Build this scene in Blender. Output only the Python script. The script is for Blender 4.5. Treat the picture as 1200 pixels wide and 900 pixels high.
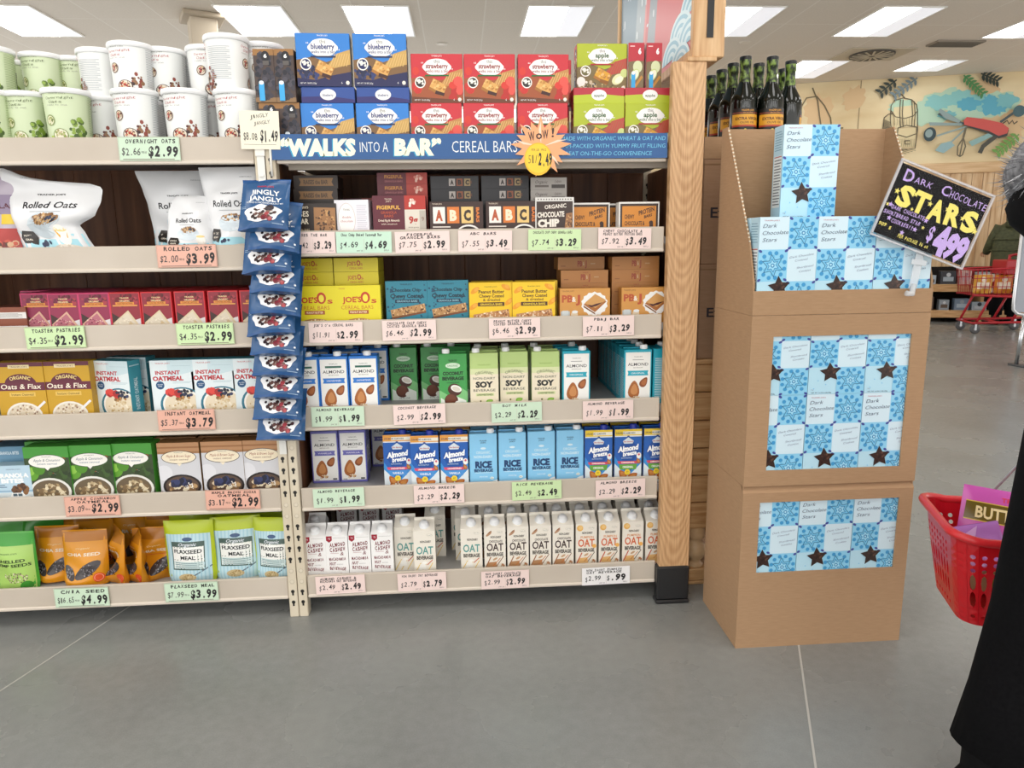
import bpy, math, random
from mathutils import Vector, Matrix
for _o in list(bpy.data.objects): bpy.data.objects.remove(_o)
S = bpy.context.scene
COL = S.collection
rnd = random.Random(7)
R = math.radians
# ---------------------------------------------------------------- camera
FPX, PITCH, YAW, ROLL = 840.0, R(11.05), R(3.89), R(0.76)
CAM = Vector((0, -2.28, 1.223))
_f = Vector((math.sin(YAW)*math.cos(PITCH), math.cos(YAW)*math.cos(PITCH), -math.sin(PITCH)))
_r = Vector((math.cos(YAW), -math.sin(YAW), 0))
_d = _f.cross(_r)
_rr = math.cos(ROLL)*_r + math.sin(ROLL)*_d
_dd = -math.sin(ROLL)*_r + math.cos(ROLL)*_d
cam = bpy.data.objects.new('camera', bpy.data.cameras.new('camera'))
COL.objects.link(cam)
m = Matrix.Identity(4)
for i in range(3):
    m[i][0], m[i][1], m[i][2], m[i][3] = _rr[i], -_dd[i], -_f[i], CAM[i]
cam.matrix_world = m
cam.data.sensor_width = 36
cam.data.lens = FPX*36/1200
cam.data.clip_start = 0.02
S.camera = cam
# ---------------------------------------------------------------- light, exposure
S.view_settings.view_transform = 'Standard'
S.view_settings.look = 'None'
S.view_settings.gamma = 1
S.view_settings.use_curve_mapping = False
S.view_settings.exposure = -0.17
PANEL = 9.0          # radiance of a ceiling light's diffuser
AMBIENT = 2.3        # the rest of the lit shop around the modelled part
CEIL = 3.55
wd = bpy.data.worlds.new('shop_surroundings')
S.world = wd
wd.use_nodes = True
wd.node_tree.nodes['Background'].inputs[0].default_value = (1.0, 0.985, 0.96, 1)
wd.node_tree.nodes['Background'].inputs[1].default_value = AMBIENT
for gy in (-7.2, -4.3, -1.4, 1.6):          # ceiling lamps above and behind the photographer
    for gx in (-5.6, -3.9, -2.15, -0.4, 1.35, 3.1, 4.85):
        ld = bpy.data.lights.new('ceiling_lamp', 'AREA')
        ld.shape = 'RECTANGLE'
        ld.size, ld.size_y = 0.64, 1.28
        ld.energy = PANEL*math.pi*0.64*1.28*0.66
        ld.color = (1.0, 0.99, 0.97)
        lo = bpy.data.objects.new('ceiling_lamp', ld)
        lo.location = (gx, gy, CEIL-0.02)
        COL.objects.link(lo)
# ---------------------------------------------------------------- rays from the camera onto real planes
def ray(x, y): return _rr*((x-600)/FPX) + _dd*((y-450)/FPX) + _f
def onY(x, y, Y=0.0):
    d = ray(x, y); return CAM + d*((Y-CAM.y)/d.y)
def onZ(x, y, Z=0.0):
    d = ray(x, y); return CAM + d*((Z-CAM.z)/d.z)
def onX(x, y, X=0.0):
    d = ray(x, y); return CAM + d*((X-CAM.x)/d.x)
# ---------------------------------------------------------------- materials
def lin(h):
    h = h.lstrip('#'); o = []
    if len(h) == 3: h = ''.join(ch*2 for ch in h)
    for i in (0, 2, 4):
        c = int(h[i:i+2], 16)/255
        o.append(c/12.92 if c <= .04045 else ((c+.055)/1.055)**2.4)
    return (*o, 1)
_mats = {}
def M(col, rough=.45, metal=0, emit=0, alpha=1, trans=0):
    k = (col, rough, metal, emit, alpha, trans)
    if k in _mats: return _mats[k]
    mt = bpy.data.materials.new('paint_'+col.strip('#'))
    mt.use_nodes = True
    nt = mt.node_tree; b = nt.nodes['Principled BSDF']
    b.inputs['Base Color'].default_value = lin(col)
    b.inputs['Roughness'].default_value = rough
    b.inputs['Metallic'].default_value = metal
    if emit:
        b.inputs['Emission Color'].default_value = lin(col)
        b.inputs['Emission Strength'].default_value = emit
    if trans: b.inputs['Transmission Weight'].default_value = trans; b.inputs['IOR'].default_value = 1.3
    if alpha < 1: b.inputs['Alpha'].default_value = alpha
    _mats[k] = mt
    return mt
def matt(col, rough=.7, spec=.1):
    mt = M(col, rough); mt.node_tree.nodes['Principled BSDF'].inputs['Specular IOR Level'].default_value = spec
    return mt
def nodes(name):
    mt = bpy.data.materials.new(name); mt.use_nodes = True
    nt = mt.node_tree
    return mt, nt, nt.nodes['Principled BSDF'], (lambda t: nt.nodes.new(t)), nt.links.new
def noisy(name, c1, c2, scale=(8, 8, 8), detail=4, rough=.5, lo=.35, hi=.65, bump=0, metal=0, dist=0):
    if name in _mats: return _mats[name]
    mt, nt, b, N, L = nodes(name)
    tc = N('ShaderNodeTexCoord'); mp = N('ShaderNodeMapping'); nz = N('ShaderNodeTexNoise'); cr = N('ShaderNodeValToRGB')
    mp.inputs['Scale'].default_value = scale
    nz.inputs['Scale'].default_value = 1; nz.inputs['Detail'].default_value = detail; nz.inputs['Distortion'].default_value = dist
    L(tc.outputs['Object'], mp.inputs['Vector']); L(mp.outputs[0], nz.inputs['Vector']); L(nz.outputs[0], cr.inputs[0]); L(cr.outputs[0], b.inputs['Base Color'])
    cr.color_ramp.elements[0].position = lo; cr.color_ramp.elements[1].position = hi
    cr.color_ramp.elements[0].color = lin(c1); cr.color_ramp.elements[1].color = lin(c2)
    b.inputs['Roughness'].default_value = rough; b.inputs['Metallic'].default_value = metal
    if bump:
        bp = N('ShaderNodeBump'); bp.inputs['Strength'].default_value = bump; bp.inputs['Distance'].default_value = .01
        L(nz.outputs[0], bp.inputs['Height']); L(bp.outputs[0], b.inputs['Normal'])
    _mats[name] = mt
    return mt
def oak_mat():
    mt, nt, b, N, L = nodes('oak_board')
    tc = N('ShaderNodeTexCoord'); sp = N('ShaderNodeSeparateXYZ'); L(tc.outputs['Object'], sp.inputs[0])
    nz = N('ShaderNodeTexNoise'); nz.inputs['Scale'].default_value = 6; L(tc.outputs['Object'], nz.inputs['Vector'])
    def mth(op, a, bb=None, v=0.0):
        n = N('ShaderNodeMath'); n.operation = op
        for i, q in enumerate((a, bb)):
            if q is None: n.inputs[i].default_value = v
            elif isinstance(q, (int, float)): n.inputs[i].default_value = q
            else: L(q, n.inputs[i])
        return n.outputs[0]
    x2 = mth('MULTIPLY', sp.outputs['X'], sp.outputs['X'])
    par = mth('MULTIPLY', x2, -45.0)
    zz = mth('ADD', sp.outputs['Z'], par)
    zz = mth('ADD', zz, mth('MULTIPLY', nz.outputs[0], .12))
    sn = mth('SINE', mth('MULTIPLY', zz, 150.0))
    fine = N('ShaderNodeTexNoise'); fine.inputs['Scale'].default_value = 1; fine.inputs['Detail'].default_value = 6
    mp = N('ShaderNodeMapping'); mp.inputs['Scale'].default_value = (260, 260, 6); L(tc.outputs['Object'], mp.inputs['Vector']); L(mp.outputs[0], fine.inputs['Vector'])
    tot = mth('ADD', mth('MULTIPLY', sn, .085), mth('MULTIPLY', fine.outputs[0], .9))
    cr = N('ShaderNodeValToRGB'); L(tot, cr.inputs[0]); L(cr.outputs[0], b.inputs['Base Color'])
    e = cr.color_ramp.elements
    e[0].position = .25; e[0].color = lin('#b08458'); e[1].position = .62; e[1].color = lin('#d6ae82')
    b.inputs['Roughness'].default_value = .42
    return mt
OAK = oak_mat()
OAK2 = noisy('oak_frame', '#b98c5e', '#d9b68a', (60, 60, 5), 5, .45, .3, .7)
PINE = noisy('pine_slats', '#b98652', '#dcb482', (5, 60, 60), 4, .5, .3, .7, dist=.6)
PINEV = noisy('pine_planks', '#b88d60', '#e4c8a0', (14, 14, 1.5), 4, .5, .3, .7, dist=.5)
DARKWOOD = noisy('dark_wood_panel', '#5a3523', '#8f6040', (26, 26, 1.6), 5, .5, .3, .75, dist=.4)
CARD = noisy('corrugated_cardboard', '#a68463', '#af8d6b', (30, 30, 260), 3, .85, .3, .7)
CARD2 = noisy('brown_carton', '#9f7d60', '#a88669', (22, 22, 160), 3, .85, .3, .7)
STEEL = noisy('beige_shelf_steel', '#bdb1a2', '#c7bcae', (4, 4, 4), 3, .38, .3, .7)
STEELG = noisy('grey_shelf_plate', '#a9a8a8', '#bdbcbb', (5, 5, 5), 3, .45, .3, .7)
UPR = noisy('cream_upright_steel', '#cbbfa8', '#d8cdb8', (20, 20, 6), 3, .4, .3, .7)
CHROME = M('#c9ccd0', .18, 1)
BLACKP = M('#17171a', .45)
# ---------------------------------------------------------------- mesh builder
class MB:
    def __init__(s): s.v = []; s.f = []; s.mi = []; s.sm = []; s.mats = []
    def ix(s, mat):
        if isinstance(mat, str): mat = M(mat)
        if mat not in s.mats: s.mats.append(mat)
        return s.mats.index(mat)
    def add(s, vs, fs, mat, sm=False):
        b = len(s.v); i = s.ix(mat)
        s.v.extend([tuple(v) for v in vs])
        for f in fs: s.f.append([b+k for k in f]); s.mi.append(i); s.sm.append(sm)
    def convex(s, vs, fs, mat, sm=False):
        c = sum((Vector(v) for v in vs), Vector())/len(vs); out = []
        for f in fs:
            p = [Vector(vs[k]) for k in f]; n = (p[1]-p[0]).cross(p[2]-p[0])
            out.append(list(f) if n.dot(sum(p, Vector())/len(p)-c) >= 0 else list(f)[::-1])
        s.add(vs, out, mat, sm)
    def box(s, x0, x1, y0, y1, z0, z1, mat, b=0.0, T=None):
        lo = (x0, y0, z0); hi = (x1, y1, z1)
        sg = [(a, c, d) for a in (0, 1) for c in (0, 1) for d in (0, 1)]
        if b <= 0:
            vs = [[(lo, hi)[q[k]][k] for k in range(3)] for q in sg]
            fs = [(0, 1, 3, 2), (4, 5, 7, 6), (0, 1, 5, 4), (2, 3, 7, 6), (0, 2, 6, 4), (1, 3, 7, 5)]
        else:
            vs = []; idx = {}
            for q in sg:
                for ax in range(3):
                    idx[(q, ax)] = len(vs)
                    vs.append([(lo, hi)[q[k]][k] + (0 if k == ax else (b if q[k] == 0 else -b)) for k in range(3)])
            fs = []
            for ax in range(3):
                o = [k for k in range(3) if k != ax]
                for sd in (0, 1):
                    l = []
                    for aa, bb in ((0, 0), (0, 1), (1, 1), (1, 0)):
                        q = [0]*3; q[ax] = sd; q[o[0]] = aa; q[o[1]] = bb; l.append(idx[(tuple(q), ax)])
                    fs.append(l)
                for sa in (0, 1):
                    for sb in (0, 1):
                        q0 = [0]*3; q0[o[0]] = sa; q0[o[1]] = sb; q1 = list(q0); q1[ax] = 1; q0 = tuple(q0); q1 = tuple(q1)
                        fs.append([idx[(q0, o[0])], idx[(q1, o[0])], idx[(q1, o[1])], idx[(q0, o[1])]])
            for q in sg: fs.append([idx[(q, 0)], idx[(q, 1)], idx[(q, 2)]])
        if T is not None: vs = [T @ Vector(v) for v in vs]
        s.convex(vs, fs, mat)
    def lathe(s, prof, mat, n=24, sm=True, T=None, cap=True):
        vs = []
        for r, z in prof:
            for k in range(n): a = 2*math.pi*k/n; vs.append(Vector((r*math.cos(a), r*math.sin(a), z)))
        fs = [(i*n+k, i*n+(k+1) % n, (i+1)*n+(k+1) % n, (i+1)*n+k) for i in range(len(prof)-1) for k in range(n)]
        if T is not None: vs = [T @ v for v in vs]
        s.add(vs, fs, mat, sm)
        if cap:
            if prof[0][0] > 1e-5: s.add(vs[:n], [list(range(n))[::-1]], mat)
            if prof[-1][0] > 1e-5: s.add(vs[-n:], [list(range(n))], mat)
    def tube(s, pts, r, mat, n=8, closed=False, sq=1.0):
        pts = [Vector(p) for p in pts]; rs = r if isinstance(r, (list, tuple)) else [r]*len(pts)
        vs = []; up = None; L = len(pts)
        for i, p in enumerate(pts):
            t = (pts[(i+1) % L]-pts[i-1]) if closed else (pts[min(i+1, L-1)]-pts[max(i-1, 0)])
            t.normalize()
            if up is None: up = Vector((0, 0, 1)) if abs(t.z) < .9 else Vector((0, 1, 0))
            a = t.cross(up)
            if a.length < 1e-4: a = t.cross(Vector((1, 0, 0)))
            a.normalize(); bb = a.cross(t); up = bb
            for k in range(n):
                w = 2*math.pi*k/n; vs.append(p + rs[i]*(math.cos(w)*a + sq*math.sin(w)*bb))
        fs = [(i*n+k, i*n+(k+1) % n, ((i+1) % L)*n+(k+1) % n, ((i+1) % L)*n+k) for i in range(L if closed else L-1) for k in range(n)]
        if not closed: fs += [list(range(n))[::-1], list(range((L-1)*n, L*n))]
        s.add(vs, fs, mat, True)
    def ball(s, c, r, mat, n=12, sc=(1, 1, 1)):
        h = n//2+1; c = Vector(c)
        prof = [(max(1e-6, math.sin(math.pi*i/h)), -math.cos(math.pi*i/h)) for i in range(h+1)]
        T = Matrix.Translation(c) @ Matrix.Diagonal((r*sc[0], r*sc[1], r*sc[2], 1))
        s.lathe(prof, mat, n, True, T, cap=False)
    def loft(s, rings, mat, cap=True, sm=True, closed=True):
        n = len(rings[0]); vs = [p for rg in rings for p in rg]
        rng = range(n if closed else n-1)
        fs = [(i*n+k, i*n+(k+1) % n, (i+1)*n+(k+1) % n, (i+1)*n+k) for i in range(len(rings)-1) for k in rng]
        if cap: fs += [list(range(n))[::-1], list(range((len(rings)-1)*n, len(rings)*n))]
        s.add(vs, fs, mat, sm)
    def prism(s, pts, h0, h1, mat, fn):
        n = len(pts); vs = [fn(p[0], p[1], h0) for p in pts]+[fn(p[0], p[1], h1) for p in pts]
        fs = [list(range(n))[::-1], list(range(n, 2*n))]+[(k, (k+1) % n, n+(k+1) % n, n+k) for k in range(n)]
        s.add(vs, fs, mat)
    def mesh(s, name):
        me = bpy.data.meshes.new(name)
        me.from_pydata(s.v, [], s.f)
        for mt in s.mats: me.materials.append(mt)
        me.polygons.foreach_set('material_index', s.mi)
        me.polygons.foreach_set('use_smooth', s.sm)
        me.update()
        return me
# ---------------------------------------------------------------- lettering and printed art
_glyph = {}
def glyphs(txt, bold, shear):
    k = (txt, bold, shear)
    if k not in _glyph:
        cu = bpy.data.curves.new('lettering', 'FONT')
        cu.body = txt; cu.size = 1; cu.offset = bold; cu.shear = shear; cu.resolution_u = 2; cu.align_x = 'LEFT'
        ob = bpy.data.objects.new('lettering', cu)
        me = bpy.data.meshes.new_from_object(ob)
        vs = [(v.co.x, v.co.y) for v in me.vertices]; fs = [list(p.vertices) for p in me.polygons]
        bpy.data.objects.remove(ob); bpy.data.curves.remove(cu); bpy.data.meshes.remove(me)
        x0 = min((v[0] for v in vs), default=0); x1 = max((v[0] for v in vs), default=1)
        _glyph[k] = ([((v[0]-x0), v[1]) for v in vs], fs, max(x1-x0, 1e-3))
    return _glyph[k]
CAPH = 0.73
class Art:
    """Draws flat printing on a face: x, y run 0..1 over the face, radii are in units of its width."""
    def __init__(s, mb, fn, W, H, curved=False, step=.00003, base=.0003, rough=.42):
        s.clip = (0, W, 0, H); s.mb, s.fn, s.W, s.H, s.cv, s.st, s.l, s.rough = mb, fn, W, H, curved, step, base, rough
    def c(s, col): return M(col, s.rough) if isinstance(col, str) else col
    def nx(s): s.l += s.st; return s.l
    def cut(s, P):
        u0, u1, v0, v1 = s.clip
        if all(u0-1e-6 <= p[0] <= u1+1e-6 and v0-1e-6 <= p[1] <= v1+1e-6 for p in P): return P
        for ax, lim, sg in ((0, u0, 1), (0, u1, -1), (1, v0, 1), (1, v1, -1)):
            out = []
            for i in range(len(P)):
                a, b = P[i-1], P[i]; da, db = sg*(a[ax]-lim), sg*(b[ax]-lim)
                if (da < 0) != (db < 0): t = da/(da-db); out.append((a[0]+(b[0]-a[0])*t, a[1]+(b[1]-a[1])*t))
                if db >= 0: out.append((b[0], b[1]))
            P = out
            if len(P) < 3: return []
        return P
    def pm(s, pts, col, fan=False):
        h = s.nx(); pts = s.cut([(p[0], p[1]) for p in pts])
        if len(pts) < 3: return
        if s.cv and len(pts) > 4:
            cx = sum(p[0] for p in pts)/len(pts); cy = sum(p[1] for p in pts)/len(pts); n = len(pts)
            vs = [s.fn(cx, cy, h)]+[s.fn((p[0]+cx)/2, (p[1]+cy)/2, h) for p in pts]+[s.fn(p[0], p[1], h) for p in pts]
            fs = []
            for k in range(n): j = (k+1) % n; fs += [(0, 1+k, 1+j), (1+k, 1+n+k, 1+n+j, 1+j)]
            s.mb.add(vs, fs, s.c(col))
        elif fan:
            cx = sum(p[0] for p in pts)/len(pts); cy = sum(p[1] for p in pts)/len(pts); n = len(pts)
            s.mb.add([s.fn(cx, cy, h)]+[s.fn(p[0], p[1], h) for p in pts], [(0, 1+k, 1+(k+1) % n) for k in range(n)], s.c(col))
        else:
            s.mb.add([s.fn(p[0], p[1], h) for p in pts], [list(range(len(pts)))], s.c(col))
    def p(s, pts, col): s.pm([(x*s.W, y*s.H) for x, y in pts], col)
    def r(s, x0, y0, x1, y1, col):
        if s.cv:
            h = s.nx(); n, k = 10, 10; vs = [s.fn((x0+(x1-x0)*i/n)*s.W, (y0+(y1-y0)*j/k)*s.H, h) for j in range(k+1) for i in range(n+1)]
            s.mb.add(vs, [(j*(n+1)+i, j*(n+1)+i+1, (j+1)*(n+1)+i+1, (j+1)*(n+1)+i) for j in range(k) for i in range(n)], s.c(col), True)
        else: s.p([(x0, y0), (x1, y0), (x1, y1), (x0, y1)], col)
    def e(s, cx, cy, rx, col, ry=None, rot=0, n=16, a0=0, a1=360):
        ry = rx if ry is None else ry; cr, sr = math.cos(R(rot)), math.sin(R(rot)); pts = []
        full = a1-a0 >= 360
        for k in range(n if full else n+1):
            a = R(a0)+R(a1-a0)*k/n; x, y = rx*s.W*math.cos(a), ry*s.W*math.sin(a)
            pts.append((cx*s.W+x*cr-y*sr, cy*s.H+x*sr+y*cr))
        s.pm(pts, col)
    def star(s, cx, cy, r, col, n=5, inner=.42, rot=0):
        pts = []
        for k in range(2*n):
            a = R(rot)+math.pi/2+math.pi*k/n; q = r*s.W*(1 if k % 2 == 0 else inner)
            pts.append((cx*s.W+q*math.cos(a), cy*s.H+q*math.sin(a)))
        s.pm(pts, col, fan=True)
    def strip(s, pts, t, col, closed=False):
        P = [Vector((x*s.W, y*s.H)) for x, y in pts]; n = len(P); h = s.nx(); A = []; B = []
        for i in range(n):
            d = (P[(i+1) % n]-P[i-1]) if closed else (P[min(i+1, n-1)]-P[max(i-1, 0)])
            d = d.normalized() if d.length > 0 else Vector((1, 0)); q = Vector((-d.y, d.x))*t*s.W/2
            A.append(P[i]+q); B.append(P[i]-q)
        for i in range(n if closed else n-1):
            j = (i+1) % n; q = s.cut([(p.x, p.y) for p in (B[i], B[j], A[j], A[i])])
            if len(q) > 2: s.mb.add([s.fn(a, b, h) for a, b in q], [list(range(len(q)))], s.c(col))
    def ring(s, cx, cy, rx, t, col, ry=None, n=20, rot=0, a0=0, a1=360):
        ry = rx if ry is None else ry; k = s.W/s.H; cr, sr = math.cos(R(rot)), math.sin(R(rot)); full = a1-a0 >= 360; pts = []
        for q in range(n if full else n+1):
            a = R(a0)+R(a1-a0)*q/n; x, y = rx*math.cos(a), ry*math.sin(a); pts.append((cx+x*cr-y*sr, cy+(x*sr+y*cr)*k))
        s.strip(pts, t, col, full)
    def t(s, txt, cx, cy, h, col, w=None, b=0.0, sh=0.0, rot=0, al='C', arc=0):
        """h: cap height over face height; w: width over face width (squeezes or stretches)."""
        vs, fs, gw = glyphs(txt, b, sh)
        if not vs: return
        sy = h*s.H/CAPH; sx = sy if w is None else w*s.W/gw
        tw = gw*sx; ox = {'C': -tw/2, 'L': 0, 'R': -tw}[al]; cr, sr = math.cos(R(rot)), math.sin(R(rot)); L = s.nx(); out = []
        for x, y in vs:
            X = x*sx+ox; Y = (y-CAPH/2)*sy
            if arc: a = X/(arc*s.W); rad = arc*s.W+Y; X = rad*math.sin(a); Y = rad*math.cos(a)-arc*s.W
            out.append((cx*s.W+X*cr-Y*sr, cy*s.H+X*sr+Y*cr))
        u0, u1, v0, v1 = s.clip; bad = {i for i, p in enumerate(out) if not (u0 <= p[0] <= u1 and v0 <= p[1] <= v1)}
        if bad:
            g2 = []
            for f in fs:
                if bad.isdisjoint(f): g2.append(f); continue
                q = s.cut([out[i] for i in f])
                if len(q) > 2: s.mb.add([s.fn(a, b, L) for a, b in q], [list(range(len(q)))], s.c(col))
            fs = g2
            out = [(min(u1, max(u0, a)), min(v1, max(v0, b))) for a, b in out]
        s.mb.add([s.fn(a, b, L) for a, b in out], fs, s.c(col))
    def hand(s, txt, cx, cy, h, col, w, b=0.0, seed=1, rot=0):
        """hand lettering: each character a little off its line"""
        q = random.Random(seed); n = len(txt); cw = w/max(n, 1); cr, sr = math.cos(R(rot)), math.sin(R(rot))
        for i, ch in enumerate(txt):
            if ch == ' ': continue
            dx = -w/2+cw*(i+.5); dy = q.uniform(-.06, .06)*h
            nar = .45 if ch in "I1.,!':" else .86
            s.l -= s.st
            s.t(ch, cx+dx*cr, cy+dy+dx*sr*s.W/s.H, h*q.uniform(.92, 1.06), col, cw*nar if ch not in ".,':" else cw*.3, b, q.uniform(-.02, .2), rot+q.uniform(-4, 4))
        s.l += s.st
    def blobs(s, cx, cy, rx, ry, n, r0, r1, cols, seed=1, el=.75):
        q = random.Random(seed)
        for i in range(n):
            a = q.uniform(0, 6.283); d = math.sqrt(q.random()); r = q.uniform(r0, r1)
            s.e(cx+d*rx*math.cos(a), cy+d*ry*math.sin(a)*s.W/s.H, r, cols[i % len(cols)], r*q.uniform(el, 1), q.uniform(0, 180), 7)
            s.l -= s.st*.8
        s.l += s.st
    def almond(s, cx, cy, r, rot, c='#a8632f', c2='#c98a52'):
        for q, col in ((1, c), (.62, c2)):
            pts = []
            for k in range(16):
                a = 2*math.pi*k/16; x = r*q*.62*math.cos(a)*(1-.38*math.sin(a)); y = r*q*math.sin(a)
                X = x*math.cos(R(rot))-y*math.sin(R(rot)); Y = x*math.sin(R(rot))+y*math.cos(R(rot)); pts.append(((cx+(0 if q == 1 else .05*r))*s.W+X*s.W, cy*s.H+Y*s.W))
            s.pm(pts, col)
    def lines(s, x0, x1, y0, y1, n, col, t=.35):
        d = (y1-y0)/n
        for i in range(n): s.r(x0, y0+i*d, x1-(.12*(x1-x0) if i % 3 == 1 else 0), y0+i*d+d*t, col); s.l -= s.st
        s.l += s.st
def front(mb, w, d, z0=0, y=0): return lambda u, v, h: (u-w/2, y-h, z0+v)
def rside(mb, w, d, z0=0): return lambda u, v, h: (w/2+h, u, z0+v)
def lside(mb, w, d, z0=0): return lambda u, v, h: (-w/2-h, d-u, z0+v)
def topf(mb, w, d, z): return lambda u, v, h: (u-w/2, v, z+h)
# ---------------------------------------------------------------- objects
def setp(o, label=None, cat=None, group=None, kind=None):
    for k, v in (('label', label), ('category', cat), ('group', group), ('kind', kind)):
        if v: o[k] = v
    if cat and label: 
        n = len(label.replace(',', ' ').split())
        if not 4 <= n <= 16: print('LABELWORDS', n, label)
    return o
def obj(name, data, parent=None, loc=(0, 0, 0), rot=(0, 0, 0), scale=(1, 1, 1), **kw):
    if isinstance(data, MB): data = data.mesh(name)
    o = bpy.data.objects.new(name, data)
    o.location = loc; o.rotation_euler = rot; o.scale = scale
    if parent: o.parent = parent
    COL.objects.link(o)
    return setp(o, **kw)
def struct(name, data, loc=(0, 0, 0), rot=(0, 0, 0)): return obj(name, data, None, loc, rot, kind='structure')
class Proto:
    """one kind of goods: body mesh plus (part name, mesh, offset, rotation) tuples; place() makes one individual of it"""
    def __init__(s, name, cat, body, parts=(), w=.1, h=.1, d=.05):
        s.name, s.cat, s.parts, s.w, s.h, s.d = name, cat, parts, w, h, d
        s.body = body.mesh(name) if isinstance(body, MB) else body
        s.parts = [(n, (q.mesh(n) if isinstance(q, MB) else q), l, r) for n, q, l, r in parts]
    def place(s, label, loc, rz=0, group=None, rx=0, ry=0, sc=(1, 1, 1), parts=True):
        o = obj(s.name, s.body, None, loc, (R(rx), R(ry), R(rz)), sc, label=label, cat=s.cat, group=group)
        if parts:
            for n, q, l, r in s.parts: obj(n, q, o, l, r)
        return o
ORD = ['leftmost', 'second from left', 'third from left', 'fourth from left', 'fifth from left', 'sixth from left', 'seventh from left', 'eighth from left', 'ninth from left']
def nth(i, n):
    if n == 1: return 'single'
    if n == 2: return ('left', 'right')[i]
    if i == n-1: return 'rightmost'
    if n == 3 and i == 1: return 'middle'
    if i == n-2 and n > 4: return 'second from right'
    return ORD[i]
# ================================================================ the setting
def floor_mat():
    mt, nt, b, N, L = nodes('polished_concrete')
    tc = N('ShaderNodeTexCoord')
    def nz(sc, det, sx=1):
        mp = N('ShaderNodeMapping'); mp.inputs['Scale'].default_value = (sc*sx, sc, sc); n = N('ShaderNodeTexNoise'); n.inputs['Scale'].default_value = 1; n.inputs['Detail'].default_value = det
        L(tc.outputs['Object'], mp.inputs['Vector']); L(mp.outputs[0], n.inputs['Vector']); return n.outputs[0]
    a = nz(1.6, 6); c = nz(34, 4); g = nz(260, 2)
    m1 = N('ShaderNodeMix'); m1.data_type = 'FLOAT'; m1.inputs[0].default_value = .35; L(a, m1.inputs[2]); L(c, m1.inputs[3])
    m2 = N('ShaderNodeMix'); m2.data_type = 'FLOAT'; m2.inputs[0].default_value = .25; L(m1.outputs[0], m2.inputs[2]); L(g, m2.inputs[3])
    cr = N('ShaderNodeValToRGB'); L(m2.outputs[0], cr.inputs[0]); L(cr.outputs[0], b.inputs['Base Color'])
    e = cr.color_ramp.elements; e[0].position = .33; e[0].color = lin('#7b7d7b'); e[1].position = .67; e[1].color = lin('#929492')
    rr = N('ShaderNodeMapRange'); L(a, rr.inputs[0]); rr.inputs[3].default_value = .2; rr.inputs[4].default_value = .34; L(rr.outputs[0], b.inputs['Roughness'])
    b.inputs['Specular IOR Level'].default_value = .45
    return mt
mb = MB()
mb.add([(-9, -5.5, 0), (11, -5.5, 0), (11, 11, 0), (-9, 11, 0)], [(0, 1, 2, 3)], floor_mat())
JO = M('#b9b8b2', .6)
for (a, c) in (((0, 810), (147, 714)), ((936, 757), (956, 900)), ((1085, 378), (1200, 420))):
    p, q = onZ(*a), onZ(*c); d = (q-p).normalized(); n = Vector((-d.y, d.x, 0))*.0028
    if a[0] == 1085: ex0, ex1 = 0, .5
    else: ex0, ex1 = 3.0, 3.0
    p = p-d*ex0; q = q+d*ex1; up = Vector((0, 0, .0006))
    mb.add([p-n+up, p+n+up, q+n+up, q-n+up], [(0, 1, 2, 3)], JO)
struct('floor', mb)

def ceil_mat():
    mt, nt, b, N, L = nodes('ceiling_tiles')
    tc = N('ShaderNodeTexCoord'); mp = N('ShaderNodeMapping'); L(tc.outputs['Object'], mp.inputs['Vector'])
    mp.inputs['Rotation'].default_value = (0, 0, R(90)); mp.inputs['Location'].default_value = (.67, .35, 0)
    br = N('ShaderNodeTexBrick'); L(mp.outputs[0], br.inputs['Vector'])
    br.offset = 0; br.inputs['Scale'].default_value = 1; br.inputs['Brick Width'].default_value = 1.32; br.inputs['Row Height'].default_value = .66
    br.inputs['Mortar Size'].default_value = .008; br.inputs['Mortar Smooth'].default_value = .2
    br.inputs['Color1'].default_value = lin('#eee5d9'); br.inputs['Color2'].default_value = lin('#ebe1d4'); br.inputs['Mortar'].default_value = lin('#f7f0e6')
    nz = N('ShaderNodeTexNoise'); nz.inputs['Scale'].default_value = 60; L(tc.outputs['Object'], nz.inputs['Vector'])
    mx = N('ShaderNodeMix'); mx.data_type = 'RGBA'; mx.blend_type = 'MULTIPLY'; mx.inputs[0].default_value = .16
    L(br.outputs[0], mx.inputs[6]); L(nz.outputs[0], mx.inputs[7]); L(mx.outputs[2], b.inputs['Base Color']); b.inputs['Roughness'].default_value = .85
    return mt
mb = MB()
mb.add([(-9, -5.5, CEIL), (-9, 11, CEIL), (11, 11, CEIL), (11, -5.5, CEIL)], [(0, 1, 2, 3)], ceil_mat())
struct('ceiling', mb)

def ceiling_light(x, y, label, ln=1.04):
    y += .66-ln/2-.015; hl = ln/2
    e = obj('ceiling_light', None, None, (x, y, CEIL), label=label, cat='ceiling light', group='recessed ceiling lights')
    f = MB()
    for a in ((-.335, -.32, -hl-.015, hl+.015), (.32, .335, -hl-.015, hl+.015)): f.box(a[0], a[1], a[2], a[3], -.012, -.001, M('#f1efe9', .5))
    for a in ((-hl-.015, -hl), (hl, hl+.015)): f.box(-.32, .32, a[0], a[1], -.012, -.001, M('#f1efe9', .5))
    obj('frame', f, e)
    d = MB(); k = M('#fffdf8', .5, emit=PANEL*.9); k2 = M('#e9ebf2', .5, emit=.72)
    d.add([(-.32, -hl, -.006), (-.32, hl, -.006), (.08, hl, -.006), (.08, -hl, -.006)], [(0, 1, 2, 3)], k)
    d.add([(.08, -hl, -.006), (.08, hl, -.006), (.32, hl, -.006), (.32, -hl, -.006)], [(0, 1, 2, 3)], k2)
    obj('diffuser', d, e)
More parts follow.
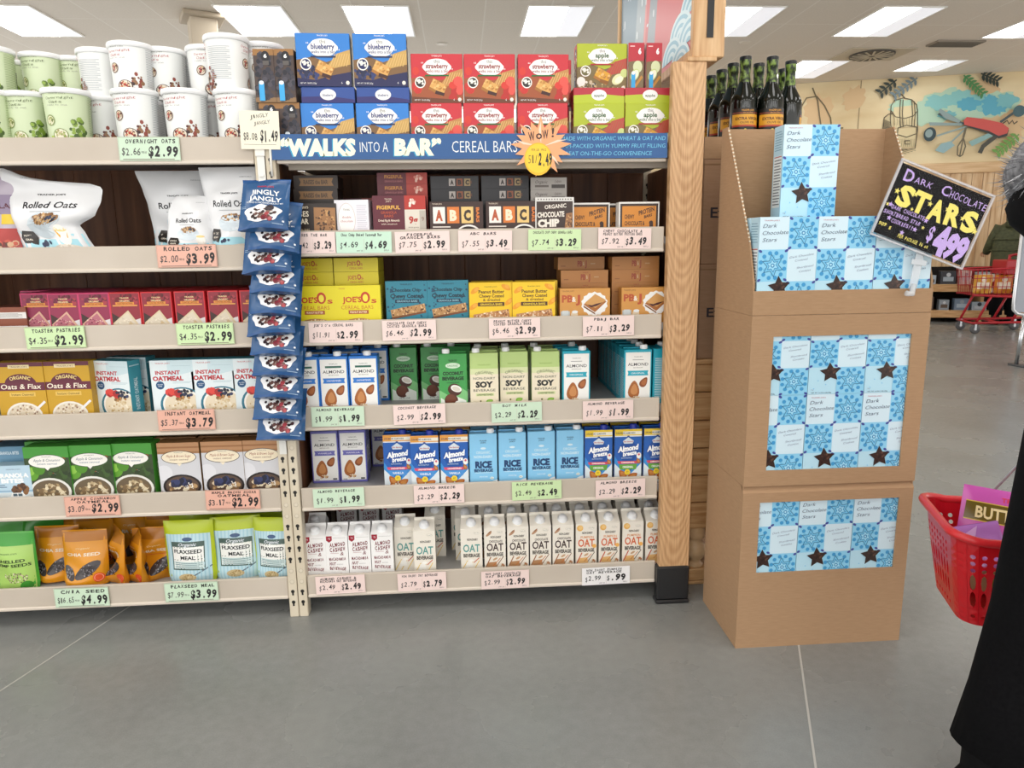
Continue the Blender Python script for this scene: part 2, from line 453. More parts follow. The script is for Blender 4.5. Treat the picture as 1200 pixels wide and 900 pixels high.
for px, w in ((63, 'leftmost ceiling light, above the green canisters'), (321, 'ceiling light above the shelf upright, second in the row from left'), (452, 'ceiling light above the raised blueberry boxes, third in the row from left'),
              (643, 'ceiling light above the strawberry boxes'), (842, 'ceiling light partly hidden behind the oak sign frame'), (1007, 'ceiling light nearest above the wall mural')):
    q = onZ(px, 42, CEIL); ceiling_light(q.x, q.y-.66, w)
for px, py, w in ((928, 91, 'ceiling light right behind the bottle necks'), (1072, 83, 'small far ceiling light just before the mural wall'), (1180, 44, 'ceiling light at the right edge of the photo')):
    q = onZ(px, py, CEIL); ceiling_light(q.x, q.y-.66, w, .6 if px == 1072 else 1.0)
# air vent and round ceiling speaker plate
q = onZ(1022, 63, CEIL)
e = obj('ceiling_vent', None, None, (q.x, q.y, CEIL), label='round ceiling air vent in a square plate near the mural', cat='vent')
mb = MB(); mb.box(-.42, .42, -.3, .3, -.012, -.001, M('#c8bda9', .6)); obj('plate', mb, e)
mb = MB(); mb.lathe([(.27, -.03), (.27, -.013)], M('#4c4740', .6), 28)
for k in range(16):
    T = Matrix.Rotation(2*math.pi*k/16, 4, 'Z'); mb.box(.04, .26, -.012, .012, -.036, -.0305, M('#b9ae9a', .5), T=T)
obj('louvre', mb, e)
q = onZ(1120, 50, CEIL); mb = MB(); mb.box(-.3, .3, -.12, .12, -.02, -.001, M('#8d8375', .6)); 
for k in range(5): mb.box(-.28, .28, -.1+k*.045, -.08+k*.045, -.028, -.0205, M('#6d655a', .6))
obj('air_grille', mb, None, (q.x, q.y, CEIL), label='dark slotted grille in the ceiling beside the small far light', cat='grille')
for px, py, nm in ((147, 50, 'small round ceiling disc above the white canisters'), (518, 51, 'small round ceiling disc above the strawberry boxes'), (873, 49, 'small round ceiling disc above the green bottles')):
    q = onZ(px, py, CEIL); mb = MB(); mb.lathe([(.05, -.012), (.07, -.002)], M('#e6ddd0', .5), 20); obj('sprinkler_cover', mb, None, (q.x, q.y, CEIL), label=nm, cat='sprinkler cover')
# beige column far behind the shelves
q = onZ(231, 14, CEIL); mb = MB(); mb.box(-.13, .13, -.13, .13, 0, CEIL-.002, M('#cfc2ae', .7), .01); mb.box(-.2, .2, -.2, .2, CEIL-.05, CEIL-.001, M('#b8aa96', .7), .01)
struct('pillar', mb, (q.x, q.y+.13, 0), (0, 0, R(25)))
# mural wall
WA, WB = onZ(930, 98, CEIL), onZ(1200, 83, CEIL)
WU = (WB-WA); WU.z = 0; WU.normalize(); WN = Vector((-WU.y, WU.x, 0))
W0 = WA-WU*4.2; WLEN = 11.5
def onWall(x, y):
    d = ray(x, y); t = (W0-CAM).dot(WN)/d.dot(WN); p = CAM+d*t; return ((p-W0).dot(WU), p.z)
def mural_mat():
    mt, nt, b, N, L = nodes('painted_plywood')
    tc = N('ShaderNodeTexCoord')
    def nzr(scale, det, lo, hi, off=(0, 0, 0)):
        mp = N('ShaderNodeMapping'); mp.inputs['Scale'].default_value = scale; mp.inputs['Location'].default_value = off
        n = N('ShaderNodeTexNoise'); n.inputs['Scale'].default_value = 1; n.inputs['Detail'].default_value = det
        r = N('ShaderNodeMapRange'); r.inputs[1].default_value = lo; r.inputs[2].default_value = hi
        L(tc.outputs['Object'], mp.inputs['Vector']); L(mp.outputs[0], n.inputs['Vector']); L(n.outputs[0], r.inputs[0]); return r.outputs[0]
    cr = N('ShaderNodeValToRGB'); L(nzr((.9, 1, 2.6), 5, .3, .7), cr.inputs[0]); e = cr.color_ramp.elements; e[0].color = lin('#d8bf92'); e[1].color = lin('#eedfb9')
    L(cr.outputs[0], b.inputs['Base Color']); b.inputs['Roughness'].default_value = .6
    return mt
MURAL = mural_mat()
WAINZ = onWall(1085, 192)[1]
mb = MB(); mb.box(0, WLEN, 0, .1, WAINZ, CEIL-.002, MURAL)
fw = lambda u, v, h: (u, -h, v)
A = Art(mb, fw, 1, 1, base=.002, step=.0004, rough=.6); A.clip = (-99, 99, -99, 99)
def wp(*pts): return [onWall(*p) for p in pts]
q = onWall(1006, 140)[0]; A.r(q-.006, WAINZ, q+.006, CEIL-.01, '#8f7c5e')
# watercolour clouds
def cloud(pts, col, n=1, seed=1):
    r_ = random.Random(seed)
    for (x, y, rx, ry) in pts:
        (u, v), (u2, v2) = onWall(x, y), onWall(x+rx, y); rr = u2-u; v3 = onWall(x, y-ry)[1]-v
        out = []
        for k in range(26):
            a = 2*math.pi*k/26; j = r_.uniform(.72, 1.18); out.append((u+rr*j*math.cos(a), v+v3*j*math.sin(a)))
        A.pm(out, col, fan=True)
cloud([(960, 130, 18, 20), (1150, 105, 20, 12), (1185, 150, 16, 25), (1000, 115, 14, 14)], '#dcbd92', seed=3)
cloud([(1090, 130, 22, 18), (1115, 118, 26, 14), (1140, 128, 30, 16), (1170, 122, 24, 14), (1058, 125, 16, 10)], '#b9d9c2', seed=4)
cloud([(1100, 120, 18, 9), (1125, 116, 18, 10), (1150, 120, 20, 10)], '#8cc9c9', seed=5)
cloud([(1135, 122, 14, 8), (1165, 127, 14, 9), (1160, 118, 10, 7)], '#5fb0c9', seed=6)
cloud([(1110, 135, 12, 5), (1180, 118, 14, 9)], '#7dbfc6', seed=9)
# looped cord on the left
LN = '#75684f'
A.strip(wp((936, 148), (939, 125), (945, 115), (957, 113), (966, 124), (973, 138), (974, 148), (968, 153), (962, 148), (960, 135), (958, 118), (952, 103)), .02, LN)
A.strip(wp((974, 151), (988, 150)), .02, LN)
# rucksack line drawing
A.p(wp((1047, 126), (1073, 123), (1074, 148), (1048, 150)), '#e3d4ab'); A.p(wp((1036, 140), (1046, 134), (1047, 172), (1035, 170)), '#cfc19a'); A.p(wp((1050, 151), (1073, 150), (1072, 172), (1052, 173)), '#dccca2')
for pl in (((1044, 124), (1043, 140), (1045, 160), (1047, 173), (1058, 176), (1072, 174), (1075, 152), (1075, 128)), ((1044, 124), (1048, 118), (1058, 115), (1068, 117), (1074, 123), (1075, 130), (1070, 136), (1060, 139), (1049, 137), (1044, 130)),
 ((1036, 138), (1034, 155), (1034, 170), (1040, 174), (1047, 173)), ((1036, 138), (1041, 134), (1046, 133)), ((1034, 152), (1040, 149), (1047, 151)), ((1036, 160), (1041, 163), (1046, 161)),
 ((1052, 150), (1062, 147), (1074, 149)), ((1052, 150), (1051, 162), (1053, 173)), ((1052, 158), (1062, 161), (1073, 157)), ((1074, 149), (1074, 160), (1072, 172)),
 ((1055, 117), (1054, 132), (1055, 150)), ((1058, 117), (1057, 133), (1058, 149)), ((1068, 118), (1069, 134), (1068, 148)), ((1071, 119), (1072, 134), (1071, 148)), ((1050, 117), (1046, 112), (1050, 109), (1056, 111), (1060, 115)), ((1060, 165), (1066, 165), (1066, 169), (1060, 169), (1060, 165))):
    A.strip(wp(*pl), .013, '#5f5745')
for k in range(10): A.strip(wp((1036+k*.7, 140+k*.3), (1035+k*.8, 170-k*.2)), .006, '#857a60')
for k in range(9): A.strip(wp((1052+k*2.3, 163), (1051+k*2.4, 172)), .005, '#8f8468'); A.strip(wp((1048+k*2.8, 138+(k % 3)), (1048+k*2.8, 147)), .005, '#9a8f70')
for k in range(9): A.strip(wp((1036+k*1.2, 175-k*.3), (1042+k*3.8, 187-k*1.3)), .007, '#8f8468')
# leaves
def leaf(p, tip, wd_, col):
    a, c = Vector(onWall(*p)), Vector(onWall(*tip)); d = c-a; n = Vector((-d.y, d.x))*wd_
    A.pm([a, a+d*.35+n, a+d*.7+n*.8, c, a+d*.7-n*.8, a+d*.35-n], col)
def sprig(p0, p1, n, ln, col, wd_=.22):
    for k in range(n):
        t = (k+.5)/n; x, y = p0[0]+(p1[0]-p0[0])*t, p0[1]+(p1[1]-p0[1])*t; dx, dy = (p1[0]-p0[0]), (p1[1]-p0[1]); l = math.hypot(dx, dy); dx /= l; dy /= l
        for sd in (1, -1): leaf((x, y), (x+ln*(dx*.55-dy*sd*.8), y+ln*(dy*.55+dx*sd*.8)), wd_, col)
    A.strip(wp(p0, p1), .02, col)
sprig((1050, 94), (1030, 110), 4, 9, '#2e3a36', .2); sprig((1074, 92), (1046, 113), 6, 8, '#6f8088', .2); sprig((1128, 89), (1151, 111), 7, 8, '#4a8a52'); sprig((1148, 87), (1168, 96), 5, 9, '#26332c', .2)
sprig((1192, 158), (1166, 180), 6, 9, '#6f9e4e')
# folding knife whose blades are kitchen tools
GR = '#8fa3a3'
A.strip(wp((1128, 146), (1098, 134)), .03, '#4c5a5e'); A.p(wp((1098, 131), (1100, 128), (1112, 135), (1124, 142), (1122, 145), (1106, 140)), GR)
A.p(wp((1087, 144), (1125, 145), (1126, 148), (1088, 148)), GR)
A.strip(wp((1130, 149), (1096, 160)), .025, GR); A.e(*onWall(1088, 158), .085, '#34484f', .1); A.e(*onWall(1087, 157), .05, GR, .06)
A.strip(wp((1131, 150), (1112, 168)), .025, GR); A.p(wp((1112, 166), (1117, 171), (1104, 180), (1094, 177), (1101, 169)), '#93b4ba')
A.strip(wp((1130, 150), (1127, 162)), .03, '#6b6350')
for k in (-1, 0, 1): A.strip(wp((1127, 162), (1125+k*4.5, 172), (1123+k*3, 182), (1123, 184)), .018, '#6b6350')
A.p(wp((1133, 167), (1158, 156), (1162, 160), (1137, 172)), '#8db3b3'); A.strip(wp((1168, 158), (1150, 172), (1146, 180)), .06, '#4b4b45')
A.strip(wp((1170, 144), (1190, 130)), .035, '#4a565a'); A.e(*onWall(1192, 131), .08, '#4a6a72')
A.strip(wp((1172, 146), (1178, 142), (1180, 146), (1184, 142), (1186, 146), (1190, 143)), .02, '#54483c')
A.p(wp((1127, 143), (1131, 139), (1150, 141), (1172, 147), (1180, 153), (1178, 160), (1168, 163), (1156, 157), (1140, 152), (1128, 148)), '#3c3f40')
A.p(wp((1127, 142), (1131, 138), (1150, 140), (1172, 145), (1180, 151), (1178, 157), (1168, 160), (1156, 154), (1140, 150), (1128, 147)), '#d05a55')
struct('wall_back', mb, W0*1.0-Vector((0, 0, W0.z)), (0, 0, math.atan2(WU.y, WU.x)))
wb = W0-Vector((0, 0, W0.z)); wrot = (0, 0, math.atan2(WU.y, WU.x))
mb = MB(); n = 78
for k in range(n):
    if k*WLEN/n > 2: mb.box(k*WLEN/n, (k+1)*WLEN/n-.006, .0, .05, 0, WAINZ-.15, PINEV, .004)
mb.box(2, WLEN, -.03, .06, WAINZ-.15, WAINZ, noisy('pine_rail', '#c79f70', '#e0c096', (2, 20, 20), 4, .5), .006)
struct('trim_1', mb, wb, wrot)
# ================================================================ shelving
LZ = [1.545, 1.232, 0.995, 0.720, 0.452, 0.142]     # top edge of each price rail, left bay
RZ = [1.545, 1.271, 0.995, 0.720, 0.449, 0.143]
OFF = .03
SL = [z-OFF for z in LZ]; SR = [z-OFF for z in RZ]; SR[0] = 1.506; SL[0] = 1.529
def slots(mb, x, y, z0, z1):
    A = Art(mb, lambda u, v, h: (u, y-h, v), 1, 1, base=.0004); A.clip = (-9, 9, -9, 9)
    z = z0; k = 0
    while z < z1:
        if k % 6 in (2, 3): A.e(x, z, .0075, '#b7ab95', n=14); A.e(x, z+.0005, .006, '#d6ccb9', n=14)
        else:
            A.e(x, z+.004, .0062, '#1b1713', n=12); A.r(x-.003, z-.01, x+.003, z+.004, '#1b1713')
        A.l = .0004; z += .0385; k += 1
def bay(x0, x1, rails, plates, label, upr, rx0, rx1):
    e = obj('shelving_unit', None, None, (0, 0, 0), label=label, cat='shelves')
    for zr, zp in zip(rails, plates):
        mb = MB(); mb.box(x0+.032, x1-.032, .004, .54, zp-.022, zp, STEELG); mb.box(x0+.05, x1-.05, .06, .09, zp-.05, zp-.022, STEEL)
        s = obj('shelf', mb, e)
        mb = MB(); mb.box(rx0, rx1, -.008, .002, zr-.068, zr, STEEL, .002); mb.box(rx0, rx1, -.012, .002, zr-.078, zr-.066, M('#d3c8ba', .3), .003)
        obj('price_rail', mb, s)
    for a in upr:
        mb = MB(); mb.box(a, a+.029, -.014, .03, 0, 1.53, UPR, .002); slots(mb, a+.0145, -.014, .05, 1.5)
        obj('upright', mb, e)
    for a in (x0, x1-.03):
        mb = MB(); mb.box(a, a+.03, .545, .575, 0, 1.5, UPR, .002); slots(mb, a+.015, .545, .05, 1.45); obj('rear_upright', mb, e)
    mb = MB(); n = 9; w = (x1-x0-.06)/n
    for k in range(n): mb.box(x0+.03+k*w, x0+.03+(k+1)*w, .552, .57, .06, 1.57, DARKWOOD, .002)
    mb.box(x0+.03, x1-.03, .5702, .574, .06, 1.57, DARKWOOD); obj('back_panel', mb, e)
    for a in ((x0+.006, x0+.016), (x1-.016, x1-.006)):
        mb = MB(); mb.box(a[0], a[1], .04, .54, .05, 1.48, DARKWOOD); obj('side_panel', mb, e)
    return e
bay(-1.84, -.575, LZ, SL, 'left bay of beige steel grocery shelving with oats and seeds', (-1.84, -.604), -1.81, -.606)
bay(-.5725, .742, RZ, SR, 'right bay of beige steel grocery shelving with bars and cartons', (-.5725,), -.541, .642)
# oak end post
e = obj('end_post', None, None, (.6975, -.006, 0), label='tall oak end post with a black foot at the shelf end', cat='post')
mb = MB(); mb.box(-.0495, .0535, -.03, .003, .125, 1.752, OAK, .002); obj('post', mb, e)
mb = MB(); mb.box(-.056, .055, -.037, .006, .012, .135, M('#1d1d1f', .4), .006); mb.box(-.06, .057, -.042, .007, 0, .014, M('#1d1d1f', .4), .004); obj('foot_cap', mb, e, label='black plastic foot cap')
# framed picture board running back over the shelf
yb = onX(727, 20, .72).y
e = obj('picture_board', None, None, (.72, 0, 1.765), label='oak framed red and blue wave picture above the post', cat='picture')
mb = MB()
mb.box(-.012, .085, -.03, .0, 0, .75, OAK2, .003); mb.box(-.012, .085, yb-.03, yb, 0, .75, OAK2, .003); mb.box(-.012, .085, 0, yb-.03, 0, .03, OAK2, .003); mb.box(-.012, .085, 0, yb-.03, .72, .75, OAK2, .003)
mb.box(.028, .048, -.033, -.0305, .055, .75, BLACKP)
mb.box(-.03, .06, -.04, .1, -.013, -.0, OAK2, .002)
obj('frame', mb, e)
mb = MB(); mb.box(.0, .02, .001, yb-.031, .031, .719, M('#8fa3ad', .35))
A = Art(mb, lambda u, v, h: (-h, (yb-.031)-u*1.0, .031+v), yb-.03, .688, base=.0006, rough=.3)
A.p([(.0, 0), (.32, 0), (.42, 1), (0, 1)], '#7f97a6'); A.p([(.2, 0), (.36, 0), (.5, 1), (.36, 1)], '#a3b1b8'); A.p([(.34, 0), (1, 0), (1, 1), (.5, 1)], '#cf6f74'); A.p([(.40, 0), (.52, 0), (.66, 1), (.58, 1)], '#98a2ab'); A.p([(.36, 0), (.38, 0), (.5, 1), (.47, 1)], '#d98d8d')
for k in range(26): A.e(rnd.uniform(.02, .6), rnd.uniform(.05, 1), rnd.uniform(.004, .012), '#dfe7ea', rnd.uniform(.004, .02), n=8)
for k, (cx, cy, rr) in enumerate(((.97, .17, .12), (.86, .1, .12), (.95, .05, .12), (.77, .03, .11), (.87, -.02, .1))):
    for q, c in ((1, '#cfe6ec'), (.86, '#8dbfd2'), (.7, '#cfe6ec'), (.54, '#8dbfd2'), (.38, '#cfe6ec'), (.2, '#8dbfd2')):
        A.p([(min(1, max(0, cx+rr*q*math.cos(a))), max(0, cy+rr*q*math.sin(a)*.9)) for a in [math.pi*j/14 for j in range(15)]], c)
obj('picture', mb, e)
# ---------------------------------------------------------------- hand lettered price tags
TP, TG, TO, TL_ = '#ecd5cf', '#c9dfc6', '#e2ae9b', '#c9e2ae'
TAGN = 0
def price_tag(x0, x1, py, col, top, old, new, label, z=None, left=False, big=.34, sub=None):
    global TAGN; TAGN += 1
    p, q = onY((x0), py, -.013), onY(x1, py, -.013); w = q.x-p.x; h = .064 if not left else .068
    mb = MB(); mb.box(-w/2, w/2, -.0005, .0005, -h/2, h/2, M(col, .35))
    A = Art(mb, lambda u, v, hh: (u-w/2, -.0005-hh, v-h/2), w, h, base=.0002, step=.00005)
    K = '#1d1a1c'
    if left:
        A.strip([(.01, .02), (.99, .02), (.99, .98), (.01, .98)], .006, '#8f7f70', True)
        tops = top.split('/')
        for k, tx in enumerate(tops): A.hand(tx, .53, .82-(k*.1 if len(tops) > 1 else 0) if len(tops) == 1 else (.87-.15*k), .17 if len(tops) == 1 else .12, K, .82 if len(tx) > 8 else .62, .03, seed=TAGN+k)
        A.hand('$'+old, .2, .40, .30, '#3f3a3c', .31, .008, seed=TAGN+5); A.hand('$'+new, .725, .40, .42, K, .5, .045, seed=TAGN+9)
        A.t('PER LB', .41, .36, .09, K, .08); A.r(.06, .06, .9, .085, '#7b6a62')
    else:
        tops = top.split('/')
        for k, tx in enumerate(tops): A.hand(tx, .46, .86-.14*k, .13, K, .74 if len(tx) > 9 else .5, .03, seed=TAGN+k)
        A.r(.5, .05, .504, .68, '#c8b3ac')
        A.hand('$', .09, .36, .3, '#3a3638', .05, 0, seed=TAGN); A.hand(old, .26, .40, .27, '#2f2b2d', .27, .012, seed=TAGN+4)
        A.hand('$', .545, .37, .32, K, .06, .01, seed=TAGN+6); A.hand(new, .75, .40, big, K, .34, .05, seed=TAGN+2)
        A.t('per qt', .42, .12, .08, '#6a6264', .11); A.t('SKU', .9, .12, .07, '#6a6264', .09)
    c = (p+q)/2
    obj('price_tag', mb, None, (c.x, -.0135, c.z), (0, R(rnd.uniform(-.8, .8)), 0), label=label, cat='price tag', group='hand lettered price tags')
L_ = True
for a in (
 (139, 211, 174.5, TG, 'OVERNIGHT OATS', '2.66', '2.99', 'green price tag reading 2.99 under the white canisters', 1),
 (184, 254, 300, TO, 'ROLLED OATS', '2.00', '3.99', 'salmon price tag reading ROLLED OATS 3.99', 1),
 (30, 100, 395.5, TL_, 'TOASTER PASTRIES', '4.35', '2.99', 'green toaster pastries price tag, the left of two', 1),
 (207, 274, 391, TL_, 'TOASTER PASTRIES', '4.35', '2.99', 'green toaster pastries price tag, the right of two', 1),
 (185, 252, 492, TO, 'INSTANT OATMEAL', '5.37', '3.79', 'salmon instant oatmeal price tag reading 3.79', 1),
 (76, 141, 593, TO, 'APPLE CINNAMON/OATMEAL', '3.09', '2.99', 'salmon oatmeal price tag under the green boxes', 1),
 (241, 305, 585.5, TO, 'MAPLE BROWN SUGAR/OATMEAL', '3.17', '2.99', 'salmon oatmeal price tag under the brown boxes', 1),
 (64, 128, 700, TG, 'CHIA SEED', '16.65', '4.99', 'green price tag reading CHIA SEED 4.99', 1),
 (193, 256, 693.5, TG, 'FLAXSEED MEAL', '7.99', '3.99', 'green price tag reading FLAXSEED MEAL 3.99', 1)):
    price_tag(*a[:8], left=True)
for a in (
 (340, 393, 284.5, TP, 'RAISES THE BAR', '8.42', '3.29', 'pink price tag reading 3.29 under the oat bar boxes'),
 (394, 459, 284, '#c4e3cd', 'Choc Chip Baked Oatmeal Bar', '4.69', '4.69', 'mint price tag reading 4.69 under the white booklet box'),
 (463, 527, 283.5, TP, 'FIGERFUL/GRANOLA BARS', '7.75', '2.99', 'pink price tag under the maroon fig bar box'),
 (537, 600, 282.5, TP, 'ABC BARS', '7.55', '3.49', 'pink price tag under the letter tile bar boxes'),
 (619, 681, 281, TL_, 'CHOCOLATE CHIP CHEWY GRANOLA BARS', '7.74', '3.29', 'light green price tag under the chocolate chip box'),
 (701, 763, 279.5, TP, 'CHEWY CHOCOLATE &/PEANUT BUTTER PROTEIN BARS', '7.92', '3.49', 'pink price tag under the orange peanut butter bar box'),
 (362, 425, 389.5, TP, "JOE'S O's CEREAL BARS", '11.91', '2.99', 'pink price tag under the yellow cereal bar boxes'),
 (448, 511, 387, TP, 'CHOCOLATE CHIP CHEWY/COATED GRANOLA BARS', '6.46', '2.99', 'pink price tag under the teal granola bar boxes'),
 (573, 633, 384.5, TP, 'PEANUT BUTTER CHEWY/COATED GRANOLA BARS', '6.46', '2.99', 'pink price tag under the golden yellow granola bar boxes'),
 (683, 743, 382, TP, 'PB&J BAR', '7.11', '3.29', 'pink price tag under the tan sandwich bar boxes'),
 (365, 427, 488, TG, 'ALMOND BEVERAGE', '1.99', '1.99', 'mint almond beverage price tag under the blue edged cartons'),
 (461, 522, 485.5, TP, 'COCONUT BEVERAGE', '2.99', '2.99', 'pink price tag reading COCONUT BEVERAGE 2.99'),
 (576, 635, 483, TG, 'SOY MILK', '2.29', '2.29', 'mint price tag reading SOY MILK 2.29'),
 (683, 742, 480.5, TP, 'ALMOND BEVERAGE', '1.99', '1.99', 'pink almond beverage price tag under the teal carton'),
 (367, 427, 583, TG, 'ALMOND BEVERAGE', '1.99', '1.99', 'mint almond beverage price tag under the purple edged cartons'),
 (485, 544, 579, TP, 'ALMOND BREEZE', '2.29', '2.29', 'pink almond price tag, left of the rice beverage tag'),
 (600, 658, 574.5, TL_, 'RICE BEVERAGE', '2.49', '2.49', 'light green price tag reading RICE BEVERAGE 2.49'),
 (698, 756, 572.5, TP, 'ALMOND BREEZE', '2.29', '2.29', 'pink almond price tag beside the oak post'),
 (370, 428, 685, TP, 'ALMOND CASHEW &/MACADAMIA NUT BEVERAGE', '2.49', '2.49', 'pink price tag under the almond cashew cartons'),
 (466, 523, 681.5, TP, 'NON DAIRY OAT BEVERAGE', '2.79', '2.79', 'pink price tag reading OAT BEVERAGE 2.79'),
 (564, 620, 679, TP, 'NON DAIRY CHOCOLATE/OAT BEVERAGE', '2.99', '2.99', 'pink price tag under the chocolate oat cartons'),
 (682, 738, 674.5, '#f0eeee', 'NON DAIRY PUMPKIN/OAT BEVERAGE', '2.99', '.99', 'white price tag reading .99 on the bottom rail')):
    price_tag(*a)
# long blue sign strip on the top rail
x0, x1 = onY(322, 173, -.02).x, onY(786, 168, -.02).x; w = x1-x0; zc = (onY(560, 171.5, -.02).z); h = .073
mb = MB(); mb.box(-w/2, w/2, -.001, .001, -h/2, h/2, M('#24568f', .4))
A = Art(mb, lambda u, v, hh: (u-w/2, -.001-hh, v-h/2), w, h, base=.0003)
def big(tx, cx, wd_, hh, c='#f2f3d9'):
    A.t(tx, cx-.003, .47, hh, '#2f9dc4', wd_, .06, .05); A.t(tx, cx, .5, hh, c, wd_, .06, .05)
big('“WALKS', .115, .185, .62); A.t('INTO A', .253, .5, .42, '#e9eef0', .07, -.006); big('BAR”', .362, .118, .62); A.t('CEREAL BARS', .53, .5, .48, '#e9eef0', .165, -.008)
for k, tx in enumerate(('MADE WITH ORGANIC WHEAT & OAT AND', 'JAM-PACKED WITH YUMMY FRUIT FILLING', 'GREAT ON-THE-GO CONVENIENCE')): A.t(tx, .725, .8-.3*k, .17, '#6fc0e0', .27 if k < 2 else .235, 0, .1, al='L')
A.l += .0001
mbs = mb
obj('shelf_sign', mbs, None, (onY(554, 171, -.02).x, -.021, zc), label='long blue lettered sign strip on the top shelf rail', cat='sign')
# starburst price
c = onY(634, 172, -.026); mb = MB(); pts = []
for k in range(34):
    a = 2*math.pi*k/34+.1; r_ = (.094 if k % 4 == 0 else .082) if k % 2 == 0 else .058
    pts.append((r_*math.cos(a), r_*math.sin(a)*.95))
mb.prism(pts, 0, .0015, M('#f0a878', .5), lambda u, v, hh: (u, -hh, v))
A = Art(mb, lambda u, v, hh: (u-.09, -.0015-hh, v-.09), .18, .18, base=.0003)
for k in range(5): A.p([(.5+.03*math.cos(k*1.3+.2), .5+.03*math.sin(k*1.3+.2)), (.5+.45*math.cos(k*1.3+.27), .5+.42*math.sin(k*1.3+.27)), (.5+.3*math.cos(k*1.3+.4), .5+.28*math.sin(k*1.3+.4))], '#f8d5bd')
A.e(.45, .3, .235, '#e9b823', .265, n=28); A.e(.45, .31, .215, '#f4c934', .235, n=28); A.hand('WoW!', .52, .7, .15, '#3b2723', .48, .02, 3, 8)
A.hand('511', .36, .3, .14, '#6a5a20', .17, -.01, 5); A.hand('2.49', .57, .3, .19, '#1d1a1c', .24, .04, 6); A.t('PER LB   PKG', .46, .45, .04, '#6a5a20', .25)
obj('price_burst', mb, None, (c.x, -.0262, c.z), label='orange starburst reading WoW! with a yellow price circle', cat='sign')
# ================================================================ goods: one builder per kind
TJ = "TRADER JOE'S"
def carton_box(w, h, d, col, b=.0012, rough=.42):
    mb = MB(); mb.box(-w/2, w/2, 0, d, 0, h, M(col, rough), b)
    return mb, Art(mb, front(mb, w, d), w, h), Art(mb, rside(mb, w, d), d, h), Art(mb, lside(mb, w, d), d, h), Art(mb, topf(mb, w, d, h), w, d)
def bowl(A, cx, cy, rr, rim, inner, grains, berries=(), seed=1, ry=.8, nb=14):
    A.e(cx, cy, rr, rim, rr*ry, n=24); A.e(cx, cy, rr*.87, inner, rr*ry*.85, n=24)
    A.blobs(cx, cy-.02, rr*.7, rr*ry*.62, 60, rr*.06, rr*.14, grains, seed)
    if berries: A.blobs(cx, cy+.12*rr, rr*.5, rr*ry*.35, nb, rr*.1, rr*.18, berries, seed+3)
def slab(A, cx, cy, w, h, rot, col, edge, bits, n=40, seed=2):
    c, s = math.cos(R(rot)), math.sin(R(rot)); k = A.W/A.H
    def q(x, y): return (cx+x*c-y*s, cy+(x*s+y*c)*k)
    A.p([q(-w, -h-.05), q(w, -h-.05), q(w, h), q(-w, h)], edge); A.p([q(-w, -h), q(w, -h), q(w, h), q(-w, h)], col)
    r_ = random.Random(seed)
    for i in range(n):
        x, y = q(r_.uniform(-w, w)*.94, r_.uniform(-h, h)*.9); A.e(x, y, r_.uniform(.012, .028), bits[i % len(bits)], n=6); A.l -= A.st*.85
    A.l += A.st
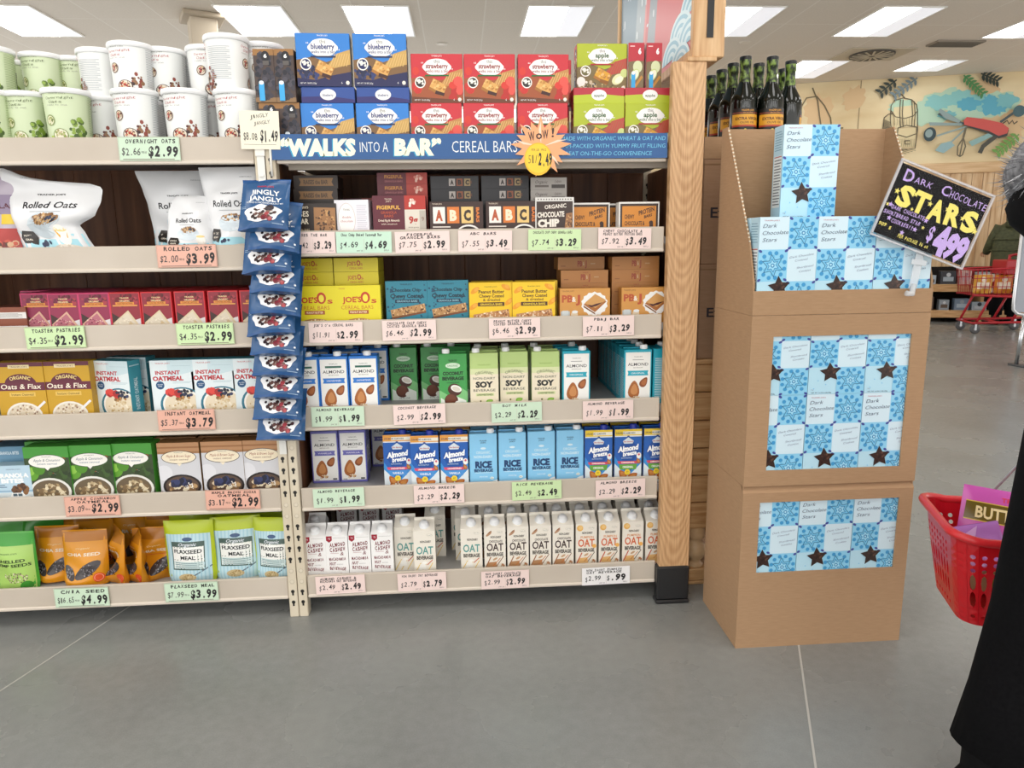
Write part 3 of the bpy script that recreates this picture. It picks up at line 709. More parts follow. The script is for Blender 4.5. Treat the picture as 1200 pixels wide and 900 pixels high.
# ---- fruit filled cereal bar boxes
def fruit(kind):
    C = {'blueberry': ('#2f7fd0', '#20265a', '#1f2a52'), 'strawberry': ('#c92f3a', '#8e3a2a', '#d8402f'), 'apple': ('#aebb2a', '#6f6a3c', '#e6e7c0')}[kind]
    w, h, d = .158, .14, .056
    mb, A, RS, LS, T = carton_box(w, h, d, C[0])
    A.p([(0, 0), (1, 0), (1, .5), (.8, .55), (.55, .46), (.3, .56), (0, .5)], {'blueberry': '#7d5c38', 'strawberry': '#a0522d', 'apple': '#7c6a40'}[kind])
    A.p([(.5, .3), (1, .42), (1, .7), (.75, .62)], {'blueberry': '#c9a15c', 'strawberry': '#c08a4e', 'apple': '#b9453c'}[kind])
    for k in range(7): A.strip([(.62+.05*k, .38), (.72+.045*k, .62)], .012, '#dcb873' if kind != 'apple' else '#a5663a')
    if kind == 'blueberry':
        A.blobs(.2, .25, .2, .12, 34, .028, .042, ['#232c58', '#2f3b70', '#181c3c'], 3); A.p([(0, 0), (1, 0), (1, .28), (.6, .2), (.35, .12), (0, .16)], '#1f2050'); A.blobs(.2, .27, .16, .1, 16, .026, .04, ['#2b3566', '#1d2346'], 5)
    elif kind == 'strawberry':
        A.blobs(.85, .28, .12, .18, 12, .05, .1, ['#d43a2e', '#b82a25', '#e0554a'], 3); A.blobs(.1, .45, .08, .2, 6, .06, .09, ['#d43a2e', '#c4302a'], 6); A.p([(0, 0), (1, 0), (1, .06), (0, .13)], '#6b3a22')
    else:
        A.e(.82, .25, .13, '#dfe5b0', .09, 35); A.e(.84, .24, .09, '#f1f0d6', .055, 35); A.e(.95, .38, .08, '#c9d68a'); A.blobs(.18, .12, .2, .08, 26, .02, .035, ['#e9e4d5', '#4a4338', '#c9b99a'], 3); A.e(.08, .2, .09, '#efeee6')
        A.blobs(.5, .08, .5, .05, 22, .015, .03, ['#9a8a5a', '#c7b27c', '#5d5434'], 8)
    slab(A, .52, .34, .15, .085, -28, '#d9a55c' if kind != 'apple' else '#d8a12e', '#a8702f', ['#c08a42', '#e6bd78', '#b57a36'], 22)
    A.p([(.45, .19), (.62, .14), (.64, .2), (.47, .26)], '#3f1f1c' if kind != 'apple' else '#8a5a20')
    A.e(.17, .42, .105, '#f6f2ea'); A.e(.17, .42, .085, C[1] if kind != 'strawberry' else '#2b2624'); A.blobs(.17, .42, .06, .055, 7, .015, .028, ['#f0ece0'], 4)
    oval = [(.5+.27*math.cos(a)*(1+.05*math.cos(6*a)), .73+.17*math.sin(a)) for a in [2*math.pi*k/36 for k in range(36)]]
    A.p(oval, '#f4f2ef'); ink = {'blueberry': '#2a3a78', 'strawberry': '#8c1f25', 'apple': '#2f5a2a'}[kind]
    A.t('this', .5, .85, .075, '#3a3a3a', .11); A.t(kind, .5, .755, .1, ink, {'apple': .27}.get(kind, .43), .03); A.t('walks into a bar', .5, .655, .06, ink, .44, .01)
    A.t('“', .22, .79, .1, '#ffffff'); A.t('”', .79, .66, .1, '#ffffff'); A.r(.27, .545, .73, .575, {'blueberry': '#1f2a52', 'strawberry': '#2c6a34', 'apple': '#b02a30'}[kind]); A.t(TJ, .5, .955, .03, '#ffffff', .2)
    A.t('NET WT. 7.8 OZ (222g)', .2, .06, .03, '#ffffff', .3); A.e(.93, .07, .035, '#e9e4d8'); A.t('6', .82, .07, .04, '#ffffff')
    # narrow side, with a 6
    for Q in (RS, LS):
        Q.r(.02, .01, .98, .99, '#3b2b26' if kind == 'blueberry' else ('#c23038' if kind == 'strawberry' else '#b22f38'))
        Q.r(.02, .01, .98, .5, '#6a5138'); Q.blobs(.5, .5, .4, 1.1, 26, .06, .14, {'blueberry': ['#232430', '#3a3440', '#171a2a'], 'strawberry': ['#c43a2e', '#8d2a22'], 'apple': ['#cfd7a0', '#e6e8cc', '#a9823c']}[kind], 3); Q.e(.55, .83, .24, '#201c22'); Q.t('6', .55, .83, .07, '#ffffff', .2, .03)
        Q.r(.2, .03, .4, .3, '#3aa7e0'); Q.e(.3, .31, .1, '#e8f2f8')
    for Y in (T,): Y.r(.01, .45, .99, .99, {'blueberry': '#24427e', 'strawberry': '#b82a33', 'apple': '#b42b36'}[kind])
    side = MB(); sw, sh, sd = d+.004, h, w      # the same box standing with its narrow side to the front
    side.box(-sw/2, sw/2, 0, sd, 0, sh, M({'blueberry': '#4a3a34', 'strawberry': '#b83038', 'apple': '#b83240'}[kind], .42), .0012)
    Q = Art(side, front(side, sw, sd), sw, sh)
    if kind == 'apple':
        Q.r(0, .0, 1, .62, '#7b6a4a'); Q.e(.6, .5, .3, '#d5ddb0'); Q.e(.42, .33, .34, '#c4d48a', .24, 50); Q.e(.44, .33, .28, '#f0f0d8', .18, 50); Q.r(0, 0, 1, .06, '#5a4c34'); Q.strip([(.4, .06), (.9, .3)], .14, '#c08a3c')
        Q.p([(0, .6), (1, .66), (1, 1), (0, 1)], '#b92f3c'); Q.t('6', .72, .83, .12, '#ffffff', .2, .05); Q.r(.1, .92, .4, .94, '#f0d0d0')
    else:
        Q.r(0, 0, 1, .09, '#8a6b48'); Q.r(0, .88, 1, 1, '#9a6d3a'); Q.blobs(.5, .48, .46, 1.05, 70, .09, .16, ['#2a2b38', '#3b3640', '#1a1b28', '#4a4650'], 5, .9); Q.e(.6, .86, .2, '#17151c', .24); Q.t('6', .6, .87, .07, '#ffffff', .16, .04); Q.r(.46, .7, .76, .78, '#5b5552')
    Q.r(.2, .03, .46, .36, '#39a8e4'); Q.e(.33, .37, .12, '#e8f2f8', .09)
    LQ = Art(side, lambda u, v, hh: (-sw/2-hh, sd-u, v), sd, sh); LQ.r(.02, .02, .98, .98, '#f0e9e4'); LQ.e(.55, .4, .12, '#9a6a4a'); LQ.lines(.1, .6, .6, .9, 6, '#8a8a90')
    # the same box lying flat with its top flap to the front
    flat = MB(); fh = .045; flat.box(-w/2, w/2, 0, h, 0, fh, M({'blueberry': '#2b4c96', 'strawberry': '#b82a33', 'apple': '#b42f3c'}[kind], .42), .0012)
    Q = Art(flat, front(flat, w, h), w, fh)
    if kind == 'apple': Q.p([(0, 0), (1, 0), (1, .45), (.5, .6), (0, .5)], '#b4c130')
    else: Q.p([(0, 0), (1, 0), (1, .2), (.55, .42), (0, .38)], '#2d2a6c')
    Q.e(.5, .52, .15, '#f3f1ee', .1, n=24); Q.t(kind, .5, .5, .17, ink, .2, .02); Q.t('walks into a bar', .5, .28, .1, '#f3f1ee', .2)
    nm = 'cereal_bar_box'
    return Proto(nm, 'cereal bar box', mb, w=w, h=h, d=d), Proto(nm, 'cereal bar box', side, w=sw, h=sh, d=sd), Proto(nm, 'cereal bar box', flat, w=w, h=fh, d=h)
BLUE, STRAW, APPLE = fruit('blueberry'), fruit('strawberry'), fruit('apple')
# ---- paper canisters
def canister(kind):
    rt, rb, h = .0635, .0555, .157; mb = MB(); base = '#eef0ee' if kind != 'green' else '#d3e0bb'
    n = 32; mb.lathe([(rb, 0), (rb+.001, .003), (rt-.002, h-.012)], M(base, .3), n)
    W = 2*math.pi*.06
    def fn(u, v, hh): a = (u/W-.5)*2*math.pi - math.pi/2; r_ = rb+(rt-rb)*v/h+hh; return (r_*math.cos(a), r_*math.sin(a), v)
    A = Art(mb, fn, W, h, True, base=.0006); A.clip = (-W, 2*W, 0, h)
    for off in (.0, .5):
        c = .5+off if off == 0 else 0.0
        if kind == 'green':
            A.r(c-.12 if c else 0, .02, c+.16, .16, '#a9c252'); A.blobs(c+.1, .25, .06, .1, 36, .012, .025, ['#7d9a3a', '#5f7a2c', '#95b14c', '#48602a'], 5)
            A.e(c-.1, .43, .042, '#8a9a5c'); A.e(c-.1, .43, .033, '#e3e0c2'); A.blobs(c-.1, .43, .026, .026, 10, .006, .011, ['#9aa55a', '#cfc9a0', '#6c7a3a'], 3)
            A.e(c-.03, .16, .062, '#7e9150', .052); A.e(c-.03, .17, .052, '#ece7d0', .042); A.blobs(c-.03, .17, .042, .034, 22, .006, .012, ['#b8b27e', '#8aa04a', '#d8cfae', '#9a7a4a'], 4)
            ink = '#4a5a2e'
        else:
            A.blobs(c+.12, .15, .045, .12, 40, .008, .02, ['#5a2b26', '#7a3a2a', '#8f4436', '#3a2220', '#8f6a4a'], 6)
            A.e(c-.06, .52, .04, '#6b4a3a'); A.e(c-.06, .52, .033, '#d9cdbb'); A.blobs(c-.06, .53, .026, .022, 14, .006, .011, ['#b23a30', '#5a2a28', '#d6c29a'], 3)
            A.e(c+.02, .17, .064, '#4a3430', .052); A.e(c+.02, .18, .054, '#e3d8c6', .043); A.blobs(c+.02, .18, .042, .034, 24, .006, .013, ['#b23a30', '#6a2c28', '#d9c8a0', '#c98d6a'], 4)
            ink = '#b0464a'
        A.t(TJ, c-.02, .9, .018, '#7a7a72', .12); A.hand('Overnight', c-.01, .83, .05, ink, .2, -.008, 4, 2); A.hand('Oats', c-.04, .755, .05, ink, .1, -.008, 5, 2); A.hand('ready to soak', c-.03, .7, .025, '#7a7a72', .15, -.006, 6)
    A.lines(.7, .86, .2, .9, 22, '#b9bcc0' if kind != 'green' else '#a6b884', .3)
    A.lines(.12, .3, .2, .8, 18, '#b9bcc0' if kind != 'green' else '#8fa46a', .3); A.r(.885, .3, .93, .62, '#33343a')
    lid = MB(); lid.lathe([(rt+.001, -.012), (rt+.003, -.011), (rt+.0035, .0), (rt+.002, .0035), (rt-.004, .004), (rt-.006, .001), (0, .001)], M('#f2f3f4', .3), n)
    return Proto('oat_canister', 'oat canister', mb, [('lid', lid, (0, 0, h-.002), (0, 0, 0))], w=2*rt, h=h+.003)
CANG, CANW = canister('green'), canister('white')
# ---- flat-topped drink cartons with a screw cap
def drink(kind):
    w, h, d = .0925, .186, .062
    edge = {'almond_blue': '#2f7bd0', 'almond_teal': '#22a8bf', 'almond_purple': '#6d6bb8', 'coconut': '#3f9a4c', 'soy': '#b9d184', 'rice': '#8ccbf0', 'breeze': '#2560b4', 'breeze_yellow': '#2560b4'}[kind]
    mb, A, RS, LS, T = carton_box(w, h, d, edge, .002, .35); capc = '#f2f2f2'
    if kind.startswith('almond'):
        A.r(.05, .05, .95, .95, '#f3f2ee'); A.t(TJ, .5, .87, .02, '#555', .3); bl = {'almond_blue': '#2f7bd0', 'almond_teal': '#22a8bf', 'almond_purple': '#6d6bb8'}[kind]
        if kind == 'almond_blue': A.r(.22, .8, .78, .835, '#33685a')
        else: A.r(.3, .81, .7, .82, '#888')
        A.t('ALMOND', .5, .735, .055, '#3c3c40', .74, .012); A.t('BEVERAGE', .5, .675, .018, '#666', .34)
        A.p([(.12, .53), (.88, .53), (.85, .575), (.88, .62), (.12, .62), (.15, .575)], bl); A.t({'almond_blue': 'UNSWEETENED', 'almond_teal': 'ORIGINAL', 'almond_purple': 'VANILLA'}[kind], .5, .575, .03, '#ffffff', .5)
        A.almond(.36, .28, .32, -3); A.almond(.72, .41, .2, -32, '#8d4d27', '#b06a3a'); A.blobs(.36, .12, .2, .05, 9, .03, .06, ['#e7d6b8', '#a8632f', '#d9b98c'], 3); A.r(.1, .06, .25, .075, '#8a8a8a'); A.r(.75, .06, .9, .09, '#555')
    elif kind == 'coconut':
        A.p([(.0, 0), (1, 0), (1, .32), (.75, .4), (.5, .2), (.2, .3), (0, .36)], '#7cc07c'); A.p([(.05, 0), (.95, 0), (.95, .16), (.6, .24), (.3, .14), (.05, .22)], '#e9eee6')
        A.t(TJ, .5, .88, .035, '#1f3a22', .3, .02); A.e(.5, .79, .26, '#cfe6cc', .1); A.t('ORGANIC', .5, .79, .035, '#2d6a38', .38); A.t('COCONUT', .5, .655, .06, '#15301a', .72, .05); A.t('BEVERAGE', .5, .565, .06, '#15301a', .76, .05); A.t('UNSWEETENED', .5, .49, .025, '#15301a', .45)
        A.e(.55, .36, .25, '#4a2418', .22, -20); A.e(.6, .38, .2, '#f4f1ea', .12, -20); A.e(.6, .375, .15, '#d9d2c4', .08, -20); A.e(.42, .17, .24, '#5a2c1d'); A.e(.4, .19, .18, '#6e3a26'); A.e(.62, .12, .1, '#f1efe8', .07, 40); A.t('32 FL OZ', .5, .04, .025, '#333', .4)
    elif kind == 'soy':
        A.r(.0, .0, 1, .66, '#eadfc6'); A.r(0, .62, 1, .72, '#d9dfae'); A.t(TJ, .5, .79, .022, '#7aa33c', .46); A.t('ORGANIC', .5, .66, .05, '#6b6f55', .66, .01, arc=.7); A.t('NON-DAIRY', .5, .55, .045, '#5a5c4c', .78, .01); A.t('SOY', .5, .44, .1, '#1e1f1c', .62, .06); A.t('BEVERAGE', .5, .335, .045, '#5a5c4c', .78, .01); A.r(.2, .23, .84, .28, '#cfd9a0'); A.t('UNSWEETENED', .52, .255, .03, '#33431e', .56, .02)
        A.almond(.68, .13, .13, -70, '#7fb23c', '#9cca5a'); A.e(.38, .14, .05, '#e9e0b8'); A.e(.36, .14, .03, '#5c5236'); A.e(.5, .06, .18, '#5f8a30', .05, 25); A.e(.5, .065, .12, '#d7e0a4', .025, 25)
    elif kind == 'rice':
        A.t(TJ.split()[0], .5, .87, .022, '#1f3f66', .26, .02); A.t("JOE'S", .5, .835, .022, '#1f3f66', .2, .02); A.e(.5, .73, .1, '#d7ecf8', .04); A.t('ORGANIC', .5, .655, .05, '#c7e6f7', .52, .03); A.t('NON-DAIRY', .5, .575, .05, '#d7eefa', .68, .03)
        A.t('RICE', .5, .43, .12, '#1d3f6d', .6, .06); A.t('BEVERAGE', .5, .32, .055, '#1d3f6d', .68, .05); A.r(.2, .27, .8, .278, '#d7eefa'); A.e(.8, .17, .07, '#f0f4ee', .05); A.t('USDA', .8, .17, .02, '#33542e', .1); A.t('ENRICHED', .5, .2, .025, '#eef8ff', .3)
        A.p([(0, 0), (1, 0), (1, .14), (.85, .12), (.6, .05), (.35, .07), (.15, .03), (0, .04)], '#f6f8f8')
    else:
        y = kind == 'breeze_yellow'; capc = '#2a3da8'
        A.r(0, 0, 1, 1, '#e9eef2'); A.p([(0, .16), (1, .16), (1, .86), (0, .86)], '#3a8fd6'); A.p([(0, .5), (.5, .12), (1, .5), (1, .86), (0, .86)], '#2560b4'); A.p([(0, 0), (1, 0), (1, .36), (.5, .1), (0, .36)], '#dfe9ee'); A.p([(.08, .6), (.5, .9), (.92, .6), (.5, .22)], '#1f4f9c')
        A.r(0, .88, 1, 1, '#e9c83a' if y else '#e8a24a'); A.r(.3, .9, 1, .96, '#f3efe0'); A.t('33% MORE ALMONDS', .4, .93, .03, '#2a3a60', .7, .02); A.p([(.3, .78), (.5, .85), (.7, .78), (.66, .73), (.34, .73)], '#d8e2ea'); A.t('blue diamond', .5, .77, .03, '#b23030', .34, .02)
        A.t('Almond', .5, .645, .1, '#ffffff', .8, .05, .25, 8); A.t('breeze', .55, .55, .085, '#ffffff', .52, .04, .25, 8); A.t('ALMONDMILK', .45, .46, .025, '#cfe2f5', .4); A.p([(.15, .35), (.85, .35), (.9, .4), (.1, .4)], '#e0506a' if not y else '#d64a5c')
        A.p([(.2, .24), (.8, .24), (.84, .34), (.16, .34)], '#4a93d8' if not y else '#66a63a'); A.t('UNSWEETENED' if not y else 'ORIGINAL', .5, .375, .03, '#fff', .5, .02); A.t('VANILLA' if not y else 'ORIGINAL', .5, .29, .04, '#fff', .4, .02)
        A.e(.9, .5, .09, '#f4f1ea', .12); A.e(.9, .52, .04, '#d0506a'); A.almond(.88, .4, .11, 30)
        A.almond(.3, .15, .2, 35, '#b5652a', '#cf8a48'); A.almond(.68, .11, .2, -60, '#b5652a', '#cf8a48'); A.blobs(.5, .06, .3, .05, 10, .05, .09, ['#e4dccb', '#a8622c', '#d9a05a'], 4); A.e(.48, .19, .11, '#f2d23a'); A.t('60', .48, .2, .03, '#7a5a10', .08); A.t('32 OZ', .86, .03, .02, '#555', .18)
    RS.lines(.1, .9, .1, .85, 24, '#dfe6ea' if kind not in ('soy',) else '#7d8a58', .35); LS.lines(.1, .9, .1, .85, 24, '#dfe6ea', .35)
    RS.r(.12, .36, .88, .66, '#f3f3f0'); RS.lines(.18, .82, .4, .64, 9, '#444', .4)
    fl = MB(); fl.box(-w/2+.003, w/2-.003, d*.47, d*.53, 0, .004, M(edge, .4), .001)
    cap = MB(); cap.lathe([(.0118, 0), (.0118, .0125), (.0108, .0145), (0, .0145)], M(capc, .35), 18)
    for k in range(18): a = 2*math.pi*k/18; cap.box(-.0006, .0006, -.0004, .0004, .001, .012, M(capc, .35), T=Matrix.Rotation(a, 4, 'Z') @ Matrix.Translation((0, -.0119, 0)))
    cx = {'almond_blue': .012, 'almond_teal': .022, 'almond_purple': .02, 'coconut': -.022, 'soy': -.026, 'rice': .025, 'breeze': .018, 'breeze_yellow': .02}[kind]
    return Proto('drink_carton', 'drink carton', mb, [('seam', fl, (0, 0, h), (0, 0, 0)), ('cap', cap, (cx, .018, h), (0, 0, 0))], w=w, h=h, d=d)
DR = {k: drink(k) for k in ('almond_blue', 'almond_teal', 'almond_purple', 'coconut', 'soy', 'rice', 'breeze', 'breeze_yellow')}
# ---- gable cartons with the cap on the slope
def gable(kind):
    w, d, hs, hr = .0735, .072, .158, .182; c = {'cashew': '#f2f1f0'}.get(kind, '#ece6da'); mb = MB()
    y1 = d*.62
    vs = [(-w/2, 0, 0), (w/2, 0, 0), (w/2, d, 0), (-w/2, d, 0), (-w/2, 0, hs), (w/2, 0, hs), (w/2, d, hs), (-w/2, d, hs), (-w/2+.002, y1, hr), (w/2-.002, y1, hr)]
    mb.convex(vs, [(0, 1, 2, 3), (0, 1, 5, 4), (1, 2, 6, 9, 5), (2, 3, 7, 6), (3, 0, 4, 8, 7), (4, 5, 9, 8), (7, 6, 9, 8)], M(c, .38))
    mb.box(-w/2+.002, w/2-.002, y1-.001, y1+.001, hr-.003, hr+.009, M(c, .38))
    A = Art(mb, front(mb, w, d), w, hs)
    if kind == 'cashew':
        K = '#7c2a35'; A.p([(.04, 1), (.3, 1), (.3, .9), (.17, .85), (.04, .9)], '#9c2236'); A.t("TJ", .17, .94, .03, '#fff', .1); A.r(.36, .95, .92, .955, '#999')
        for tx, y, ww in (('ALMOND', .80, .72), ('CASHEW', .685, .72)): A.hand(tx, .53, y, .09, K, ww, .035, len(tx), 5)
        A.t('&', .72, .585, .085, K, .16, 0, .2); A.r(.2, .59, .58, .6, '#c9a9ad'); A.hand('MACADAMIA', .5, .46, .07, K, .76, .03, 8, 0); A.hand('NUT', .28, .35, .075, K, .3, .03, 3, -4); A.hand('BEVERAGE', .5, .235, .075, K, .74, .03, 9, -5)
        A.t('UNSWEETENED', .6, .33, .025, '#aaa', .3); A.blobs(.5, .08, .35, .06, 12, .03, .05, ['#dcd5cc', '#c9bcae', '#ece6de'], 2)
    else:
        ink, bar_, sub = {'oat': ('#5b9a94', '#e3c04a', None), 'choc': ('#3b2320', '#b08058', 'CHOCOLATE'), 'pumpkin': ('#d6683a', '#d98a3c', 'PUMPKIN')}[kind]
        A.e(.74, .9, .14, '#cfc8b8', .07, -6); A.e(.74, .9, .125, '#f1ece0', .058, -6); A.t(TJ, .74, .9, .018, '#666', .2)
        if kind == 'choc': A.e(.22, .86, .17, '#b99070', .06, 40); A.e(.26, .9, .12, '#9a6d4c', .03, 40)
        if kind == 'pumpkin': A.e(.2, .9, .15, '#e8b25a'); A.e(.22, .91, .1, '#efc680')
        A.t('NON-DAIRY', .55, .755 if not sub else .79, .05, '#57524a', .5, .03)
        if sub: A.t(sub, .54, .69, .055, ink if kind == 'choc' else '#e0a070', .62, .02)
        A.t('OAT', .5, .56, .18, ink, .78, .02); A.t('BEVERAGE', .5, .39, .08, '#57524a', .76, .045)
        if kind == 'oat':
            for k in range(3): A.strip([(.0+.28*k, .02), (.3+.28*k, .27)], .03, bar_)
            A.p([(.22, .1), (.55, .12), (.52, .26), (.26, .24)], '#f0eee8'); A.strip([(.6, .22), (.85, .33)], .04, '#c05a3a'); A.e(.48, .27, .12, '#f6f4ee', .07)
        else:
            A.p([(.1, .03), (.62, .03), (.55, .22), (.14, .2)], '#b98a60' if kind == 'choc' else '#e5b878'); A.strip([(.05, .08), (.3, .33)], .05, '#9c6a48' if kind == 'choc' else '#c4573a'); A.strip([(.58, .12), (.9, .34)], .035, '#8f6650' if kind == 'choc' else '#6a5a4a'); A.e(.5, .28, .12, '#c7a27c', .05, 30)
            A.strip([(.4, .12), (.75, .3)], .03, '#c9763c'); A.blobs(.8, .12, .12, .1, 8, .03, .05, ['#c9b79a', '#b0744a'], 3)
        if kind == 'pumpkin': A.e(.88, .48, .1, '#efb35a'); A.r(0, .0, 1, .012, '#c46a3a')
    RS = Art(mb, rside(mb, w, d), d, hs); LS = Art(mb, lside(mb, w, d), d, hs)
    RS.lines(.1, .9, .1, .9, 22, '#b9b3aa', .3); LS.lines(.1, .9, .1, .9, 22, '#b9b3aa', .3)
    cap = MB(); cap.lathe([(.0175, 0), (.0175, .005), (.0138, .006), (.0135, .0135), (.0125, .0155), (0, .0155)], M('#eff1f3', .3), 20)
    tl = math.atan2(hr-hs, y1)
    mid = (0, y1*.5, hs+(hr-hs)*.5)
    return Proto('milk_carton', 'drink carton', mb, [('cap', cap, mid, (tl, 0, 0))], w=w, h=hr, d=d)
GA = {k: gable(k) for k in ('cashew', 'oat', 'choc', 'pumpkin')}
# ---- small bar and cereal boxes
def simple(name, cat, w, h, d, col, draw, side=None, rough=.42):
    mb, A, RS, LS, T = carton_box(w, h, d, col, .0012, rough); draw(A)
    if side: side(RS); side(LS)
    return Proto(name, cat, mb, w=w, h=h, d=d)
def a_raises(A):
    A.r(0, 0, 1, 1, '#2d211b'); A.t(TJ, .25, .9, .06, '#e9dcc4', .36, .02); A.t('RAISES', .24, .73, .15, '#f0e6d0', .38, .02); A.t('the', .12, .53, .1, '#f0e6d0', .12, 0, .3); A.t('BAR', .31, .53, .15, '#f0e6d0', .22, .03); A.t('OATMEAL BARS', .26, .3, .06, '#d9c7a5', .34)
    A.p([(.52, .14), (.97, .12), (.98, .88), (.54, .9)], '#a5764a'); A.blobs(.75, .5, .2, .26, 60, .015, .03, ['#5a3a22', '#c99a62', '#8a5c34', '#3c2518'], 3)
def a_flat(bg, label, tc, extra=None):
    def f(A):
        A.r(0, 0, 1, 1, bg); A.p([(.12, .2), (.9, .2), (.86, .5), (.9, .8), (.12, .8), (.16, .5)], extra or bg); A.t(label, .5, .5, .34, tc, .55, .02)
    return f
RAISE = simple('oat_bar_box', 'bar box', .148, .112, .05, '#2a1f1a', a_raises)
RAISEF = simple('oat_bar_box', 'bar box', .146, .042, .11, '#2a1f1a', a_flat('#2d211b', 'RAISES the BAR', '#3a281c', '#8f6a42'))
def a_book(A):
    A.r(0, 0, 1, 1, '#eceaf0'); A.e(.35, .52, .25, '#f7f5f2', .46, n=24); A.ring(.35, .52, .25, .012, '#c9b6b0', .46); A.t('THIS', .35, .76, .05, '#6a5a5a', .2); A.t('double', .35, .58, .06, '#b0505a', .26); A.t('chocolate', .35, .48, .06, '#b0505a', .36); A.p([(0, 0), (.22, 0), (.05, .3), (0, .36)], '#8a5a42'); A.lines(.65, .95, .15, .9, 16, '#c3c0cc', .3)
BOOK = simple('baked_bar_box', 'bar box', .106, .122, .06, '#e6e4ea', a_book)
def a_fig(A):
    A.r(0, 0, .6, 1, '#5f1a2b'); A.r(.6, 0, 1, .68, '#ded6c8'); A.r(.6, .68, 1, 1, '#b63327'); A.p([(0, 0), (1, 0), (1, .06), (.6, .16), (.3, .1), (0, .04)], '#d99b3a'); A.t(TJ.split()[0], .3, .92, .035, '#e9d6c0', .14); A.t("JOE'S", .3, .87, .035, '#e9d6c0', .1)
    A.t('FIGERFUL', .3, .735, .085, '#e8b04a', .44, .03); A.t('GRANOLA', .3, .62, .06, '#c0522a', .3, .01); A.t('BARS', .3, .54, .06, '#c0522a', .17, .01); A.t('Dried Fig & Almonds', .3, .44, .05, '#f0dcc8', .4, .02); A.t('with cinnamon', .3, .36, .04, '#f0dcc8', .3); A.t('9g', .76, .45, .16, '#b63327', .17, .04); A.t('whole grains', .76, .28, .035, '#7a6a60', .2); A.blobs(.72, .84, .08, .06, 9, .02, .035, ['#f0e2d6', '#e0b8a8'], 3); A.r(.88, .0, 1, .66, '#b9b1a6'); A.t('9', .94, .47, .1, '#7a4a40'); A.blobs(.3, .05, .2, .06, 20, .015, .03, ['#e3c89a', '#b98a52', '#f0dcc0'], 5)
FIG = simple('fig_bar_box', 'bar box', .174, .134, .06, '#7a2230', a_fig)
def a_figf(A): A.r(0, 0, .58, 1, '#5f1f2c'); A.r(.58, 0, 1, 1, '#a8382c'); A.t('FIGERFUL', .33, .66, .3, '#c98a3a', .36, .02); A.t('GRANOLA BARS', .33, .25, .18, '#b06a6a', .36); A.blobs(.8, .5, .1, .05, 10, .02, .04, ['#e0b8a8', '#c97a6a'], 3)
FIGF = simple('fig_bar_box', 'bar box', .172, .035, .12, '#5f1f2c', a_figf)
def tile3(A, x0, y0, y1, wd_, gap, dim=False):
    for k, (ch, bg, ink) in enumerate((('A', '#efe9e2', '#b5532a'), ('B', '#d9772e', '#f2e2c4'), ('C', '#e6c27a', '#3a2a20'))):
        if dim: bg, ink = {'#efe9e2': '#b3aaa4', '#d9772e': '#8a4a2a', '#e6c27a': '#9a8258'}[bg], '#2a211e'
        x = x0+k*(wd_+gap); A.r(x, y0, x+wd_, y1, bg); A.t(ch, x+wd_/2, (y0+y1)/2, (y1-y0)*.62, ink, wd_*.6, .06)
def a_abc(A):
    A.r(0, 0, 1, 1, '#3a221c'); tile3(A, .06, .42, .86, .225, .04); A.t('BARS', .9, .64, .09, '#d9772e', .26, .04, 0, -90); A.t(TJ, .14, .94, .04, '#e9d6c0', .18)
    for k in range(3): A.r(.05, .31-.07*k, .38-.05*k, .34-.07*k, '#e9ded4')
    A.ring(.72, .05, .24, .03, '#f1ece6', .2, a0=0, a1=180); A.e(.72, .05, .22, '#241511', .18, a0=0, a1=180)
ABC = simple('almond_bar_box', 'bar box', .176, .114, .05, '#3a221c', a_abc)
def a_abcf(A): A.r(0, 0, 1, 1, '#232226'); tile3(A, .38, .22, .8, .13, .03, True); A.t('BARS', .84, .5, .2, '#7a4a30', .06, .02, 0, -90)
ABCF = simple('almond_bar_box', 'bar box', .164, .042, .11, '#232226', a_abcf)
def a_chip(A):
    A.r(0, 0, 1, 1, '#dcd9d4'); A.r(.03, .0, .97, .9, '#3b2a24')
    for k in range(13): A.e(.08+.07*k, .95, .016, '#2a2422', n=8)
    A.t('ORGANIC', .52, .78, .1, '#efe6da', .56, .02, 0, 4); A.t('CHOCOLATE', .4, .58, .13, '#efe6da', .7, .04, 0, 2); A.t('CHIP', .34, .37, .18, '#efe6da', .56, .06, 0, 2); A.t('CHEWY', .3, .18, .07, '#d9c7a5', .34); A.p([(.74, .1), (.96, .12), (.96, .62), (.8, .6)], '#9a6a42'); A.blobs(.86, .36, .09, .22, 26, .015, .03, ['#c59a66', '#5a3a22', '#7f5432'], 3)
CHIP = simple('chocolate_chip_bar_box', 'bar box', .13, .124, .05, '#d6d3ce', a_chip)
def a_chipf(A): A.r(0, 0, 1, 1, '#a9a39d'); A.t('Organic', .3, .65, .26, '#4a4340', .34, 0, .3); A.r(.12, .2, .5, .38, '#6a625c'); A.t('CHEWY', .76, .65, .22, '#5a524c', .2); A.r(.58, .12, .95, .42, '#3f3733')
CHIPF = simple('chocolate_chip_bar_box', 'bar box', .126, .036, .11, '#a9a39d', a_chipf)
def a_pro(A):
    A.r(0, 0, 1, 1, '#eae6e0'); A.r(.03, .0, .97, .95, '#3a2a22'); A.r(.08, .0, .92, .88, '#d0862e'); A.p([(.08, 0), (.92, 0), (.92, .1), (.5, .22), (.08, .14)], '#dfa53e')
    for k, tx in enumerate(('CHEWY', 'CHOCOLATE &', 'PEANUT BUTTER')): A.t(tx, .14, .58-.19*k, .12, '#4a2a14', (.24, .5, .62)[k], .03, al='L')
    A.t('PROTEIN', .68, .74, .13, '#3a2116', .42, .03, .3, 16); A.t('BARS', .72, .6, .08, '#3a2116', .22, .03, .3, 16); A.e(.8, .4, .05, '#3a2116'); A.r(.76, .25, .85, .38, '#3a2116')
PRO = simple('protein_bar_box', 'bar box', .13, .108, .05, '#eae6e0', a_pro)
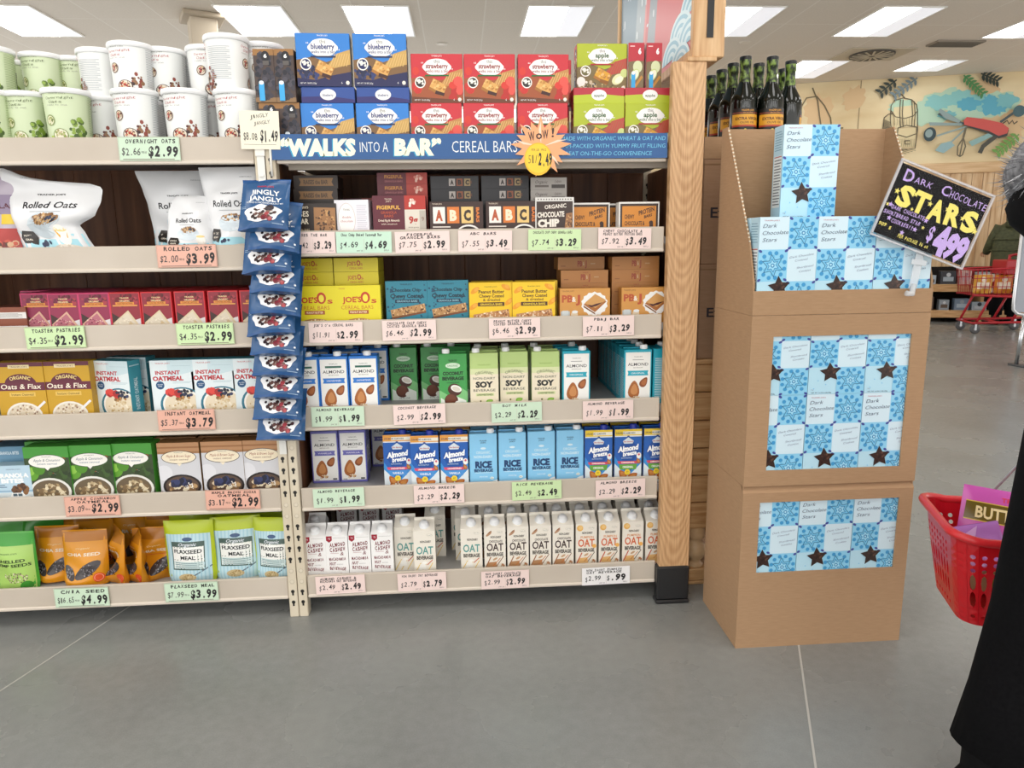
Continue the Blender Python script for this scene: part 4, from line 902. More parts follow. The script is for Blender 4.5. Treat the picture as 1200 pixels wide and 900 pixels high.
# ---- yellow o-cereal bars, teal and golden granola bars, sandwich bars
def a_joes(A):
    A.r(0, 0, 1, 1, '#e4d51f'); A.t(TJ.split()[0], .14, .93, .03, '#b0442a', .14); A.t("JOE'S", .36, .68, .13, '#c03a1e', .43, .03); A.e(.66, .72, .105, '#c03a1e', .13); A.e(.66, .71, .06, '#f0e24a', .085); A.t('s', .85, .66, .13, '#c03a1e', .12, .02); A.t('CEREAL BARS', .47, .5, .09, '#c03a1e', .72, -.01)
    A.r(.27, .34, .72, .43, '#a8552a'); A.t('PEANUT BUTTER', .495, .385, .045, '#f6e8c0', .38, .02); A.e(.5, .04, .42, '#b98a52', .2, n=24); A.blobs(.5, .06, .38, .16, 70, .015, .03, ['#f0e2c0', '#d9b98a', '#9a6a3c', '#e6d2a8'], 3)
def s_joes(A): A.r(0, 0, 1, 1, '#c9bf3a'); A.lines(.15, .85, .1, .9, 16, '#8a8440', .4)
JOES = simple('cereal_bar_carton', 'bar box', .14, .136, .05, '#ddcf24', a_joes, s_joes)
def a_joesf(A): A.r(0, 0, 1, 1, '#dccc26'); A.t("JOE'S", .4, .6, .3, '#b8462a', .2, .02); A.e(.56, .62, .045, '#b8462a', .06); A.e(.56, .62, .022, '#dccc26', .034); A.t('s', .63, .58, .28, '#b8462a', .05); A.t('CEREAL BARS', .5, .26, .16, '#b8462a', .3)
JOESF = simple('cereal_bar_carton', 'bar box', .142, .041, .13, '#d6c628', a_joesf)
def a_teal(A):
    A.r(0, 0, 1, 1, '#2c8298')
    for k in range(26): A.e(rnd.choice((rnd.uniform(.03, .2), rnd.uniform(.8, .97))), rnd.uniform(.05, .95), rnd.uniform(.01, .03), '#1c4a66', n=7)
    A.t(TJ, .5, .93, .03, '#0f3344', .3); A.t('Chocolate Chip', .5, .81, .075, '#12303f', .68, .02); A.t('Chewy Coated', .5, .68, .09, '#12303f', .78, .03); A.r(.22, .525, .8, .6, '#16354e'); A.t('GRANOLA BARS', .51, .563, .045, '#8fc6d4', .5, .01); slab(A, .53, .36, .42, .09, 10, '#b98a56', '#7a4a2a', ['#4a2a1c', '#dcb888', '#8c5a34', '#caa06a'], 70); A.r(.4, .1, .85, .12, '#1f5f78'); A.r(.6, .16, .95, .175, '#1f5f78'); A.r(.06, .02, .94, .04, '#1c5a70')
TEAL = simple('chewy_granola_bar_box', 'bar box', .132, .146, .05, '#2a7a90', a_teal)
def a_gold(A):
    A.r(0, 0, 1, 1, '#eec41c')
    for (x, y, r_) in ((.14, .82, 35), (.86, .88, -30), (.1, .45, 35), (.93, .55, 40)): A.e(x, y, .12, '#e79a1e', .055, r_); A.e(x+.03, y+.02, .06, '#eaa83a', .04, r_)
    A.t(TJ, .5, .9, .028, '#5a3a10', .3); A.t('Peanut Butter', .52, .79, .08, '#4a2c10', .6, .02); A.t('Chewy Coated', .52, .69, .075, '#4a2c10', .58, .02); A.t('& drizzled', .52, .6, .06, '#4a2c10', .4, .01); A.r(.2, .45, .82, .54, '#4f2d14'); A.t('GRANOLA BARS', .51, .495, .05, '#f2d23a', .52, .02); slab(A, .52, .2, .42, .12, 8, '#c08a5a', '#7c4c2a', ['#e7cfae', '#8f5a36', '#d6a878', '#f0e0c8'], 90)
def s_gold(A): A.r(0, 0, 1, 1, '#c9a41e'); A.lines(.15, .85, .1, .9, 14, '#7a6420', .4)
GOLD = simple('drizzled_granola_bar_box', 'bar box', .138, .138, .05, '#e2b91e', a_gold, s_gold)
def a_pbj(A):
    A.r(0, 0, 1, 1, '#cf9448'); A.t(TJ, .16, .93, .04, '#7a3a1a', .24); A.t('PB', .15, .72, .2, '#b5502c', .22, .04); A.t('&', .28, .7, .14, '#efe6d8', .08, .03); A.t('J', .36, .71, .22, '#b5502c', .09, .05)
    pts = []
    for k in range(28): a = 2*math.pi*k/28; r_ = .27 if k % 2 else .245; pts.append((.69+r_*math.cos(a), .56+r_*1.12*math.sin(a)*A.W/A.H*.8))
    A.p(pts, '#efeeea'); A.p([(.47, .54), (.7, .82), (.93, .62), (.7, .32)], '#a8672e'); A.p([(.49, .58), (.7, .84), (.92, .66), (.71, .44)], '#cf9a58'); A.p([(.54, .54), (.64, .52), (.72, .56), (.86, .6), (.74, .5), (.62, .46)], '#4a1c1c'); A.p([(.47, .52), (.7, .3), (.71, .25), (.47, .47)], '#7a4a1e')
    A.r(.02, .0, .2, .36, '#b9c0c2'); A.r(.05, .05, .17, .38, '#ccd3d4'); A.e(.29, .26, .07, '#e0cdb0'); A.r(.2, .0, .38, .16, '#23262e'); A.r(.25, .02, .34, .2, '#dfe3e6'); A.e(.3, .34, .06, '#e6e9ea', .03)
PBJ = simple('sandwich_bar_box', 'bar box', .164, .114, .05, '#c58a44', a_pbj)
def a_pbjf(A): A.r(0, 0, 1, 1, '#b97f44'); A.t('PB', .47, .48, .44, '#9c3f2a', .1, .04); A.t('&', .55, .48, .3, '#d9c2a2', .035); A.t('J', .6, .48, .46, '#9c3f2a', .035, .05); A.r(.7, .42, .8, .5, '#c9a478'); A.r(.06, .25, .16, .33, '#9a6234'); A.t(TJ, .52, .82, .12, '#9c3f2a', .12)
PBJF = simple('sandwich_bar_box', 'bar box', .158, .042, .11, '#b07840', a_pbjf)
# ---- toaster pastry boxes
def pastry(kind):
    c, dk, ic = {'berry': ('#c83f6c', '#6a2138', ['#b05a6a', '#e3c9b8', '#7a2a44', '#d08a9a']), 'red': ('#cf3038', '#701c22', ['#d8cdb8', '#c9bda6', '#e6ddca'])}[kind]
    def f(A):
        A.r(.04, .03, .96, .97, '#8e2836' if kind == 'red' else '#8f2a4c'); A.blobs(.5, .8, .42, .2, 40, .03, .06, [dk, '#a83a44', '#5a1a20'], 3); A.r(.1, .66, .9, .69, '#e0a050'); A.t(TJ.split()[0], .5, .86, .035, '#f0d8a0', .3, .02); A.t("ORGANIC", .5, .79, .04, '#f0d8a0', .34, .03); A.r(.2, .7, .8, .76, '#d98a3c'); A.t('TOASTER PASTRIES', .5, .73, .035, '#5a1a14', .5)
        A.p([(.05, .03), (.95, .03), (.95, .3), (.6, .24), (.05, .5)], '#3d2420'); A.p([(.75, .03), (.96, .03), (.96, .36), (.7, .3)], '#d9d4d6')
        A.p([(.06, .25), (.58, .56), (.88, .22), (.56, .03), (.06, .03)], '#d8c7a4' if kind == 'red' else '#d4a890'); A.p([(.12, .26), (.56, .5), (.8, .22), (.5, .05), (.12, .05)], ic[0] if kind == 'red' else '#b36a78'); A.blobs(.45, .27, .28, .16, 40, .015, .03, ic, 4); A.p([(.42, .03), (.62, .3), (.9, .08), (.9, .03)], '#cdb68f' if kind == 'red' else '#c98a80'); A.blobs(.64, .14, .14, .1, 16, .015, .03, ic, 5); A.e(.1, .06, .06, '#1c1214')
    def sd(A): A.r(.03, .03, .97, .97, c); A.t('toaster pastries', .5, .5, .04, '#f0d8a0', .6)
    return simple('toaster_pastry_box', 'pastry box', .093, .127, .15, c, f, sd)
PASB, PASR = pastry('berry'), pastry('red')
# ---- hot cereal boxes
def a_flaxoat(A):
    A.r(0, 0, 1, 1, '#c69a22'); A.r(0, .93, 1, 1, '#5f2233'); A.r(.28, .9, .72, .96, '#e0cfa0'); A.t(TJ, .5, .93, .025, '#5f2233', .36)
    A.e(.5, .64, .33, '#5f2233', .22, n=24, a0=0, a1=180); A.t('ORGANIC', .5, .755, .06, '#e8d28a', .44, .02, arc=.6); A.r(.0, .53, 1, .665, '#642537'); A.t('Oats & Flax', .5, .6, .085, '#f4ead6', .84, .01, .1); A.r(.24, .43, .78, .5, '#ddb95a'); A.t('Instant Oatmeal', .51, .465, .04, '#6a4a14', .46, .01)
    A.e(.5, .1, .38, '#e9e4da', .3, n=24); A.e(.5, .1, .34, '#d9cdb8', .26, n=24); A.blobs(.5, .15, .3, .18, 90, .015, .03, ['#efe6d6', '#c9b596', '#8a6a5a', '#e0d3bc', '#a99072'], 3); A.strip([(.75, .2), (.96, .34)], .05, '#e8e6e4')
def s_gold2(A): A.r(0, 0, 1, 1, '#bd9322'); A.t('Oats & Flax', .5, .5, .05, '#642537', .7, 0, 0, 90)
FLAXO = simple('oat_flax_box', 'oatmeal box', .146, .19, .05, '#c0951f', a_flaxoat, s_gold2)
def a_inst(A):
    A.r(0, 0, 1, 1, '#dfe9ec'); A.p([(.4, .7), (1, .8), (1, 1), (.4, 1)], '#c9dde3'); A.t(TJ, .3, .95, .025, '#c03038', .34); A.r(.5, .9, .95, .905, '#a9c3ca'); A.t('INSTANT', .4, .79, .065, '#b8323c', .58, .04); A.t('OATMEAL', .4, .69, .075, '#b8323c', .72, .05); A.r(.5, .62, .95, .628, '#a9c3ca'); A.r(.5, .6, .9, .606, '#a9c3ca')
    A.e(.2, .57, .1, '#1f4f7a'); A.t('GLUTEN', .2, .585, .016, '#fff', .13); A.t('FREE', .2, .555, .016, '#fff', .09)
    A.e(.68, .22, .52, '#31748a', .44, n=28); A.e(.68, .23, .46, '#f1eee8', .39, n=28); A.e(.68, .22, .42, '#e3d6bd', .35, n=28); A.blobs(.66, .15, .34, .24, 90, .018, .035, ['#f0e6d0', '#d6c19a', '#e3d3b4', '#c4a878'], 3)
    A.blobs(.5, .42, .14, .07, 6, .07, .1, ['#c7322f', '#d9453c', '#a82a2a'], 4, .9); A.blobs(.78, .42, .2, .08, 16, .035, .05, ['#252a44', '#363d60', '#1a1d30'], 6, .9); A.blobs(.7, .33, .16, .04, 8, .03, .045, ['#8a6238', '#b5854e'], 8)
def s_inst(A): A.r(0, 0, 1, 1, '#4fa3b3'); A.t('INSTANT OATMEAL', .5, .5, .22, '#eaf4f6', .8*A.H/A.W, .02, 0, 90) if False else A.t('INSTANT OATMEAL', .5, .42, .09, '#eaf4f6', 1.9, .02, 0, 90); A.r(.1, .9, .9, .92, '#c8e3e8')
INST = simple('instant_oatmeal_box', 'oatmeal box', .132, .186, .055, '#4a9fb0', a_inst, s_inst)
def hot(kind):
    g = kind == 'green'
    def f(A):
        A.r(0, 0, 1, 1, '#4a9a3c' if g else '#b98a62'); A.r(0, .0, 1, .8, '#384a2a' if g else '#cfcfd4')
        if g:
            A.e(.12, .52, .17, '#5f9a2c'); A.e(.1, .56, .1, '#8cbf4a'); A.e(.3, .6, .14, '#4f8a26'); A.strip([(.55, .42), (.62, .5), (.9, .8)], .07, '#8a4a24'); A.strip([(.52, .3), (.66, .52)], .05, '#b9c3cc'); A.blobs(.75, .5, .25, .2, 20, .05, .1, ['#2a3a1e', '#33471f', '#3f5a2a'], 5)
        else: A.e(.12, .45, .2, '#dddde2'); A.r(0, .8, 1, .84, '#a0734c'); A.r(0, .9, 1, .93, '#9c6b44')
        A.e(.5, .735, .42, '#3a2a2a' if not g else '#3c5a34', .17, n=28); A.e(.5, .735, .405, '#f3f0ea' if g else '#efe2c8', .155, n=28); A.p([(.44, .62), (.56, .62), (.5, .57)], '#f3f0ea' if g else '#efe2c8')
        A.t('Apple & Cinnamon' if g else 'Maple & Brown Sugar', .5, .76, .05, '#5a6a7a' if g else '#a0522d', .6, 0, .3); A.t('instant oatmeal', .5, .695, .035, '#4a6a8a' if g else '#7a4a2a', .44); A.t(TJ, .5, .82, .018, '#777', .22)
        if g: bowl(A, .5, .18, .47, '#e3e1db', '#6a5a44', ['#d3c3a0', '#a8906a', '#e3d6b8', '#7d6648', '#b9a480'], (), 3, .72)
        else: bowl(A, .52, .2, .46, '#241c1c', '#5a463a', ['#d9c7a6', '#b9966a', '#e9dcc0', '#8a6a4a'], ['#252a48', '#343c66', '#1b1e34'], 4, .66, 20); A.blobs(.05, .06, .08, .06, 8, .02, .035, ['#8a2a2a', '#5a1c1c'], 4) if not g else None
        if not g: A.blobs(.7, .2, .1, .1, 14, .012, .02, ['#f0ece6'], 9)
    def sd(A): A.r(0, 0, 1, 1, '#4fae3e' if g else '#8a6634'); A.t('OATMEAL', .5, .5, .05, '#e9f2e0', .9, .01, 0, 90)
    return simple('oatmeal_box', 'oatmeal box', .14 if g else .133, .184, .06, '#4fa63e' if g else '#a5774c', f, sd)
HOTG, HOTB = hot('green'), hot('brown')
def a_gran(A):
    A.r(0, 0, 1, 1, '#b9d3e3'); A.r(0, .3, 1, .34, '#8fb0c9'); A.r(0, 0, 1, .28, '#d3dde0'); A.t(TJ, .6, .9, .03, '#3a5a7a', .34); A.t('GRANOLA', .55, .74, .11, '#f4f7f8', .8, .06); A.t('BITES', .55, .6, .11, '#f4f7f8', .54, .06); A.r(.1, .42, .4, .44, '#4a6a8a'); A.r(.1, .47, .36, .49, '#4a6a8a'); A.blobs(.68, .36, .2, .12, 22, .05, .08, ['#6a4a32', '#8a6240', '#4f3626'], 3)
    A.p([(.38, .08), (.92, .08), (.92, .18), (.82, .19), (.76, .27), (.5, .27), (.46, .18), (.38, .17)], '#f2f2f0'); A.r(.52, .18, .62, .25, '#5a6a74'); A.r(.64, .18, .74, .25, '#5a6a74'); A.e(.5, .08, .055, '#2c2c30'); A.e(.8, .08, .055, '#2c2c30'); A.r(0, 0, 1, .03, '#cdbfa2')
GRAN = simple('granola_bites_box', 'granola box', .13, .125, .05, '#a9c6d9', a_gran)
def a_granf(A): A.r(0, 0, 1, 1, '#6f9bb8'); A.t('GRANOLA BITES', .5, .5, .25, '#e4eef4', .5, .03)
GRANF = simple('granola_bites_box', 'granola box', .128, .042, .12, '#6f9bb8', a_granf)
def a_bis(A): A.r(0, 0, 1, .55, '#e6e4e0'); A.r(0, .55, 1, 1, '#8a4a32'); A.lines(.1, .9, .1, .5, 5, '#8a8682', .4)
BIS = simple('flat_snack_box', 'snack box', .12, .05, .12, '#7a4432', a_bis)
# ---- pouches: a pillow whose outline, bulge and print are given per kind
class Pouch:
    def __init__(s, name, cat, st, T, col, draw, nu=20, nv=22, crump=.003, seed=1, rough=.25, top=None):
        """st: list of (z, x left, x right); T: half thickness"""
        s.st = st; s.T = T; s.cr = crump; r_ = random.Random(seed); s.ph = [(r_.uniform(15, 60), r_.uniform(-50, 50), r_.uniform(0, 6)) for _ in range(5)]
        H = st[-1][0]; s.H = H; s.W = max(b-a for _, a, b in st); mb = MB()
        F = [[s.pt(i/nu, j/nv, 0, -1) for i in range(nu+1)] for j in range(nv+1)]; B = [[s.pt(i/nu, j/nv, 0, 1) for i in range(nu+1)] for j in range(nv+1)]
        vs = [p for rw in F for p in rw]; k = nu+1
        mb.add(vs, [(j*k+i, j*k+i+1, (j+1)*k+i+1, (j+1)*k+i) for j in range(nv) for i in range(nu)], M(col, rough), True)
        mb.add([p for rw in B for p in rw], [(j*k+i, (j+1)*k+i, (j+1)*k+i+1, j*k+i+1) for j in range(nv) for i in range(nu)], M(col, rough), True)
        bot = F[0]+B[0][::-1]; mb.add(bot, [list(range(len(bot)))], M(col, rough))
        A = Art(mb, lambda u, v, h: s.pt(u/s.W, v/H, h, -1), s.W, H, True, base=.0007, step=.00005, rough=rough); draw(A)
        s.proto = Proto(name, cat, mb, w=s.W, h=H, d=2*T)
    def ed(s, z):
        st = s.st
        for (z0, a0, b0), (z1, a1, b1) in zip(st, st[1:]):
            if z <= z1+1e-9: t = (z-z0)/(z1-z0); t2 = t*t*(3-2*t)*.5+t*.5; return a0+(a1-a0)*t2, b0+(b1-b0)*t2
        return st[-1][1:]
    def pt(s, u, v, h, sd):
        z = v*s.H; a, b = s.ed(z); uc = min(1, max(0, u))
        prof = (max(0, math.sin(math.pi*uc))**.55)*(1-v)**.55*(1.18 if v > .08 else .95+.23*v/.08)
        w_ = sum(math.sin(p*z+q*(a+(b-a)*u)+f) for p, q, f in s.ph)*s.cr*(.25+prof)*(1 if 0 < uc < 1 else 0)
        y = sd*(s.T*prof+h)+w_*(1 if sd < 0 else .6)
        return (a+(b-a)*u, y+s.T, z)
def pouch_std(w, h, ww=None): return [(0, -w/2*.94, w/2*.94), (h*.12, -w/2, w/2), (h*.9, -w/2, w/2), (h, -w/2, w/2)]
# ================================================================ goods on the shelves
def X(px, py, Y): return onY(px, py, Y).x
def put(pr, px, py, Y, z, label, group=None, rz=0, **k):
    z += pr.d*math.sin(R(abs(k.get('rx', 0))))*1.25; return pr.place(label, (X(px, py, Y), Y, z+.0002), rz, group, **k)
# ---- top shelf, left: canisters
z0 = SL[0]; z1 = z0+.1598
Gc = 'paper oat canisters on the top left shelf'
for pr, px, Y, lab in (
 (CANG, -13, .08, 'pale green oat canister cut by the photo edge, lower row'), (CANG, 34, .12, 'lower green oat canister, second from left on the top shelf'), (CANG, 79.5, .075, 'front lower green oat canister beside the white ones'),
 (CANW, 122, .19, 'set-back lower white oat canister just right of the green ones'), (CANW, 160, .08, 'lower white oat canister above the start of the green price tag'), (CANW, 191, .375, 'white oat canister glimpsed far behind two lower white ones'),
 (CANW, 218, .08, 'lower white oat canister above the end of the green price tag'), (CANW, 248, .215, 'white oat canister tucked behind, left of the lower rightmost one'), (CANW, 278, .08, 'lower rightmost white oat canister next to the white price card'),
 (CANW, 309, .22, 'lower white canister behind the blueberry boxes'), (CANG, 68, .38, 'lower green canister deep behind the front green ones'), (CANW, 168, .235, 'lower white canister hidden behind the one above the price tag'), (CANW, 240, .37, 'lower white canister at the very back'), (CANG, -13, .24, 'lower green canister behind the one cut by the photo edge')):
    put(pr, px, 130, Y, z0, lab, Gc, rz=rnd.uniform(-14, 14))
for pr, px, Y, lab in (
 (CANG, -8, .25, 'upper green oat canister cut by the photo edge'), (CANG, 15, .43, 'upper green canister seen between two others at the far left'), (CANG, 51, .33, 'upper green oat canister, middle of the upper green row'), (CANG, 90, .38, 'upper green oat canister touching the white canisters'),
 (CANW, 118, .275, 'leftmost upper white oat canister turned to its text side'), (CANW, 155.5, .2, 'upper white oat canister with berries at its foot, second from left'), (CANW, 194.5, .265, 'upper white oat canister showing two bowls on its side'),
 (CANW, 227, .365, 'low set-back upper white canister just left of the tallest one'), (CANW, 245, .238, 'narrow view of a white canister far back in the upper row'), (CANW, 268, .112, 'tallest looking upper white canister turned to its nutrition text'), (CANW, 309, .2, 'upper white canister behind the upright blueberry boxes')):
    put(pr, px, 85, Y, z1, lab, Gc, rz={118: 95, 268: 95, 227: 100}.get(px, rnd.uniform(-20, 20)))
# white cases and orange bags on the rack behind the canisters
mb = MB(); mb.box(-.14, .14, 0, .2, 0, .1, M('#e6e5e1', .5), .003); A = Art(mb, front(mb, .28, .2), .28, .1); A.r(.3, .7, .7, .78, '#777')
WC = Proto('white_case', 'case', mb)
mb = MB(); mb.box(-1.9, .62, 0, .5, -.03, 0, STEELG); mb.box(-1.86, -1.82, .2, .24, -1.66, -.03, UPR); mb.box(.5, .54, .2, .24, -1.66, -.03, UPR)
obj('rear_shelf', mb, None, (0, .66, 1.66+.03), label='top of the back-to-back shelf behind the canisters', cat='shelves')
for px, lab in ((41, 'white case behind the upper green canisters'), (126, 'white case behind the upper white canisters')): WC.place(lab, (X(px, 70, .8), .8, 1.6902), 0, 'white cases on the rear shelf', sc=(1, 1, 2.35))
BG = Pouch('orange_bag', 'bag', pouch_std(.16, .27), .03, '#c8652c', lambda A: (A.r(.1, .3, .9, .8, '#b5502a'), A.e(.5, .5, .3, '#e0a060')), seed=4).proto
for px, lab in ((188, 'orange bag behind the middle white canisters'), (246, 'orange bag behind the canisters near the blueberry boxes'), (338, 'orange bag behind the upright blueberry boxes')): BG.place(lab, (X(px, 60, .8), .8, 1.6902), 0, 'orange bags on the rear shelf')
# ---- top shelf, right: fruit bar boxes
z0 = SR[0]; h = BLUE[0].h; Gb = 'fruit bar boxes on the top right shelf'
for i, px in enumerate((316.5, 340)): put(BLUE[1], px, 140, .025, z0, 'blueberry box standing on its end, lower row, %s of two' % ('left', 'right')[i], Gb)
for i, px in enumerate((310, 333.5)): put(BLUE[1], px, 90, .02, z0+h+.0004, 'blueberry box standing on its end, upper row, %s of two' % ('left', 'right')[i], Gb, rz=-2, sc=(1, 1, 1.06))
for i, px in enumerate((384, 448.5)):
    n = ('left', 'right')[i]
    put(BLUE[0], px, 140, .03, z0, 'front facing blueberry bar box behind the sign, %s of two' % n, Gb)
    put(BLUE[2], px+.5, 112, .03, z0+h+.0005, 'blueberry box lying flat between upper and lower boxes, %s of two' % n, Gb)
    put(BLUE[0], px-5+i*2, 70, .028, z0+h+.0465, 'highest blueberry bar box facing front, %s of two' % n, Gb, sc=(1, 1, 1.06), rz=1.5-i)
for i, px in enumerate((511.5, 573, 636)):
    n = ('left', 'middle', 'right')[i]
    put(STRAW[0], px, 140, .03, z0, 'lower red strawberry bar box, %s of three' % n, Gb, sc=(.98, 1, 1))
    put(STRAW[0], px+.8, 93, .032, z0+h+.0004, 'upper red strawberry bar box, %s of three' % n, Gb, sc=(.98, 1, 1))
    if i == 2: put(STRAW[0], px+4, 93, .1, z0+h+.0004, 'strawberry bar box whose edge shows behind the upper right one', Gb); put(STRAW[0], px+2, 140, .1, z0, 'strawberry bar box behind the lower right one', Gb)
for i, px in enumerate((702, 762)):
    n = ('left', 'right')[i]
    put(APPLE[0], px, 140, .03, z0, 'lower green apple bar box, %s of two' % n, Gb); put(APPLE[2], px, 110, .034, z0+h+.0005, 'red topped apple box lying flat, %s of two' % n, Gb)
put(APPLE[0], 705.5, 75, .09, z0+h+.0465, 'upper green apple bar box facing front', Gb)
for i, px in enumerate((745, 766)): put(APPLE[1], px+.5, 75, .08, z0+h+.0465, 'apple box standing on its end by the picture board, %s of two' % ('left', 'right')[i], Gb, sc=(.82, 1, 1))
# ---- second shelf, left: bags of oats
z0 = SL[1]
def oats(A):
    A.r(.02, .0, .98, .2, '#a9dbe8'); A.p([(.0, 0), (.25, 0), (.1, .3), (.02, .3)], '#a9dbe8'); A.p([(.98, 0), (.7, 0), (.86, .26), (.98, .26)], '#a9dbe8')
    A.t(TJ, .5, .7, .018, '#2b2b2f', .3, .03); A.t('Rolled Oats', .5, .585, .075, '#26262b', .6, .015); A.r(.3, .505, .66, .511, '#9aa0a6')
    A.e(.5, .36, .24, '#d2dde4', .14); A.e(.5, .4, .21, '#c9d4dc', .08); A.e(.5, .42, .19, '#a9825a', .06); A.blobs(.5, .43, .17, .05, 50, .012, .024, ['#c9a070', '#8f6a44', '#d9b98a', '#7a5636'], 3); A.blobs(.6, .42, .06, .03, 6, .014, .022, ['#2c3450', '#1f2538'], 4)
    A.e(.76, .25, .09, '#f2eee6', .11); A.p([(.68, .31), (.84, .31), (.81, .21), (.71, .21)], '#e2a62c'); A.e(.76, .31, .08, '#f0d08a', .025); A.blobs(.42, .17, .08, .05, 8, .02, .03, ['#2f3a5a', '#242c48'], 5); A.e(.72, .09, .2, '#ddd5c8', .05); A.blobs(.72, .09, .16, .035, 20, .012, .02, ['#cbbfae', '#e9e2d6'], 5)
    A.p([(.12, .16), (.3, .14), (.34, .22), (.3, .29), (.14, .3), (.09, .22)], '#2e2a28'); A.t('WHOLE', .21, .245, .022, '#efe6d6', .14, .02); A.t('GRAIN', .21, .2, .022, '#efe6d6', .12, .02)
    A.t('RESEALABLE', .8, .885, .012, '#8a8d92', .2)
def bag(st, label, px, Y, rz=0, crump=.006, seed=1, T=.045, z=z0, draw=oats, col='#e9eaec', name='oats_bag', cat='bag', group='bags on the second left shelf'):
    Pouch(name, cat, st, T, col, draw, 24, 28, crump, seed).proto.place(label, (X(px, 260, Y), Y, z+.0003), rz, group)
bag([(0, -.105, .105), (.07, -.128, .07), (.095, -.132, .055), (.125, -.14, .105), (.17, -.146, .128), (.2, -.15, .135), (.216, -.152, .125), (.224, -.155, .03), (.232, -.158, -.06), (.25, -.162, -.11), (.266, -.165, -.15)], 'crumpled white rolled oats bag standing alone at the left', 62, .03, 0, .006, 3)
bag([(0, -.1, .1), (.08, -.105, .105), (.16, -.115, .11), (.2, -.125, .1), (.265, -.145, .11)], 'white rolled oats bag behind the folded one', 212, .13, 0, .005, 5)
bag([(0, -.072, .08), (.05, -.075, .078), (.13, -.065, .07), (.165, -.05, .06), (.18, -.035, .06)], 'short folded over rolled oats bag in front', 217, .03, 0, .007, 8)
bag([(0, -.072, .085), (.06, -.08, .09), (.16, -.085, .09), (.22, -.095, .09), (.265, -.1, .085)], 'white rolled oats bag next to the hanging blue strip', 268, .03, -6, .005, 11)
def mix(A): A.r(.05, .05, .95, .35, '#b03a34'); A.blobs(.5, .14, .4, .14, 40, .03, .06, ['#7a2a26', '#c9553f', '#5a3a2a', '#d9b08a'], 4); A.r(.05, .52, .95, .75, '#8f7f9a'); A.t('GRANOLA', .5, .62, .06, '#5a2436', .7, .03); A.r(.7, .4, .95, .52, '#e2c23a')
bag([(0, -.09, .085), (.1, -.1, .09), (.22, -.1, .085), (.25, -.095, .07)], 'purple and red bag at the left edge of the second shelf', -14, .05, 0, .004, 13, .035, draw=mix, col='#b9aebd')
# ---- second shelf, right: bar boxes
z0 = SR[1]; Gs = 'bar boxes on the second right shelf'
put(RAISE, 366, 255, .03, z0, 'dark brown oat bar box with large white lettering', Gs)
for k, lab in enumerate(('brown oat bar box at the bottom of the flat stack', 'flat brown oat bar box second from the bottom', 'flat brown oat bar box in the middle of its stack', 'brown oat bar box lying flat, second from top', 'brown oat bar box lying on top of its stack')): put(RAISEF, 371-(k == 3), 230, .1, z0+.0405*k, lab, Gs, sc=(.94, 1, .955))
put(BOOK, 412, 250, .03, z0, 'white baked bar box with an oval on its front', Gs, rz=-6)
put(FIG, 468, 250, .03, z0, 'maroon and red fig bar box facing front', Gs, sc=(.94, 1, 1))
for k, lab in enumerate(('bottom maroon fig box of the flat stack', 'fifth flat maroon fig box from the top', 'fourth flat maroon fig box from the top', 'third flat maroon fig box from the top', 'second flat maroon fig box from the top', 'flat maroon fig box on top of its stack')): put(FIGF, 472, 230, .1, z0+.0348*k, lab, Gs, sc=(.92, 1, .985))
for k, lab in enumerate(('bottom of the dim maroon stack left of the fig stack', 'dim maroon fig box second from the bottom', 'dim maroon fig box third from the bottom', 'dim maroon fig box on top, left of the fig stack')): put(FIGF, 420, 230, .26, z0+.0355*k, lab, Gs, sc=(.8, 1, 1))
for i, px in enumerate((535, 600.5)): put(ABC, px, 252, .03, z0, 'brown bar box with three letter tiles, %s of two' % ('left', 'right')[i], Gs, sc=(.945, 1, 1))
for i, px in enumerate((533, 592)):
    for k in range(5): put(ABCF, px, 225, .1, z0+.0395*k, 'black letter tile box lying flat, %s stack, %s' % (('left', 'right')[i], ('lowest', 'second from bottom', 'third from bottom', 'second from top', 'topmost')[k]), Gs, sc=(.93, 1, .93))
put(CHIP, 650, 250, .024, z0, 'brown and white organic chocolate chip bar box', Gs, sc=(.94, 1, 1))
for k in range(5): put(CHIPF, 643, 225, .1, z0+.0382*k, 'pale flat chocolate chip bar box, %s of its stack' % ('lowest', 'second from bottom', 'third from bottom', 'second from top', 'top')[k], Gs, sc=(.93, 1, 1.05))
put(PRO, 691, 250, .06, z0, 'orange chewy protein bar box in the shade, left one', Gs); put(PRO, 749, 250, .03, z0, 'orange chewy protein bar box in front, right one', Gs)
for k in range(3): put(PRO, 719+k*3, 250, .12+.055*k, z0, 'protein bar box whose white edge shows between the orange two, %s' % ('front', 'middle', 'back')[k], Gs)
# ---- third shelf, left: toaster pastries
z0 = SL[2]; Gt = 'toaster pastry boxes on the third left shelf'
for i, (pr, px, Y, rz) in enumerate(((PASB, 45, .06, 0), (PASB, 77, .03, 0), (PASB, 113, .03, 0), (PASR, 149, .03, 0), (PASR, 186, .03, 0), (PASR, 225, .03, 0), (PASR, 264, .03, 0), (PASR, 301.5, .03, 0))):
    put(pr, px-2, 362, Y, z0, ('pink' if pr is PASB else 'red')+' toaster pastry box, '+ORD[i]+' in the front row', Gt)
    put(pr, px-2, 362, Y+.16, z0, ('pink' if pr is PASB else 'red')+' toaster pastry box behind the '+ORD[i]+' front one', Gt)
for k in range(2): put(BIS, 8, 375, .05, z0+k*.0505, 'flat dark snack box at the left edge, %s of two' % ('lower', 'upper')[k], Gt, sc=(1, 1, .7 if k else 1))
